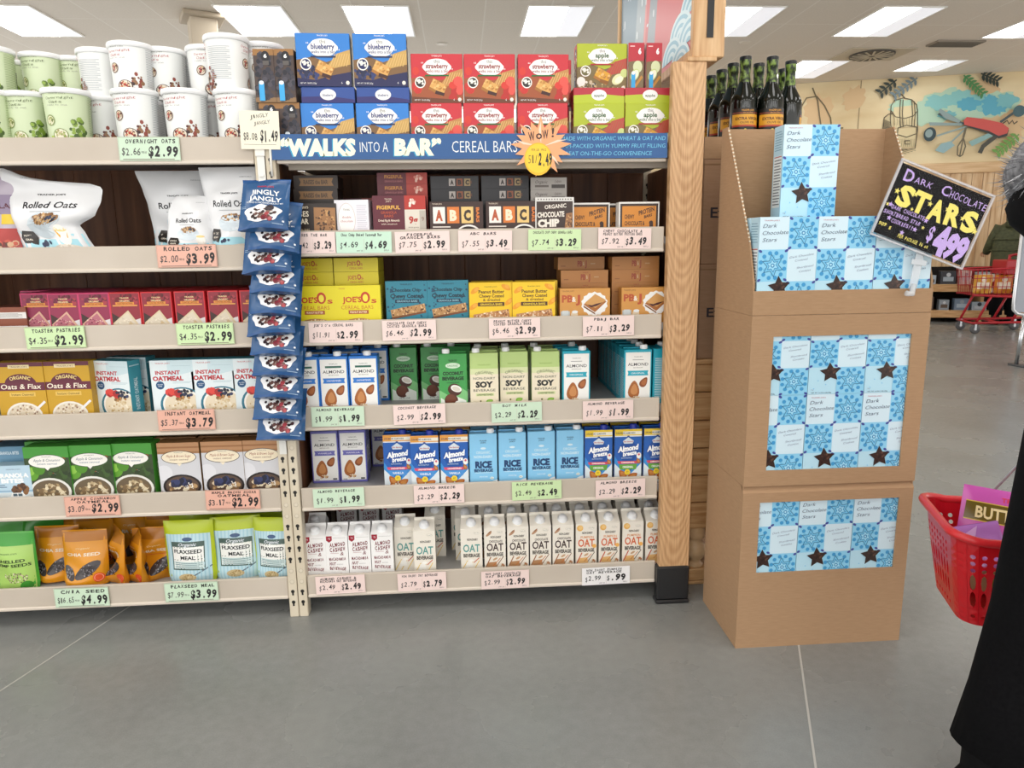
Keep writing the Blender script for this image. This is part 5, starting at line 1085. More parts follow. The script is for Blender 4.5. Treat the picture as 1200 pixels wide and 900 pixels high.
# ---- third shelf, right
z0 = SR[2]; Gj = 'granola and cereal bar boxes on the third right shelf'
put(JOES, 368.5, 355, .03, z0, 'yellow cereal bar box facing front beside the blue strip', Gj, rz=-2); put(JOES, 420, 354, .026, z0, 'yellow cereal bar box facing front, right one', Gj, rz=-1)
for px, Y, s_ in ((365, .1, 'left'), (418, .09, 'right')):
    for k in range(5): put(JOESF, px, 330, Y, z0+.0442*k, 'yellow cereal bar box lying flat, %s stack, %s' % (s_, ('lowest', 'second from bottom', 'middle', 'second from top', 'topmost')[k]), Gj, rz=-2, sc=(1, 1, 1.06))
put(TEAL, 476.5, 350, .05, z0, 'teal chocolate chip granola bar box, left of two', Gj); put(TEAL, 525, 349, .05, z0, 'teal chocolate chip granola bar box, right of two', Gj)
put(GOLD, 575, 350, .035, z0, 'golden peanut butter granola bar box, left of two', Gj, rz=1.5); put(GOLD, 625.5, 350, .027, z0, 'golden peanut butter granola bar box, right of two', Gj, rz=-2)
for i, px in enumerate((577, 629)): put(GOLD, px, 350, .1, z0, 'golden granola bar box behind the %s front one' % ('left', 'right')[i], Gj)
put(PBJ, 685.5, 355, .03, z0, 'tan sandwich bar box facing front, left of two', Gj); put(PBJ, 757.5, 355, .03, z0, 'tan sandwich bar box facing front, right of two', Gj)
for i, (px, Y) in enumerate(((685, .1), (744.5, .1))):
    for k in range(5): put(PBJF, px-(4 if k == 4 and i == 0 else 0), 330, Y+(.05 if k == 4 and i == 0 else 0), z0+.0425*k, 'tan sandwich bar box lying flat, %s stack, %s' % (('left', 'right')[i], ('lowest', 'second from bottom', 'middle', 'second from top', 'topmost')[k]), Gj)
# ---- fourth shelf, left: hot cereal boxes
z0 = SL[3]; Go = 'instant oatmeal boxes on the fourth left shelf'
for i, px in enumerate((25, 79)): put(FLAXO, px, 455, .03, z0, 'golden yellow oat and flax box, %s of two' % ('left', 'right')[i], Go, rz=-1)
put(INST, 131, 452, .045, z0, 'pale instant oatmeal box turned to show its teal side', Go, rz=-16); put(INST, 151, 450, .115, z0, 'instant oatmeal box of which mostly the teal side shows', Go, rz=-8)
for i, px in enumerate((203, 250.5, 298.5)): put(INST, px-.5, 448, .03, z0, 'pale instant oatmeal box facing front, %s of three' % ('left', 'middle', 'right')[i], Go)
# ---- fourth shelf, right: almond, coconut, soy cartons
z0 = SR[3]; Gm = 'drink cartons on the fourth right shelf'
for i, px in enumerate((357, 391.5, 426.5)): put(DR['almond_blue'], px, 448, .028, z0, 'blue edged almond carton in the front row, %s of three' % ('left', 'middle', 'right')[i], Gm)
for i, px in enumerate((352, 370.5, 405.5, 439)): 
    if i: put(DR['almond_blue'], px, 430, .2, z0, 'blue edged almond carton in the shaded back row, %s' % ('', 'left', 'middle', 'right')[i], Gm)
for i, px in enumerate((473, 508, 535)): put(DR['coconut'], px+i*.8, 432, .2, z0, 'green coconut carton in the shaded back row, %s of three' % ('left', 'middle', 'right')[i], Gm)
put(DR['coconut'], 531, 445, .028, z0, 'bright green coconut carton alone in the front row', Gm)
for i, (px, Y) in enumerate(((567.5, .03), (602.5, .045), (639.5, .034))): put(DR['soy'], px, 445, Y, z0, 'pale green soy carton in the front row, %s of three' % ('left', 'middle', 'right')[i], Gm)
for i, px in enumerate((568, 600, 634, 662)): put(DR['soy'] if i < 3 else DR['almond_teal'], px+1, 430, .13, z0, ('soy carton behind the %s front one' % ('left', 'middle', 'right')[i]) if i < 3 else 'teal edged almond carton behind the front left one', Gm)
put(DR['almond_teal'], 675.5, 442, .028, z0, 'teal edged almond carton next to the soy cartons', Gm)
put(DR['almond_teal'], 747.5, 440, .028, z0, 'teal edged almond carton at the head of its row by the post', Gm)
for k in range(6): DR['almond_teal'].place('teal edged almond carton, %s behind the one by the post' % ('first', 'second', 'third', 'fourth', 'fifth', 'sixth')[k], (X(747.5, 440, .028), .093+.066*k, z0+.0002), 0, Gm)
put(DR['almond_teal'], 782, 438, .08, z0, 'teal carton turned sideways half behind the oak post', Gm, rz=90)
# ---- fifth shelf, left
z0 = SL[4]; Gh = 'oatmeal boxes on the fifth left shelf'
put(GRAN, 12, 562, .03, z0, 'pale blue granola bites box with a small white van', Gh)
for k in range(4): put(GRANF, 10, 530, .1, z0+.0425*k, 'blue granola bites box lying flat, %s of its stack' % ('lowest', 'second from bottom', 'second from top', 'top')[k], Gh)
for i, px in enumerate((56.5, 106.5, 155)): put(HOTG, px, 553, .03+.004*i, z0, 'green apple oatmeal box in the front row, %s of three' % ('left', 'middle', 'right')[i], Gh, rz=(-1, 0, -3)[i]); put(HOTG, px+3, 553, .1+.004*i, z0, 'green apple oatmeal box behind the %s front one' % ('left', 'middle', 'right')[i], Gh)
for i, px in enumerate((210.5, 261.5, 310)): put(HOTB, px-(2 if i == 2 else 0), 546, .03, z0, 'brown oatmeal box with berries in the front row, %s of three' % ('left', 'middle', 'right')[i], Gh, rz=-1); put(HOTB, px-2, 546, .1, z0, 'brown oatmeal box behind the %s front one' % ('left', 'middle', 'right')[i], Gh)
# ---- fifth shelf, right
z0 = SR[4]; Gr = 'drink cartons on the fifth right shelf'
for i, px in enumerate((380.5, 413.5)):
    put(DR['almond_purple'], px, 530, .13, z0, 'purple edged almond carton set back on its shelf, %s of two' % ('left', 'right')[i], Gr); put(DR['almond_purple'], px+2, 528, .2, z0, 'purple edged almond carton behind the %s set back one' % ('left', 'right')[i], Gr)
put(DR['almond_purple'], 450, 525, .3, z0, 'purple edged almond carton deep in the shade', Gr)
for i, (px, Y) in enumerate(((466, .05), (498, .028), (532.5, .028))): put(DR['breeze'], px, 540, Y, z0, 'dark blue almond carton with orange top band, %s of three' % ('left', 'middle', 'right')[i], Gr)
for i, px in enumerate((566.5, 600.5, 634.5, 668)): put(DR['rice'], px, 538, .028+.004*i, z0, 'light blue rice carton, %s in the front row of four' % nth(i, 4), Gr)
for i, px in enumerate((701.5, 736, 770)): put(DR['breeze_yellow'], px, 535, .03, z0, 'dark blue almond carton with yellow top band, %s of three' % ('left', 'middle', 'right')[i], Gr)
for i, (k, px) in enumerate((('breeze', 470), ('breeze', 502.5), ('breeze', 535), ('rice', 567.5), ('rice', 600), ('rice', 632.5), ('rice', 664.5), ('breeze_yellow', 697), ('breeze_yellow', 730), ('breeze_yellow', 763))):
    put(DR[k], px, 525, .125, z0, {'breeze': 'dark blue almond carton', 'rice': 'light blue rice carton', 'breeze_yellow': 'yellow banded almond carton'}[k]+' in the second row, '+('leftmost', 'second from left', 'third from left', 'fourth from left', 'fifth from left', 'sixth from left', 'seventh from left', 'third from right', 'second from right', 'rightmost')[i], Gr)
# ---- bottom shelf, right: gable cartons
z0 = SR[5]; Gg = 'gable cartons on the bottom right shelf'
for i, px in enumerate((369, 395, 421.5, 448)): put(GA['cashew'], px, 648, .028, z0, 'white almond cashew carton in the front row, %s of four' % nth(i, 4), Gg, sc=(1, 1, .965))
put(GA['cashew'], 369, 630, .11, z0, 'white almond cashew carton close behind the front row', Gg)
for i, px in enumerate((404, 430, 457)): put(GA['cashew'], px+3, 615, .3, z0, 'white almond cashew carton at the shaded back, %s of three' % ('left', 'middle', 'right')[i], Gg)
put(GA['oat'], 475, 640, .065, z0, 'oat carton half hidden behind the front one', Gg); put(GA['oat'], 497.5, 640, .028, z0, 'oat carton in front with teal lettering, before the gap', Gg); put(GA['oat'], 510, 625, .17, z0, 'oat carton behind the one before the gap', Gg); put(GA['oat'], 540, 618, .36, z0, 'oat carton deep at the back of the gap', Gg)
ROW = (('oat', 552.5), ('choc', 580), ('choc', 607), ('choc', 633.5), ('choc', 660), ('pumpkin', 687), ('pumpkin', 714), ('pumpkin', 741.5), ('pumpkin', 768.5))
DSC = {'oat': 'oat carton with teal lettering', 'choc': 'chocolate oat carton', 'pumpkin': 'orange lettered pumpkin oat carton'}
cnt = {}
for i, (k, px) in enumerate(ROW):
    j = cnt.get(k, 0); cnt[k] = j+1; n = {'oat': 1, 'choc': 4, 'pumpkin': 4}[k]
    put(GA[k], px, 640, .03+.001*i, z0, DSC[k]+(', right after the gap' if n == 1 else ', %s of four' % nth(j, 4))+' in the front row', Gg, rz=-1)
    put(GA[k], px-7, 620, .13, z0, DSC[k]+(' second row after the gap' if n == 1 else ', %s of four in the second row' % nth(j, 4)), Gg)
    if i < 8: put(GA[k], px-12, 610, .22, z0, DSC[k]+(' third row after the gap' if n == 1 else ', %s of four in the third row' % nth(j, 4)), Gg)
# ---- bottom shelf, left: seed pouches
z0 = SL[5]; Gp = 'seed pouches on the bottom left shelf'
def hemp(A):
    A.r(.03, .0, .97, .78, '#a9cf6a'); A.r(.0, .78, 1, .97, '#3fa034'); A.t(TJ, .45, .66, .022, '#1f4a1c', .4); A.t('SHELLED', .5, .54, .05, '#23351c', .62, .03); A.t('HEMP SEEDS', .5, .465, .05, '#23351c', .84, .03); A.blobs(.55, .25, .3, .13, 90, .012, .022, ['#c9bf9a', '#8f8a68', '#e0d8b8', '#6a684a'], 3); A.e(.8, .1, .13, '#3f8f34')
def chia(A):
    A.r(.0, .8, 1, .98, '#b06e1a'); A.t('Organic', .5, .68, .03, '#f0d9a0', .3, 0, .2); A.t('CHIA SEED', .5, .575, .055, '#e8d9c0', .74, .03); A.strip([(.1, .505), (.9, .505)], .012, '#c0502a')
    for cx, cy, rx, ry, ro in ((.2, .25, .2, .09, -50), (.62, .3, .32, .13, 35)): A.e(cx, cy, rx, '#3f3a3c', ry, ro); A.blobs(cx, cy, rx*.5, ry*1.1, 40, .012, .02, ['#6a6468', '#2a2628', '#8a8488'], 5)
    A.e(.84, .15, .11, '#d9552f'); A.ring(.84, .15, .08, .01, '#f0b08a')
def flax(A):
    A.r(.06, .0, .94, .8, '#c3dfe8')
    for k in range(12): A.r(.07+.073*k, .0, .1+.073*k, .8, '#a9d0de')
    A.r(.17, .22, .83, .68, '#4a5f58'); A.r(.19, .24, .81, .6, '#f2f2ee'); A.r(.19, .24, .81, .36, '#cfe0e0'); A.lines(.22, .78, .25, .36, 4, '#5a7a80', .35); A.t('Organic', .5, .64, .05, '#e9eef6', .36, .01, .3); A.e(.5, .72, .1, '#33507a', .04); A.t('FLAXSEED', .5, .53, .06, '#22282a', .56, .03); A.t('MEAL', .5, .43, .06, '#22282a', .3, .03)
    A.e(.46, .1, .18, '#c9b48a', .08); A.blobs(.46, .1, .15, .06, 30, .012, .02, ['#b59c6a', '#d9c79c', '#a0875a'], 3); A.strip([(.6, .13), (.8, .22), (.95, .28)], .025, '#6a7a88')
PH = lambda nm, cat, w, h, T, col, dr, sd, cr=.003: Pouch(nm, cat, pouch_std(w, h), T, col, dr, 18, 18, cr, sd).proto
HEMP = PH('hemp_seed_pouch', 'pouch', .135, .2, .032, '#4fae3e', hemp, 3); CHIA = PH('chia_seed_pouch', 'pouch', .145, .185, .036, '#d89018', chia, 5); CHIB = PH('chia_seed_pouch', 'pouch', .14, .185, .02, '#d08818', chia, 9, .006); FLAX = PH('flaxseed_pouch', 'pouch', .165, .215, .034, '#b9c928', flax, 7)
put(HEMP, 12, 660, .03, z0, 'green hemp seed pouch at the left edge', Gp)
put(CHIA, 60, 655, .075, z0, 'orange chia pouch left of and behind the front one', Gp, rx=-6); put(CHIA, 93, 660, .028, z0, 'front orange chia pouch facing the aisle', Gp, rx=-6)
put(CHIB, 128, 655, .06, z0, 'orange chia pouch turned edge on, left of two', Gp, rz=-52, rx=-6); put(CHIB, 152, 655, .06, z0, 'orange chia pouch turned edge on, right of two', Gp, rz=-60, rx=-5); put(CHIB, 182, 655, .075, z0, 'crumpled orange chia pouch beside the flaxseed', Gp, rz=6)
for i, px in enumerate((75, 105)): put(CHIA, px, 640, .2, z0, 'orange chia pouch standing in the back, %s of two' % ('left', 'right')[i], Gp, sc=(1, 1, 1.12))
put(CHIA, 152, 640, .22, z0, 'orange chia pouch at the back behind the edge on ones', Gp, sc=(1, 1, 1.12)); put(CHIA, 192, 640, .18, z0, 'orange chia pouch behind the crumpled one', Gp, sc=(1, 1, 1.15))
put(FLAX, 219, 650, .035, z0, 'lime edged flaxseed pouch, left of three', Gp, rz=-2); put(FLAX, 276, 648, .055, z0, 'lime edged flaxseed pouch, middle of three', Gp, rz=4); put(FLAX, 317.5, 645, .03, z0, 'lime edged flaxseed pouch, right of three', Gp, rz=-9, sc=(.86, 1, 1))
def plain(A): A.r(.05, .1, .95, .9, '#a6bd22')
LIM = Pouch('flaxseed_pouch', 'pouch', pouch_std(.16, .2), .024, '#a9bf20', plain, 14, 14, .006, 12).proto
for i, px in enumerate((222, 274, 318)): put(LIM, px+2, 640, .14, z0, 'plain lime back of a flaxseed pouch behind, %s of three' % ('left', 'middle', 'right')[i], Gp, sc=(1, 1, 1.12), rx=-4)
HB = Pouch('hemp_seed_pouch', 'pouch', pouch_std(.14, .2), .025, '#3f8f34', lambda A: A.r(.55, .1, .8, .24, '#d9e0d6'), 14, 14, .006, 14).proto
for i, px in enumerate((-2, 42)): put(HB, px, 640, .16, z0, 'dark green hemp pouch leaning at the back, %s of two' % ('left', 'right')[i], Gp, sc=(1, 1, 1.1), rx=-12)
# ---- hanging strip of snack bags on the upright
xs = onY(320, 250, -.02).x; mb = MB(); mb.box(-.011, .011, -.0012, .0012, -.93, 0, M('#e3e2dc', .3), .0003); mb.box(-.014, .014, -.005, .0012, -.012, .02, M('#e9e6de', .3), .001)
for k in range(12): mb.box(-.007, .007, -.006, -.0012, -.07-.07*k, -.064-.07*k, M('#e9e6de', .3))
obj('clip_strip', mb, None, (-.585, -.0165, 1.5), label='white plastic clip strip hanging down the shelf upright', cat='clip strip')
def jingle(A):
    A.r(.0, .93, 1, 1, '#1f4f86'); A.r(0, 0, 1, .05, '#1f4f86'); A.t(TJ, .5, .83, .03, '#c03040', .34, .02); A.t('JINGLY', .5, .725, .085, '#f2f4f5', .56, .025); A.t('JANGLY', .5, .61, .085, '#f2f4f5', .64, .025); A.t('COATED & UNCOATED HOLIDAY MIX', .5, .53, .035, '#dfe6ee', .74, .01)
    pts = [(.5+.37*math.cos(a)*(1+.09*math.sin(5*a)), .29+.2*math.sin(a)*(1+.07*math.cos(7*a))) for a in [2*math.pi*k/40 for k in range(40)]]
    A.p(pts, '#eeeef0'); A.blobs(.48, .3, .27, .15, 44, .03, .055, ['#3a2a2c', '#6a4a44', '#d9d6d4', '#4f3638', '#8a6a60', '#2a1f24'], 5, .8); A.blobs(.62, .2, .2, .08, 8, .04, .06, ['#8f3440', '#5a2028', '#b04a50'], 6, .95); A.blobs(.6, .4, .14, .05, 4, .06, .08, ['#2a2226', '#40343a'], 7, .95); A.e(.92, .12, .02, '#e6eef5')
    A.r(.04, .4, .14, .41, '#9ab6d4'); A.r(.04, .43, .13, .44, '#9ab6d4'); A.r(.72, .06, .92, .07, '#9ab6d4')
JING = Pouch('snack_bag', 'snack bag', [(0, -.074, .074), (.012, -.072, .072), (.155, -.07, .07), (.168, -.072, .072)], .0125, '#2a5584', jingle, 18, 18, .0045, 21).proto
for n, ch in enumerate((.0, .148)): pass
for i, (px, by) in enumerate(((307, 268), (320, 293), (311, 318), (321, 342), (322, 368), (316, 391), (321, 415), (324, 440), (325, 466), (324, 491), (328, 515))):
    p = onY(px, by, -.1)
    JING.place('blue snack bag on the hanging strip, '+('topmost', 'second from top', 'third from top', 'fourth from top', 'fifth from top', 'middle one below five', 'fifth from bottom', 'fourth from bottom', 'third from bottom', 'second from bottom', 'lowest')[i], (p.x, -.1, p.z), (-2, 5, -3, 2, 4, -4, 1, 4, 2, 3, 3)[i], 'snack bags on the hanging strip', rx=-27, ry=(0, 5, -2, 2, 5, -4, 2, 4, 4, 3, 3)[i])
# its price card
p = onY(304.5, 152.5, -.024); w, h = .113, .108; mb = MB(); mb.box(-w/2, w/2, -.001, .001, -h/2, h/2, M('#ece6d2', .4))
A = Art(mb, lambda u, v, hh: (u-w/2, -.001-hh, v-h/2), w, h, base=.0003)
A.hand('JINGLY', .5, .87, .1, '#4a4644', .5, 0, 3, 8); A.hand('JANGLY', .56, .7, .1, '#4a4644', .44, 0, 4, 8); A.hand('$8.08', .25, .34, .2, '#4a4644', .36, .004, 5); A.hand('$1.49', .73, .36, .28, '#1d1a1c', .46, .03, 6); A.r(.08, .12, .9, .13, '#8a8478')
obj('price_card', mb, None, (p.x, -.024, p.z), (0, R(1), 0), label='white hand lettered price card reading 1.49 on the upright', cat='price card')
mb = MB(); p2 = onY(317, 178, -.02); mb.tube([(0, 0, .03), (0, -.002, -.02), (0, .002, -.06)], .0035, M('#e6e3da', .3)); obj('card_hook', mb, None, (p2.x, -.0215, p2.z-.01), label='small white plastic hook under the hanging price card', cat='hook')
# ================================================================ cardboard chocolate display
DX0, DX1, DY0, DY1 = .806, 1.326, -.335, -.035
TH = .005
def pz(px, py): q = onY(px, py, DY0); return q.x, q.z
def crate(z0, z1, win, name, label, floorz, flap=False):
    """win: x0, x1, z0, z1 of the cut window"""
    e = obj(name, None, None, (DX0, DY0, z0), label=label, cat='display crate', group='cardboard display crates'); W, D, H = DX1-DX0, DY1-DY0, z1-z0
    mb = MB(); wx0, wx1, wz0, wz1 = win[0]-DX0, win[1]-DX0, win[2]-z0, win[3]-z0
    top = H-(.02 if flap else 0)
    mb.box(0, wx0, 0, TH, 0, top, CARD); mb.box(wx1, W, 0, TH, 0, top, CARD); mb.box(wx0, wx1, 0, TH, 0, wz0, CARD); mb.box(wx0, wx1, 0, TH, wz1, top, CARD)
    if flap: mb.add([(0, 0, top), (W, 0, top), (W, .012, H), (0, .012, H), (0, .006, top), (W, .006, top), (W, .017, H), (0, .017, H)], [(0, 1, 2, 3), (4, 7, 6, 5), (0, 3, 7, 4), (1, 5, 6, 2), (3, 2, 6, 7)], CARD)
    obj('front_panel', mb, e)
    for a in (0, W-TH): mb = MB(); mb.box(a, a+TH, TH+.0005, D-TH, 0, H, CARD, .0008); obj('side_panel', mb, e)
    mb = MB(); mb.box(0, W, D-TH, D, 0, H, CARD); obj('back_panel', mb, e)
    mb = MB(); mb.box(TH, W-TH, TH, D-TH, floorz-z0-.006, floorz-z0, CARD2); obj('inner_floor', mb, e)
    return e
a, b = pz(886, 672), pz(1055, 583); c, d = pz(896, 552), pz(1069, 391)
ZJ = .517; ZT = 1.017
crate(0, ZJ, (a[0], b[0]-.002, a[1], b[1]), 'display_crate', 'lower cardboard display crate with a wide low window, on the floor', .214, True)
crate(ZJ+.0006, ZT, (c[0]+.004, d[0], c[1], d[1]), 'display_crate', 'upper cardboard display crate with a tall square window', ZJ+.007)
e = obj('display_tray', None, None, (DX0, DY0, ZT+.0006), label='open cardboard display tray with high back on top of the crates', cat='display tray'); W, D = DX1-DX0, DY1-DY0
mb = MB(); mb.box(0, W, 0, TH, 0, .068, CARD, .001); obj('front_lip', mb, e)
mb = MB(); mb.box(0, W, D-TH, D, 0, .54, CARD, .001); obj('back_panel', mb, e)
for x in (0, W-TH):
    mb = MB(); mb.prism([(TH, 0), (D-TH, 0), (D-TH, .54), (D-.045, .54), (.05, .205), (TH, .09)], x, x+TH, CARD, lambda u, v, h: (h, u, v))
    for k in range(30):       # torn perforation along the slope
        t = k/30; mb.box(x+.0, x+TH, .05+(D-.095)*t-.002, .05+(D-.095)*t+.003, .205+.335*t-.003, .205+.335*t+.0015, M('#e4d5bd', .8))
    obj('side_panel', mb, e)
mb = MB(); mb.box(TH, W-TH, TH, D-TH, 0, .005, CARD2); obj('tray_floor', mb, e)
# boxes of star cookies
def cookiebox():
    w, h, d = .1655, .262, .064; mb, A, RS, LS, T = carton_box(w, h, d, '#a9d8ee', .001, .38); A.st = .000012; A.l = .0002
    LT, DK, MD, PU = '#d4ebf6', '#2f7fb8', '#5fb2de', '#3f4a9a'
    def starcell(x, y, cw, ch):
        A.r(x, y, x+cw, y+ch, '#8fd0ef'); cx, cy = x+cw/2, y+ch/2
        for k in range(12): a_ = 2*math.pi*k/12+.26; A.e(cx+.21*math.cos(a_), cy+.21*math.sin(a_)*w/h, .036, '#3f98cf', n=10); A.l -= A.st*.9
        for k in range(6): a_ = 2*math.pi*k/6; A.e(cx+.15*math.cos(a_+.5), cy+.15*math.sin(a_+.5)*w/h, .03, '#6fbfe6', n=8)
        A.l += A.st*9; A.star(cx, cy, .2, '#2a6f9e', 6, .52, 8); A.star(cx, cy, .172, '#7cc6ea', 6, .52, 8); A.star(cx, cy, .12, '#2f86bd', 6, .55, 8); A.star(cx, cy, .095, '#a3dbf3', 6, .55, 8); A.e(cx, cy, .035, '#2f86bd', n=10); A.e(cx, cy, .018, '#bfe6f6', n=8)
        for sx, sy, ro in ((.05, .04, 30), (.95, .96, 30), (.06, .95, -30), (.95, .05, -30)): A.e(x+cw*sx, y+ch*sy, .035, PU, .022, ro, 8)
    T3 = 1/3
    A.r(0, 2*T3, .5, 1, LT); A.r(.5, T3, 1, 2*T3, LT); A.r(0, 0, .5, T3, '#b9e1f2')
    starcell(.5, 2*T3, .5, T3); starcell(0, T3, .5, T3); starcell(.5, 0, .5, T3)
    A.t(TJ, .2, .965, .012, '#c0506a', .26)
    for k, (tx, ww) in enumerate((('Dark', .24), ('Chocolate', .44), ('Stars', .25))): A.t(tx, .05, .91-.072*k, .042, '#253a5e', ww, -.008, .3, 2, 'L')
    for k, tx in enumerate(('Dark Chocolate', 'Covered', 'Shortbread', 'Cookies')): A.t(tx, .76+(.05 if k > 1 else -.02), .6-.042*k-(.03 if k > 1 else 0), .022, '#4a5a80', (.42, .22, .3, .2)[k], -.01, .3, 8)
    for k in range(5): A.star(.1+.07*k, .07+.05*(k*7 % 5), .016, '#7cc6ea', 6, .5)
    A.t('NET WT. 16 OZ (1 LB) 454g', .06, .02, .013, '#2b3a5a', .36, .01, al='L'); A.t('TJ', .07, .055, .012, '#6a7a9a', .05)
    A.star(.38, .27, .2, '#2a1a16', 5, .5, 6); A.star(.38, .27, .185, '#35211a', 5, .48, 6); A.blobs(.38, .27, .09, .09, 12, .012, .022, ['#4a3026', '#22130f', '#5f4032'], 3)
    A.l += .0002
    for Q in (LS, RS): Q.r(.01, .0, .99, 1, '#b5d9ea'); Q.r(.1, .12, .9, .68, '#e6eff2'); Q.lines(.16, .86, .15, .66, 16, '#54606e', .35); Q.lines(.12, .85, .74, .96, 8, '#6a9ab8', .3); Q.r(.12, .665, .88, .675, '#b0404a')
    return Proto('cookie_box', 'cookie box', mb, w=w, h=h, d=d)
CK = cookiebox(); Gk = 'blue star cookie boxes in the display'
cols = [DX0+.008+.0843+.1677*k for k in range(3)]; nm = ('left', 'middle', 'right')
for k in range(3):
    CK.place('star cookie box behind the low window, %s of three' % nm[k], (cols[k], DY0+.0065, .2145), 0, Gk)
    CK.place('star cookie box in the tall window, top layer, %s of three' % nm[k], (cols[k], DY0+.0065, ZJ+.008+.2625), 0, Gk, sc=(1, 1, .895)); CK.place('star cookie box in the tall window, bottom layer, %s of three' % nm[k], (cols[k], DY0+.0065, ZJ+.0078), 0, Gk)
    CK.place('star cookie box in the tray, front row, %s of three' % nm[k], (cols[k]+(.0015, .0, 0)[k], DY0+.0065, ZT+.007), 0, Gk)
    for r_ in (1, 2): CK.place('star cookie box in the tray, %s row, %s of three' % (('', 'second', 'third')[r_], nm[k]), (cols[k], DY0+.0065+.0665*r_, ZT+.007), 0, Gk)
CK.place('single star cookie box standing high on the others', (onY(948, 215, DY0+.15).x, DY0+.15, ZT+.0075+.262), 0, Gk)
# ---- black lettered sign in a clear sleeve
SY = -.352
TLc, TRc, BLc = onY(1053, 187, SY), onY(1159, 230, SY), onY(1026, 274, SY); wv = TRc-TLc; sw = wv.length; ang = -math.atan2(wv.z, wv.x); sh = (BLc-TLc).length
cen = TLc+(TRc-TLc)/2+(BLc-TLc)/2
e = obj('sale_sign', None, None, tuple(cen), (0, ang, 0), label='tilted black hand lettered sale sign in a clear sleeve', cat='sign')
mb = MB(); mb.box(-sw/2+.004, sw/2-.004, -.001, .001, -sh/2+.004, sh/2-.004, matt('#121013'))
A = Art(mb, lambda u, v, hh: (u-sw/2, -.001-hh, v-sh/2), sw, sh, base=.0003)
PUR, YEL = '#c3a6e6', '#efe06a'
def outl(tx, cx, cy, h, w): A.hand(tx, cx, cy, h, PUR, w, -.004, len(tx))
A.t('D', .125, .86, .16, PUR, .1, .02); A.t('D', .127, .86, .1, '#1c191d', .045, .02); A.hand('ARK', .285, .845, .09, PUR, .2, .0, 3); A.t('C', .53, .86, .14, PUR, .09, .01, .1); A.hand('HOCOLATE', .78, .84, .1, PUR, .42, .0, 5)
for i, (ch, x) in enumerate(zip('STARS', (.17, .34, .52, .7, .88))): A.t(ch, x, .6-(.02 if i in (2,) else 0), .27, YEL, .16, .05, .0, -4+3*i)
for x, y, r_ in ((.07, .62, .032), (.26, .67, .03), (.43, .62, .03), (.62, .64, .03), (.8, .6, .03), (.97, .5, .035), (.03, .42, .02), (.28, .47, .02), (.46, .3, .02)): A.star(x, y, r_, YEL)
for k, (tx, x, w_) in enumerate((('DARK CHOCOLATE', .26, .36), ('SHORTBREAD STAR', .22, .4), ('COOKIES!!', .25, .24))): A.hand(tx, x, .415-.085*k, .055, PUR, w_, .02, k+3)
for x, y in ((.06, .43), (.46, .4), (.1, .26), (.39, .24), (.28, .14)): A.star(x, y, .028, PUR)
A.hand('$', .56, .28, .2, PUR, .07, .03, 3); A.t('4', .69, .24, .36, PUR, .15, .08, -.1); A.t('9', .81, .22, .33, PUR, .12, .06, .1); A.t('9', .92, .22, .33, PUR, .12, .06, .1)
A.hand('909 g', .09, .16, .05, YEL, .14, .02, 4); A.hand('PER PACKAGE 16 oz', .42, .09, .05, YEL, .34, .02, 5)
A.l += .0003; obj('card', mb, e)
mb = MB(); mb.box(-sw/2-.004, sw/2+.004, -.004, -.0035, -sh/2-.006, sh/2+.006, M('#ffffff', .08, alpha=.007)); 
for a in ((-sw/2-.004, sw/2+.004, -sh/2-.006, -sh/2-.001), (-sw/2-.004, sw/2+.004, sh/2+.001, sh/2+.006), (-sw/2-.004, -sw/2+.001, -sh/2, sh/2), (sw/2-.001, sw/2+.004, -sh/2, sh/2)): mb.box(a[0], a[1], -.0045, .002, a[2], a[3], M('#d9d8dc', .15, alpha=.55))
obj('clear_sleeve', mb, e, label='clear plastic sleeve')
p = onY(1073, 330, SY); mb = MB(); cl = M('#e6eaee', .1, alpha=.5)
mb.box(-.012, .012, -.003, .0, -.02, .11, cl, .001); mb.tube([(0, -.002, -.01), (-.01, -.02, -.035), (-.028, -.022, -.035)], .008, cl, 8); mb.box(-.022, .022, -.006, -.0032, .045, .06, cl, .001)
obj('sign_clip', mb, None, (p.x, SY+.0085, p.z), (0, R(8), 0), label='clear plastic sign clip on the display tray lip', cat='sign clip')
# ================================================================ between post and display: crate table, cartons, bottles
TX0, TX1, TY0, TY1 = .79, 1.42, .085, .52
e = obj('pine_crate_table', None, None, (TX0, TY0, 0), label='slatted pine crate table with turned feet behind the display', cat='table'); W, D = TX1-TX0, TY1-TY0
mb = MB(); 
for k in range(6):
    z = .215+k*.1; mb.box(0, W, 0, .02, z, z+.096, PINE, .003); mb.box(0, W, D-.02, D, z, z+.096, PINE, .003); mb.box(0, .02, .02, D-.02, z, z+.096, PINE, .003); mb.box(W-.02, W, .02, D-.02, z, z+.096, PINE, .003)
obj('slats', mb, e)
mb = MB(); mb.box(-.01, W+.01, -.01, D+.01, .812, .829, PINE, .003); obj('top', mb, e)
mb = MB(); mb.box(0, W, .0, .05, .015, .06, PINE, .004); mb.box(0, W, D-.05, D, .015, .06, PINE, .004); mb.box(.0, W, .05, D-.05, .02, .04, PINE, .003); mb.box(0, W, 0, .05, 0, .014, PINE, .003); mb.box(0, W, D-.05, D, 0, .014, PINE, .003); obj('base_rail', mb, e)
for x in (.035, W-.035):
    for y in (.035, D-.035):
        mb = MB(); mb.lathe([(.026, .06), (.03, .068), (.022, .075), (.018, .082), (.034, .1), (.042, .122), (.036, .148), (.02, .164), (.03, .172), (.032, .186), (.03, .2149)], noisy('turned_pine', '#cfa878', '#e3c298', (8, 8, 30), 3, .45, .3, .7), 20, T=Matrix.Translation((x, y, 0))); obj('turned_foot', mb, e)
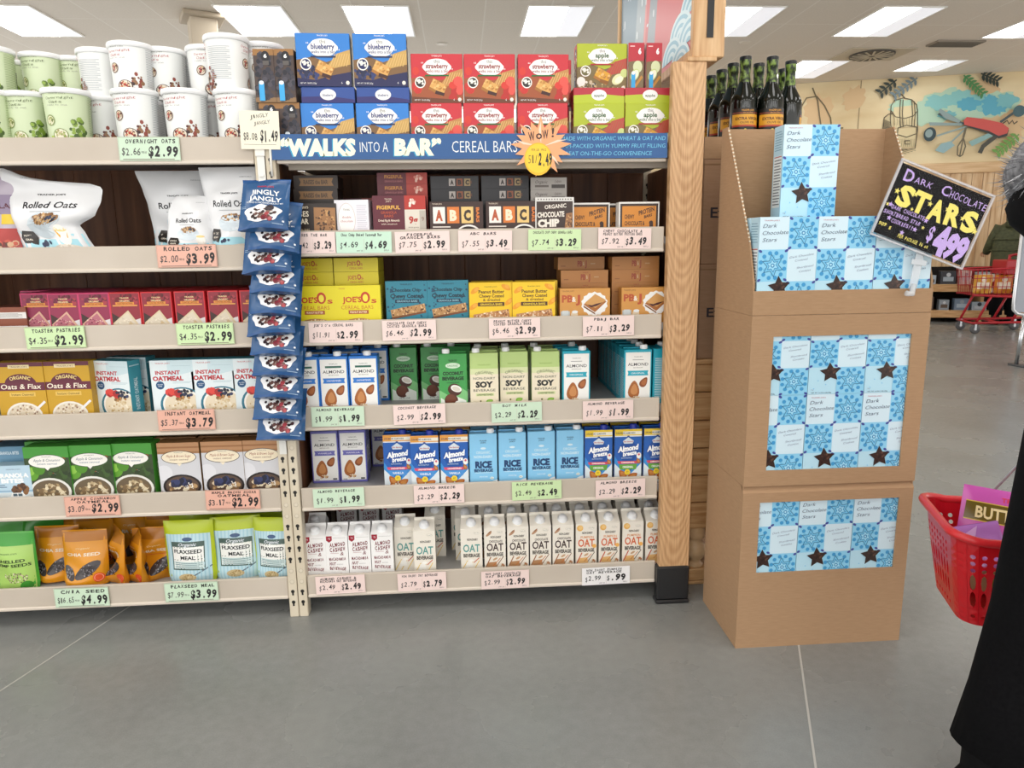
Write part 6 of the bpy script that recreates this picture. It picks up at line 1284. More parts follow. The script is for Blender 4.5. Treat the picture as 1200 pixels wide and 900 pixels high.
def case(z, h, label):
    mb = MB(); mb.box(0, W-.01, 0, D-.02, 0, h, CARD2, .003); A = Art(mb, lambda u, v, hh: (u, -hh, v), W-.01, h, base=.0004)
    A.t('Extra Virgin', .045, .5, .1, '#2c2a33', .42, .02, al='L'); A.r(.0, .94, 1, .955, '#8a6a4a')
    obj('brown_case', mb, None, (TX0+.005, TY0+.005, z), label=label, cat='carton', group='brown cartons under the bottles')
case(.8294, .318, 'lower brown carton on the pine crate table'); case(1.1478, .338, 'upper brown carton under the bottle tray')
mb = MB(); hh = .068
for a in ((0, W-.01, 0, .004), (0, W-.01, D-.024, D-.02), (0, .004, .004, D-.024), (W-.014, W-.01, .004, D-.024)): mb.box(a[0], a[1], a[2], a[3], 0, hh, CARD)
mb.box(.004, W-.014, .004, D-.024, 0, .004, CARD)
obj('bottle_tray', mb, None, (TX0+.005, TY0+.005, 1.4862), label='shallow cardboard tray holding the dark oil bottles', cat='tray')
def bottle():
    mb = MB(); G = M('#0e120c', .06); mb.lathe([(.034, 0), (.041, .004), (.0425, .012), (.0425, .175), (.041, .19), (.034, .205), (.022, .228), (.0165, .245), (.0155, .262)], G, 28)
    W_ = 2*math.pi*.0425; fn = lambda u, v, h: ((.0425+h)*math.cos((u/W_-.5)*2*math.pi-math.pi/2), (.0425+h)*math.sin((u/W_-.5)*2*math.pi-math.pi/2), .05+v)
    lb = MB(); A = Art(lb, fn, W_, .11, True, base=.0006, rough=.4); A.clip = (0, W_, 0, .11)
    A.r(.3, .0, .7, .95, '#17130f'); A.r(.3, .48, .7, .78, '#e0a32c'); A.r(.3, .43, .7, .48, '#b8432a'); A.r(.3, .8, .7, .84, '#7a3a24'); A.t(TJ, .5, .89, .05, '#d99a3a', .16, .02); A.t('SICILIAN', .5, .82, .03, '#e0b060', .12); A.t('EXTRA VIRGIN', .5, .66, .08, '#5a2a14', .3, .03); A.t('OLIVE OIL', .5, .55, .06, '#5a2a14', .18, .01)
    A.blobs(.5, .22, .09, .05, 22, .012, .022, ['#8fae2f', '#c9c23a', '#5f8a24', '#e0d24a'], 4); A.r(.72, .2, .84, .6, '#4f6a22')
    fo = MB(); fo.lathe([(.0185, .238), (.0182, .25), (.0165, .262), (.0175, .286), (.0185, .287), (.0185, .307)], noisy('green_foil', '#1a2414', '#7f9a44', (90, 90, 60), 3, .3, .42, .6), 20); fo.lathe([(.019, .307), (.019, .317), (.016, .319), (0, .319)], M('#16181a', .35), 20)
    return Proto('oil_bottle', 'bottle', mb, [('label', lb, (0, 0, 0), (0, 0, 0)), ('foil_cap', fo, (0, 0, 0), (0, 0, 0))])
BT = bottle(); Gt2 = 'dark oil bottles above the cartons'
for px, Y, lab in ((872, .145, 'front dark oil bottle, left of two with yellow labels'), (903.5, .145, 'front dark oil bottle, right of two with yellow labels'), (858, .235, 'oil bottle directly behind the left front one'), (888, .235, 'oil bottle whose neck shows between the two front ones'), (925, .2, 'rightmost oil bottle with a green back label'),
                   (845, .325, 'third bottle back in the left file of bottles'), (917, .31, 'bottle behind the rightmost one, low neck'), (833, .415, 'oil bottle at the far end of the left file, by the post')):
    BT.place(lab, (X(px, 110, Y), Y, 1.4906), 105 if px == 925 else 0, Gt2)
# ================================================================ far end of the shop: low shelf, cart, stand
def wl(u, dist, z=0): p = W0+WU*u-WN*dist; return (p.x, p.y, z)
zrot = math.atan2(WU.y, WU.x)
u0 = onWall(1093, 360)[0]-2.6; e = obj('low_wall_shelf', None, None, wl(u0, .45), (0, 0, zrot), label='low wooden shelf with goods along the mural wall', cat='shelf')
for z in (.12, .5): mb = MB(); mb.box(0, 5.2, 0, .42, z, z+.04, PINE, .004); mb.box(0, 5.2, -.02, 0, z-.05, z+.06, PINE, .004); obj('board', mb, e)
for k in range(6): mb = MB(); mb.box(k*1.03, k*1.03+.04, .02, .42, 0, .62, PINE, .004); obj('upright', mb, e); mb = MB(); mb.box(0, 5.2, .425, .435, 0, .8, M('#2a2522', .7)); obj('back', mb, e)
q = random.Random(5); cols_ = ['#c9cdd2', '#8f979f', '#3a3d44', '#b0a58f', '#6f7f92', '#d8d6d0', '#5a4636', '#a8b4bf']
words = ['grey', 'white', 'dark', 'tan', 'blue grey', 'pale', 'brown', 'light blue']
for lev, z in ((0, .1602), (1, .5402)):
    for k in range(12):
        mb = MB(); w_, h_ = q.uniform(.13, .2), q.uniform(.13, .22); mb.box(-w_/2, w_/2, 0, .12, 0, h_, M(cols_[(k*3+lev) % 8], .4), .004); A = Art(mb, front(mb, w_, .1), w_, h_); A.r(.15, .3, .85, .6, cols_[(k+3+lev) % 8]); A.e(.5, .75, .15, cols_[(k+5) % 8])
        pp = wl(u0+1.9+.235*k+.02*lev, .44, z); obj('packet', mb, None, pp, (0, 0, zrot), label='%s small packet, %s from left on the %s board of the low wall shelf' % (words[(k*3+lev) % 8], ('first', 'second', 'third', 'fourth', 'fifth', 'sixth', 'seventh', 'eighth', 'ninth', 'tenth', 'eleventh', 'twelfth')[k], ('lower', 'upper')[lev]), cat='packet', group='packets on the low shelf by the mural')
# red shopping cart
cw = onZ(1129, 384); c2 = onZ(1154, 390)
cx, cy = onZ(1168, 389).x, onZ(1168, 389).y
e = obj('shopping_cart', None, None, (cx, cy, 0), (0, 0, R(-14)), label='red shopping cart full of bags near the mural wall', cat='shopping cart')
RD = M('#b3202c', .3); RDD = M('#8e1a24', .35)
cart = e
mb = MB()
for y in (-.24, .24):
    mb.tube([(-.40, y, .14), (.30, y, .16), (.40, y, .17)], .016, RD); mb.tube([(-.36, y, .15), (-.25, y, .42), (-.22, y, .48)], .016, RD); mb.tube([(.05, y, .16), (.2, y, .5)], .016, RD); mb.tube([(.12, y, .48), (.16, y, .98)], .018, RD)
    mb.tube([(-.44, y, .5), (.42, y, .46)], .014, RD)
for x, z in ((-.40, .14), (.40, .17), (-.1, .15)): mb.tube([(x, -.24, z), (x, .24, z)], .014, RD)
obj('frame', mb, e)
mb = MB()
def bk(u, v, sd): # long side: u 0..1, v 0..1
    return (-.46+.02*(1-v)+u*(.92-.02*(1-v)), sd*(.2+.06*v), .5-.02*u+v*(.32+.06*u))
for sd in (-1, 1):
    for k in range(19): mb.tube([bk(k/18, 0, sd), bk(k/18, 1, sd)], .004, RD, 5)
    for v in (0, .33, .66, 1): mb.tube([bk(0, v, sd), bk(1, v, sd)], .006 if v < 1 else .012, RD, 6)
for u in (0, 1):
    for k in range(11): a_ = Vector(bk(u, 0, -1)).lerp(Vector(bk(u, 0, 1)), k/10); b_ = Vector(bk(u, 1, -1)).lerp(Vector(bk(u, 1, 1)), k/10); mb.tube([a_, b_], .004, RD, 5)
    mb.tube([bk(u, 1, -1), bk(u, 1, 1)], .012, RD, 6)
for k in range(13): mb.tube([bk(k/12, 0, -1), bk(k/12, 0, 1)], .004, RD, 5)
obj('wire_basket', mb, e)
mb = MB(); mb.tube([(.16, -.27, .98), (.24, -.27, 1.0), (.24, .27, 1.0), (.16, .27, .98)], .017, RD); obj('handle', mb, e)
mb = MB(); mb.box(-.06, .14, -.2, .2, .76, .94, RD, .01); obj('child_seat', mb, e, label='red plastic child seat panel')
for x in (-.36, .3):
    for y in (-.22, .22):
        w_ = MB(); w_.lathe([(.02, -.014), (.055, -.014), (.062, -.008), (.062, .008), (.055, .014), (.02, .014)], M('#5a5a5c', .5), 18, T=Matrix.Translation((x, y, .0625)) @ Matrix.Rotation(R(90), 4, 'X'))
        w_.lathe([(.022, -.0145), (.022, .0145)], M('#9a9a9c', .4), 12, T=Matrix.Translation((x, y, .0625)) @ Matrix.Rotation(R(90), 4, 'X')); w_.box(x-.012, x+.012, y-.022, y-.017, .05, .15, CHROME); w_.box(x-.012, x+.012, y+.017, y+.022, .05, .15, CHROME); obj('wheel', w_, e)
cm = Matrix.Translation((cx, cy, 0)) @ Matrix.Rotation(R(-14), 4, 'Z')
for k, (x, y, z, c_, l_, nm_) in enumerate(((-.26, -.05, .512, '#d9a23a', '#efe6d4', 'yellow'), (.02, .03, .508, '#d98a2c', '#f0ead8', 'orange'), (.27, .0, .504, '#c9962f', '#d9cdb8', 'golden'), (-.3, .1, .6, '#e6e2da', '#b03a3a', 'white'))):
    pr = Pouch('grocery_bag', 'bag', pouch_std(.22, .24), .045, c_, lambda A, l_=l_: (A.r(.15, .25, .85, .6, l_), A.e(.5, .75, .16, l_)), 14, 14, .008, 30+k).proto
    if k == 3: z = .515; y = .12; x = -.12
    pr.place(nm_+' bag of groceries in the red cart', tuple(cm @ Vector((x, y-.06, z))), -14, 'grocery bags in the cart')
# tall grey stand with a chrome tube edge, right of the cart
p = onZ(1190, 391); gx, gy = p.x, p.y
SYp = 4.2; a0 = onY(1184, 370, SYp); b0 = onY(1188, 222, SYp)
e = obj('grey_board_stand', None, None, (a0.x, SYp, 0), label='grey panel on a chrome tube frame at the right edge', cat='stand')
bz0 = a0.z+.03; bz1 = b0.z+.1; wv_ = .6
mb = MB(); mb.box(.03, wv_, -.01, .01, bz0, bz1, M('#a3a8b2', .45), .004); obj('panel', mb, e)
mb = MB(); mb.tube([(.015, 0, bz1)]+[(.015, 0, bz0+.1), (.02, 0, bz0+.03), (.06, 0, bz0-.01), (.12, 0, bz0-.02), (wv_+.02, 0, bz0-.02), (wv_+.02, 0, bz1), (.015, 0, bz1)], .014, M('#dcdde0', .25, .6)); obj('tube_frame', mb, e)
for x in (.14, wv_-.08):
    mb = MB(); mb.tube([(x, 0, bz0-.02), (x-.02, -.0, .012)], .018, CHROME); mb.box(x-.04, x+.04, -.09, .09, 0, .02, M('#4a4a4c', .5), .005); obj('foot', mb, e)
# ================================================================ people and the hand basket
def skin_into(mb, J, E, mat, lev=2, T=None):
    me = bpy.data.meshes.new('limbs'); me.from_pydata([j[:3] for j in J], E, []); ob = bpy.data.objects.new('limbs', me); COL.objects.link(ob)
    md = ob.modifiers.new('s', 'SKIN'); md.use_smooth_shade = True
    for i, j in enumerate(J): me.skin_vertices[0].data[i].radius = (j[3], j[4] if len(j) > 4 else j[3])
    me.skin_vertices[0].data[0].use_root = True
    ob.modifiers.new('d', 'SUBSURF').levels = lev
    dg = bpy.context.evaluated_depsgraph_get(); m2 = bpy.data.meshes.new_from_object(ob.evaluated_get(dg))
    vs = [v.co.copy() for v in m2.vertices]
    if T is not None: vs = [T @ v for v in vs]
    mb.add(vs, [list(p.vertices) for p in m2.polygons], mat, True)
    bpy.data.objects.remove(ob); bpy.data.meshes.remove(m2); bpy.data.meshes.remove(me)
SKIN = noisy('skin', '#b9805f', '#c99272', (30, 30, 30), 3, .5, .3, .7)
def head_into(mb, T, hairc):
    """head facing +x, centre of skull at origin, about 0.22 tall"""
    n, k = 24, 18; vs = []
    for j in range(k+1):
        t = math.pi*j/k; z = -math.cos(t)
        for i in range(n):
            a = 2*math.pi*i/n; r_ = math.sin(t); x, y = r_*math.cos(a), r_*math.sin(a)
            X = .092*x; Y = .074*y; Z = .113*z
            if z < -.1: X += .012*(-z)*(x > 0)*abs(x); Y *= 1-.22*min(1, (-z-.1)/.7)
            if x > .55 and abs(y) < .3:
                X += .024*math.exp(-((z+.17)/.13)**2-(y/.1)**2)+.006*math.exp(-((z+.05)/.16)**2-(y/.07)**2)   # nose
                X += .007*math.exp(-((z+.47)/.05)**2-(y/.24)**2)+.006*math.exp(-((z+.56)/.05)**2-(y/.2)**2)    # lips
                X += .007*math.exp(-((z+.8)/.12)**2-(y/.25)**2)
            if x > .4: X -= .010*math.exp(-((z-.02)/.1)**2-((abs(y)-.36)/.16)**2)      # eye sockets
            vs.append(T @ Vector((X, Y, Z)))
    mb.add(vs, [(j*n+i, j*n+(i+1) % n, (j+1)*n+(i+1) % n, (j+1)*n+i) for j in range(k) for i in range(n)], SKIN, True)
    for s in (-1, 1):
        mb.ball(T @ Vector((.074, s*.028, .004)), .0125, M('#eeeae4', .2), 12); mb.ball(T @ Vector((.0845, s*.0285, .004)), .0052, M('#2a1c14', .2), 10)
        mb.tube([T @ Vector((.083, s*.012, .026)), T @ Vector((.084, s*.028, .03)), T @ Vector((.074, s*.046, .026))], .003, M(hairc, .6), 6)
        mb.ball(T @ Vector((-.004, s*.077, -.012)), .03, SKIN, 12, (.62, .3, 1.05)); mb.ball(T @ Vector((.002, s*.083, -.012)), .015, M('#a86f55', .5), 10, (.6, .3, 1.1))
    mb.tube([T @ Vector((.086, -.024, -.055)), T @ Vector((.0985, 0, -.0545)), T @ Vector((.086, .024, -.055))], .0042, M('#a05a50', .4), 6)
def hand_into(mb, T, curl, side):
    """hand along +x from the wrist at the origin, palm down (-z), thumb to side*y; curl in degrees per joint"""
    J = [(0, 0, 0, .024, .018), (.045, 0, 0, .036, .014), (.085, 0, 0, .038, .013)]; E = [(0, 1), (1, 2)]
    skin_into(mb, J, E, SKIN, 2, T)
    for k, (y, ln, r_) in enumerate(((.030, .068, .0085), (.010, .078, .009), (-.010, .073, .0088), (-.029, .056, .0075))):
        p = Vector((.08, side*y, 0)); pts = [(p.x-.02, p.y, p.z, r_), (*p, r_)]; an = 0
        for q, f in ((.45, 1), (.32, 1), (.23, .8)):
            an += R(curl*f); p = p+Vector((math.cos(an), side*.05*(y/.03), -math.sin(an)))*ln*q*1.0; pts.append((*p, r_*(1-.1*(q < .3)-.06)))
        skin_into(mb, pts, [(i, i+1) for i in range(len(pts)-1)], SKIN, 1, T)
        mb.ball(T @ (p+Vector((.002, 0, .004))), .005, M('#d9a890', .3), 8)
    pts = [(.015, side*.02, -.002, .012), (.04, side*.044, -.01, .012), (.062, side*.056, -.022, .0105), (.082, side*.05, -.036, .009)]
    skin_into(mb, pts, [(0, 1), (1, 2), (2, 3)], SKIN, 1, T)
def ell(c, rx, ry, n=28, tilt=0): return [(c[0]+rx*math.cos(2*math.pi*k/n), c[1]+ry*math.sin(2*math.pi*k/n), c[2]+tilt*rx*math.cos(2*math.pi*k/n)) for k in range(n)]
def aim(p, d, up=(0, 0, 1)):
    x = Vector(d).normalized(); z = Vector(up)-x*x.dot(Vector(up)); z.normalize(); y = z.cross(x)
    return Matrix(((x.x, y.x, z.x, p[0]), (x.y, y.y, z.y, p[1]), (x.z, y.z, z.z, p[2]), (0, 0, 0, 1)))
def boot_into(mb, ankle, toe, mat):
    a, t = Vector(ankle), Vector(toe); d = (t-a); d.z = 0; d.normalize(); s = Vector((-d.y, d.x, 0)); g = min(a.z, t.z)
    def rg(o, w, h0, h1, n=14):
        c = a+d*o; c.z = 0; out = []
        for k in range(n):
            an = 2*math.pi*k/n; out.append(c+s*w*math.cos(an)+Vector((0, 0, (h0+h1)/2+(h1-h0)/2*math.sin(an))))
        return out
    z = g-.075
    mb.loft([rg(-.075, .012, z+.0, z+.05), rg(-.068, .034, z, z+.085), rg(-.03, .042, z, z+.12), rg(.03, .044, z, z+.115), rg(.09, .048, z, z+.08), rg(.14, .046, z, z+.062), rg(.175, .03, z+.002, z+.045), rg(.185, .01, z+.008, z+.03)], mat)
    mb.tube([a+Vector((0, 0, -.03)), a+Vector((0, 0, .05)), a+Vector((0, 0, .1))], [.052, .052, .056], mat, 14)
def person(name, label, J, coat, coatm, trous, hairc, hair, hands, hood=None, loc=(0, 0, 0), rz=0, boots='#0c0c0e', headz=.0):
    e = obj(name, None, None, loc, (0, 0, rz), label=label, cat='person')
    g = lambda k: J[k]
    keys = ['pelvis', 'spine', 'chest', 'neck', 'headbase', 'hipL', 'kneeL', 'ankleL', 'hipR', 'kneeR', 'ankleR', 'shL', 'elL', 'wrL', 'shR', 'elR', 'wrR']
    JJ = [J[k] for k in keys]; ix = {k: i for i, k in enumerate(keys)}
    EE = [('pelvis', 'spine'), ('spine', 'chest'), ('chest', 'neck'), ('neck', 'headbase'), ('pelvis', 'hipL'), ('hipL', 'kneeL'), ('kneeL', 'ankleL'), ('pelvis', 'hipR'), ('hipR', 'kneeR'), ('kneeR', 'ankleR'), ('chest', 'shL'), ('shL', 'elL'), ('elL', 'wrL'), ('chest', 'shR'), ('shR', 'elR'), ('elR', 'wrR')]
    mb = MB(); skin_into(mb, JJ, [(ix[a], ix[b]) for a, b in EE], SKIN, 2)
    hb = Vector(J['headbase'][:3]); T = Matrix.Translation(hb+Vector((.015, 0, .1))); head_into(mb, T, hairc)
    for sd, w_, el in ((1, 'wrL', 'elL'), (-1, 'wrR', 'elR')):
        p, q = Vector(J[w_][:3]), Vector(J[el][:3]); d, up, curl, side = hands[w_]; hand_into(mb, aim(p, d or (p-q), up), curl, side)
    obj('body', mb, e)
    mb = MB(); mb.loft([ell(*r_) for r_ in coat], coatm)
    for s_, el, w_ in (('shL', 'elL', 'wrL'), ('shR', 'elR', 'wrR')):
        a, b, c = (Vector(J[k][:3]) for k in (s_, el, w_)); inn = Vector(J['chest'][:3]).lerp(a, .45)+Vector((0, 0, .02))
        mb.tube([inn, a, a.lerp(b, .5), b, b.lerp(c, .55), c.lerp(b, .06)], [.075, .078, .068, .062, .056, .048], coatm, 16)
    obj('coat', mb, e)
    mb = MB()
    for h_, k_, a_ in (('hipL', 'kneeL', 'ankleL'), ('hipR', 'kneeR', 'ankleR')):
        a, b, c = (Vector(J[k][:3]) for k in (h_, k_, a_)); mb.tube([a+Vector((0, 0, .06)), a, a.lerp(b, .5), b, b.lerp(c, .5), c+Vector((0, 0, .06))], [.105, .108, .1, .092, .085, .078], trous, 18)
    obj('trousers', mb, e)
    for a_, d in (('ankleL', J['toeL']), ('ankleR', J['toeR'])):
        mb = MB(); boot_into(mb, J[a_][:3], d, matt(boots, .8, .15)); obj('boot', mb, e)
    mb = MB(); hair(mb, T); obj('hair', mb, e)
    return e, T
def hair_short(col):
    def f(mb, T):
        n, k = 22, 12; vs = []; mt = M(col, .55)
        for j in range(k+1):
            t = math.pi*.62*j/k
            for i in range(n):
                a = 2*math.pi*i/n; x, y, z = math.sin(t)*math.cos(a), math.sin(t)*math.sin(a), math.cos(t); cut = max(0, x-.45)*1.5
                vs.append(T @ Vector((.1*x-.006-cut*.05, .083*y, .122*z+cut*.06)))
        mb.add(vs, [(j*n+i, j*n+(i+1) % n, (j+1)*n+(i+1) % n, (j+1)*n+i) for j in range(k) for i in range(n)], mt, True)
        for i in range(26): a = math.pi*.45+math.pi*1.1*i/25; p = Vector((.085*math.cos(a)-.012, .074*math.sin(a), -.02)); mb.tube([T @ p, T @ (p+Vector((-.006, 0, -.05))), T @ (p+Vector((0, 0, -.1)))], [.013, .012, .005], mt, 6)
    return f
BLK = noisy('black_wool', '#08080a', '#0e0e10', (140, 140, 140), 3, .95, .3, .7); BLK.node_tree.nodes['Principled BSDF'].inputs['Specular IOR Level'].default_value = .12
OLIVE = noisy('olive_jacket', '#3a3e26', '#4f5334', (30, 30, 30), 3, .7, .3, .7)
# near shopper at the right edge, walking to the right, seen from the side
NX, NY = 1.235, -1.1
J = {'pelvis': (0, 0, .84, .1), 'spine': (-.005, 0, .99, .1), 'chest': (.0, 0, 1.16, .11), 'neck': (.03, 0, 1.325, .045), 'headbase': (.05, 0, 1.40, .05),
     'hipL': (-.02, .09, .8, .085), 'kneeL': (-.07, .085, .46, .06), 'ankleL': (-.15, .08, .1, .04), 'hipR': (.02, -.09, .8, .085), 'kneeR': (.15, -.09, .46, .06), 'ankleR': (.24, -.09, .085, .04),
     'toeL': (0, .085, .1), 'toeR': (.4, -.1, .085),
     'shL': (.0, .17, 1.26, .055), 'elL': (.02, .2, 1.0, .042), 'wrL': (.085, .27, .79, .03), 'shR': (.0, -.17, 1.26, .055), 'elR': (-.0, -.21, 1.0, .042), 'wrR': (.08, -.23, .8, .03)}
coat = [((0, 0, .585), .13, .19), ((0, 0, .6), .14, .2), ((-.005, 0, .72), .142, .2), ((-.005, 0, .9), .13, .185), ((0, 0, 1.08), .135, .19), ((.0, 0, 1.2), .135, .195), ((.01, 0, 1.28), .11, .17), ((.025, 0, 1.33), .075, .1), ((.03, 0, 1.36), .062, .07)]
e, T = person('person', 'person in a black coat with grey fur hood, holding a red basket', J, coat, BLK, BLK, '#2a1d16', hair_short('#2a1d16'), {'wrL': ((.35, .1, -1), (-1, 0, -.3), 62, 1), 'wrR': (None, (0, -1, .2), 24, -1)}, loc=(NX, NY, 0))
mb = MB(); rg = []
for k in range(7):
    t = k/6; rg.append(ell((-.06-.12*math.sin(t*1.9), 0, 1.19+.17*t), .05+.07*math.sin(math.pi*min(1, t+.25)), .09+.08*math.sin(math.pi*min(1, t*.8+.2)), 24))
mb.loft(rg, BLK); obj('hood', mb, e)
mb = MB(); fr = random.Random(11); cols_ = [M('#55565a', .7), M('#8d8e93', .7), M('#b9bbc0', .7), M('#dcdde0', .7), M('#707176', .7)]
path = [Vector((-.135+.085*math.cos(a), .14*math.sin(a), 1.325+.055*math.cos(a+2.6))) for a in [2*math.pi*k/40 for k in range(40)]]
mb.tube(path, .046, noisy('fur_base', '#4a4b50', '#97989d', (60, 60, 60), 3, .9, .3, .7), 10, True)
for k in range(15000):
    i = fr.randrange(40); p = path[i].lerp(path[(i+1) % 40], fr.random()); d = Vector((fr.gauss(0, 1), fr.gauss(0, 1), fr.gauss(.25, 1))).normalized()
    ln = fr.uniform(.032, .058); sag = Vector((fr.uniform(-.02, .02), fr.uniform(-.02, .02), fr.uniform(-.02, .015))); s = d.cross(Vector((fr.random(), fr.random(), fr.random()))).normalized()*.0015
    a, b = p+d*.025, p+d*ln*.65+sag*.4; c = p+d*ln+sag
    mb.add([a-s, a+s, b+s*.8, b-s*.8, c], [(0, 1, 2, 3), (3, 2, 4)], cols_[min(4, int(fr.random()*5))])
obj('fur_trim', mb, e, label='fluffy grey fur trim of the hood')
# far shopper by the cart, seen from behind
p = onZ(1174, 381); fx, fy = p.x, p.y
J2 = {'pelvis': (0, 0, .88, .1), 'spine': (0, 0, 1.04, .11), 'chest': (0, 0, 1.22, .12), 'neck': (.02, 0, 1.41, .048), 'headbase': (.03, 0, 1.47, .05), 'hipL': (0, .09, .84, .085), 'kneeL': (.02, .1, .48, .06), 'ankleL': (0, .1, .085, .04), 'hipR': (0, -.09, .84, .085), 'kneeR': (.03, -.1, .48, .06), 'ankleR': (.0, -.1, .085, .04),
      'toeL': (.2, .11, .085), 'toeR': (.2, -.11, .085), 'shL': (0, .19, 1.34, .06), 'elL': (.06, .25, 1.1, .045), 'wrL': (.26, .2, 1.02, .032), 'shR': (0, -.19, 1.34, .06), 'elR': (.06, -.25, 1.1, .045), 'wrR': (.26, -.2, 1.02, .032)}
coat2 = [((0, 0, .78), .15, .22), ((0, 0, .8), .165, .235), ((-.01, 0, .95), .165, .24), ((-.01, 0, 1.12), .165, .245), ((-.01, 0, 1.28), .155, .235), ((0, 0, 1.37), .12, .18), ((.02, 0, 1.42), .085, .1), ((.02, 0, 1.45), .07, .075)]
e2, T2 = person('person', 'person in an olive jacket seen from behind beside the red cart', J2, coat2, OLIVE, BLK, '#1f1712', hair_short('#241a14'), {'wrL': ((1, 0, -.1), (0, 0, 1), 40, -1), 'wrR': ((1, 0, -.1), (0, 0, 1), 40, 1)}, loc=(fx, fy, 0), rz=R(75))
mb = MB()
for z, r_ in ((1.34, .17), (1.2, .252), (1.05, .25)): mb.tube([((r_*.68+.002)*math.cos(2*math.pi*k/26)-.01, r_*math.sin(2*math.pi*k/26), z) for k in range(26)], .012, OLIVE, 8, True)
mb.loft([ell((-.1, 0, 1.36), .08, .14, 20), ell((-.12, 0, 1.42), .1, .15, 20), ell((-.09, 0, 1.47), .07, .12, 20)], OLIVE); obj('quilted_hood', mb, e2)
mw = e2.matrix_basis
mb = MB(); mb.loft([[(x*.06, y*.15, 0) for x, y in ((-1, -1), (1, -1), (1, 1), (-1, 1))], [(x*.08, y*.17, .1) for x, y in ((-1, -1), (1, -1), (1, 1), (-1, 1))], [(x*.04, y*.13, .27) for x, y in ((-1, -1), (1, -1), (1, 1), (-1, 1))]], M('#3a2f33', .4), sm=False)
hb_ = obj('shoulder_bag', mb, None, (fx+.2, fy-.33, .97), (0, 0, R(-15)+math.pi/2), label='dark shoulder bag hanging at the olive jacket', cat='handbag')
mb = MB(); mb.tube([(0, -.1, .26), (.02, -.06, .4), (.06, .05, .52)], .009, M('#a08a72', .5), 6); mb.tube([(0, .1, .26), (.03, .1, .4), (.06, .05, .52)], .009, M('#a08a72', .5), 6); obj('strap', mb, hb_)
# ---------------------------------------------------------------- red hand basket
BL, BW, BH = .43, .285, .222
bcx, bcy, bz = 1.375, -.745, .327
def rrect(L, Wd, r, n):
    pts = []; segs = [(L/2-r, Wd/2-r, 0), (-L/2+r, Wd/2-r, 90), (-L/2+r, -Wd/2+r, 180), (L/2-r, -Wd/2+r, 270)]
    path = []
    for cx_, cy_, a0 in segs:
        for k in range(9): a = R(a0+90*k/8); path.append(Vector((cx_+r*math.cos(a), cy_+r*math.sin(a))))
    path.append(path[0]); ln = [0]
    for a, b in zip(path, path[1:]): ln.append(ln[-1]+(b-a).length)
    for k in range(n):
        s = ln[-1]*k/n; i = max(j for j in range(len(ln)) if ln[j] <= s+1e-9); i = min(i, len(path)-2); t = (s-ln[i])/max(1e-9, ln[i+1]-ln[i]); pts.append(path[i].lerp(path[i+1], t))
    return pts
NS = 56; TOPP = rrect(BL, BW, .05, NS*2); BOTP = rrect(BL*.85, BW*.82, .045, NS*2)
def wallp(s, v):
    i = s*2; k = int(math.floor(i)) % (2*NS); f = i-math.floor(i); a = TOPP[k].lerp(TOPP[(k+1) % (2*NS)], f); b = BOTP[k].lerp(BOTP[(k+1) % (2*NS)], f); v2 = 1-(1-v)**1.15
    q = b.lerp(a, v2); return Vector((q.x, q.y, v*BH))
REDP = M('#c3141f', .28)
bk_e = obj('hand_basket', None, None, (bcx, bcy, bz), (0, R(-1), R(-19)), label='red plastic hand basket hanging from the black coated shopper', cat='basket')
mb = MB()
rows = [(0, .06, 0), (.06, .13, 1), (.13, .2, 0), (.2, .4, 2), (.4, .6, 2), (.6, .68, 1), (.68, .76, 1), (.76, .84, 1), (.84, 1, 0)]
for v0, v1, kd in rows:
    for s in range(NS):
        co = [(s, v0), (s+.5, v0), (s+1, v0), (s+1, (v0+v1)/2), (s+1, v1), (s+.5, v1), (s, v1), (s, (v0+v1)/2)]
        O = [wallp(*c_) for c_ in co]
        if kd == 0 or s % 14 in (0, 1, 13): mb.add(O, [(0, 1, 2, 3, 4, 5, 6, 7)], REDP, False); continue
        cs, cv = s+.5, (v0+v1)/2; rs = .25; rv = (v1-v0)*(.34 if kd == 1 else .42); I = []
        for k in range(8): a = R(-135+45*k); sq = 1.0 if kd == 1 else 1.15; I.append(wallp(cs+rs*math.cos(a)*sq, cv+rv*math.sin(a)*sq))
        mb.add(O+I, [(k, (k+1) % 8, 8+(k+1) % 8, 8+k) for k in range(8)], REDP, False)
mb.add([Vector((q.x, q.y, 0)) for q in BOTP], [list(range(2*NS))[::-1]], REDP)
o = obj('shell', mb, bk_e); md = o.modifiers.new('thickness', 'SOLIDIFY'); md.thickness = .003; md.offset = 0
mb = MB(); rim = []
for k, q in enumerate(TOPP):
    dip = .0 if abs(q.x) < BL*.36 else .022*((abs(q.x)/BL-.36)/.14)
    rim.append((q.x*1.05, q.y*1.04, BH-.004+dip*.55))
mb.tube(rim, .0105, M('#cf2a30', .3), 8, True, 1.0); obj('rim', mb, bk_e)
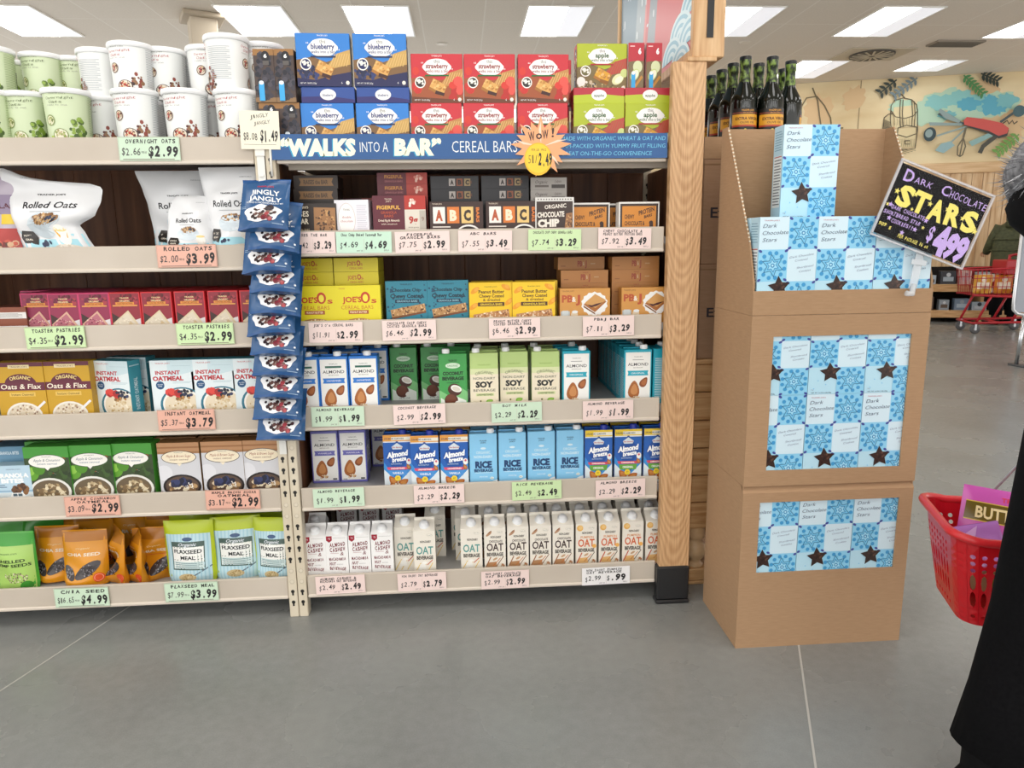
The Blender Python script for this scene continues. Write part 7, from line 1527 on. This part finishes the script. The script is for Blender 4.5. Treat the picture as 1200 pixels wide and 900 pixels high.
for s in (-1, 1):
    mb = MB(); mb.tube([(s*.055, -BW*.52, BH), (s*.05, -BW*.5, BH+.03), (s*.012, -.05, BH+.165), (s*.012, .05, BH+.165), (s*.05, BW*.5, BH+.03), (s*.055, BW*.52, BH)], .0036, M('#c4c8cc', .3, .5), 8); mb.box(s*.055-.012, s*.055+.012, BW*.5, BW*.56, BH-.012, BH+.016, REDP, .003); mb.box(s*.055-.012, s*.055+.012, -BW*.56, -BW*.5, BH-.012, BH+.016, REDP, .003)
    obj('wire_handle', mb, bk_e); mb = MB(); mb.tube([(s*.012, -.05, BH+.165), (s*.012, .05, BH+.165)], .0095, BLACKP, 12); obj('grip', mb, bk_e)
bm_ = Matrix.Translation((bcx, bcy, bz)) @ Matrix.Rotation(R(-19), 4, 'Z')
def letters(A):
    A.r(.03, .5, .97, .78, '#6b5a20'); A.r(.03, .77, .97, .785, '#d9b84a'); A.r(.03, .5, .97, .515, '#d9b84a'); A.t('BUTTER LETTERS', .53, .64, .17, '#f0dfa8', .84, .03); A.t("TRADER JOE'S", .5, .86, .07, '#e04a5a', .4, .02); A.e(.5, .1, .3, '#e3cf9a', .06)
pr = Pouch('cookie_bag', 'bag', pouch_std(.28, .17), .03, '#c95ab0', letters, 20, 16, .004, 41).proto
pr.place('magenta cookie bag with gold lettering in the red basket', tuple(bm_ @ Vector((-.03, .0, .11))), -19-2, None, rx=-14, ry=7)
def lil(A): A.e(.5, .5, .22, '#e9dff0', .18); A.e(.45, .48, .08, '#4a3a3a', .06); A.p([(.1, .7), (.6, .95), (.5, .7)], '#d9b0e6'); A.p([(.5, .1), (.9, .3), (.7, .5)], '#b88ad0')
pr = Pouch('cookie_bag', 'bag', pouch_std(.12, .11), .03, '#b77cc9', lil, 18, 18, .009, 43, .2).proto
pr.place('crumpled lilac bag at the left end of the red basket', tuple(bm_ @ Vector((-.125, -.085, .125))), -12, None, rx=-26, ry=-12)
def gre(A): A.blobs(.5, .5, .5, .4, 40, .05, .1, ['#8fae5a', '#e6d9b0', '#4f6a3a', '#c9b070'], 3)
pr = Pouch('snack_pouch', 'bag', pouch_std(.2, .15), .03, '#cfc592', gre, 14, 14, .006, 47).proto
pr.place('pale green and cream pouch lying low in the red basket', tuple(bm_ @ Vector((.03, -.07, .012))), -19, None, rx=-6)
pr.place('cream pouch at the far side low in the red basket', tuple(bm_ @ Vector((-.02, .02, .012))), -19, None, rx=-8)
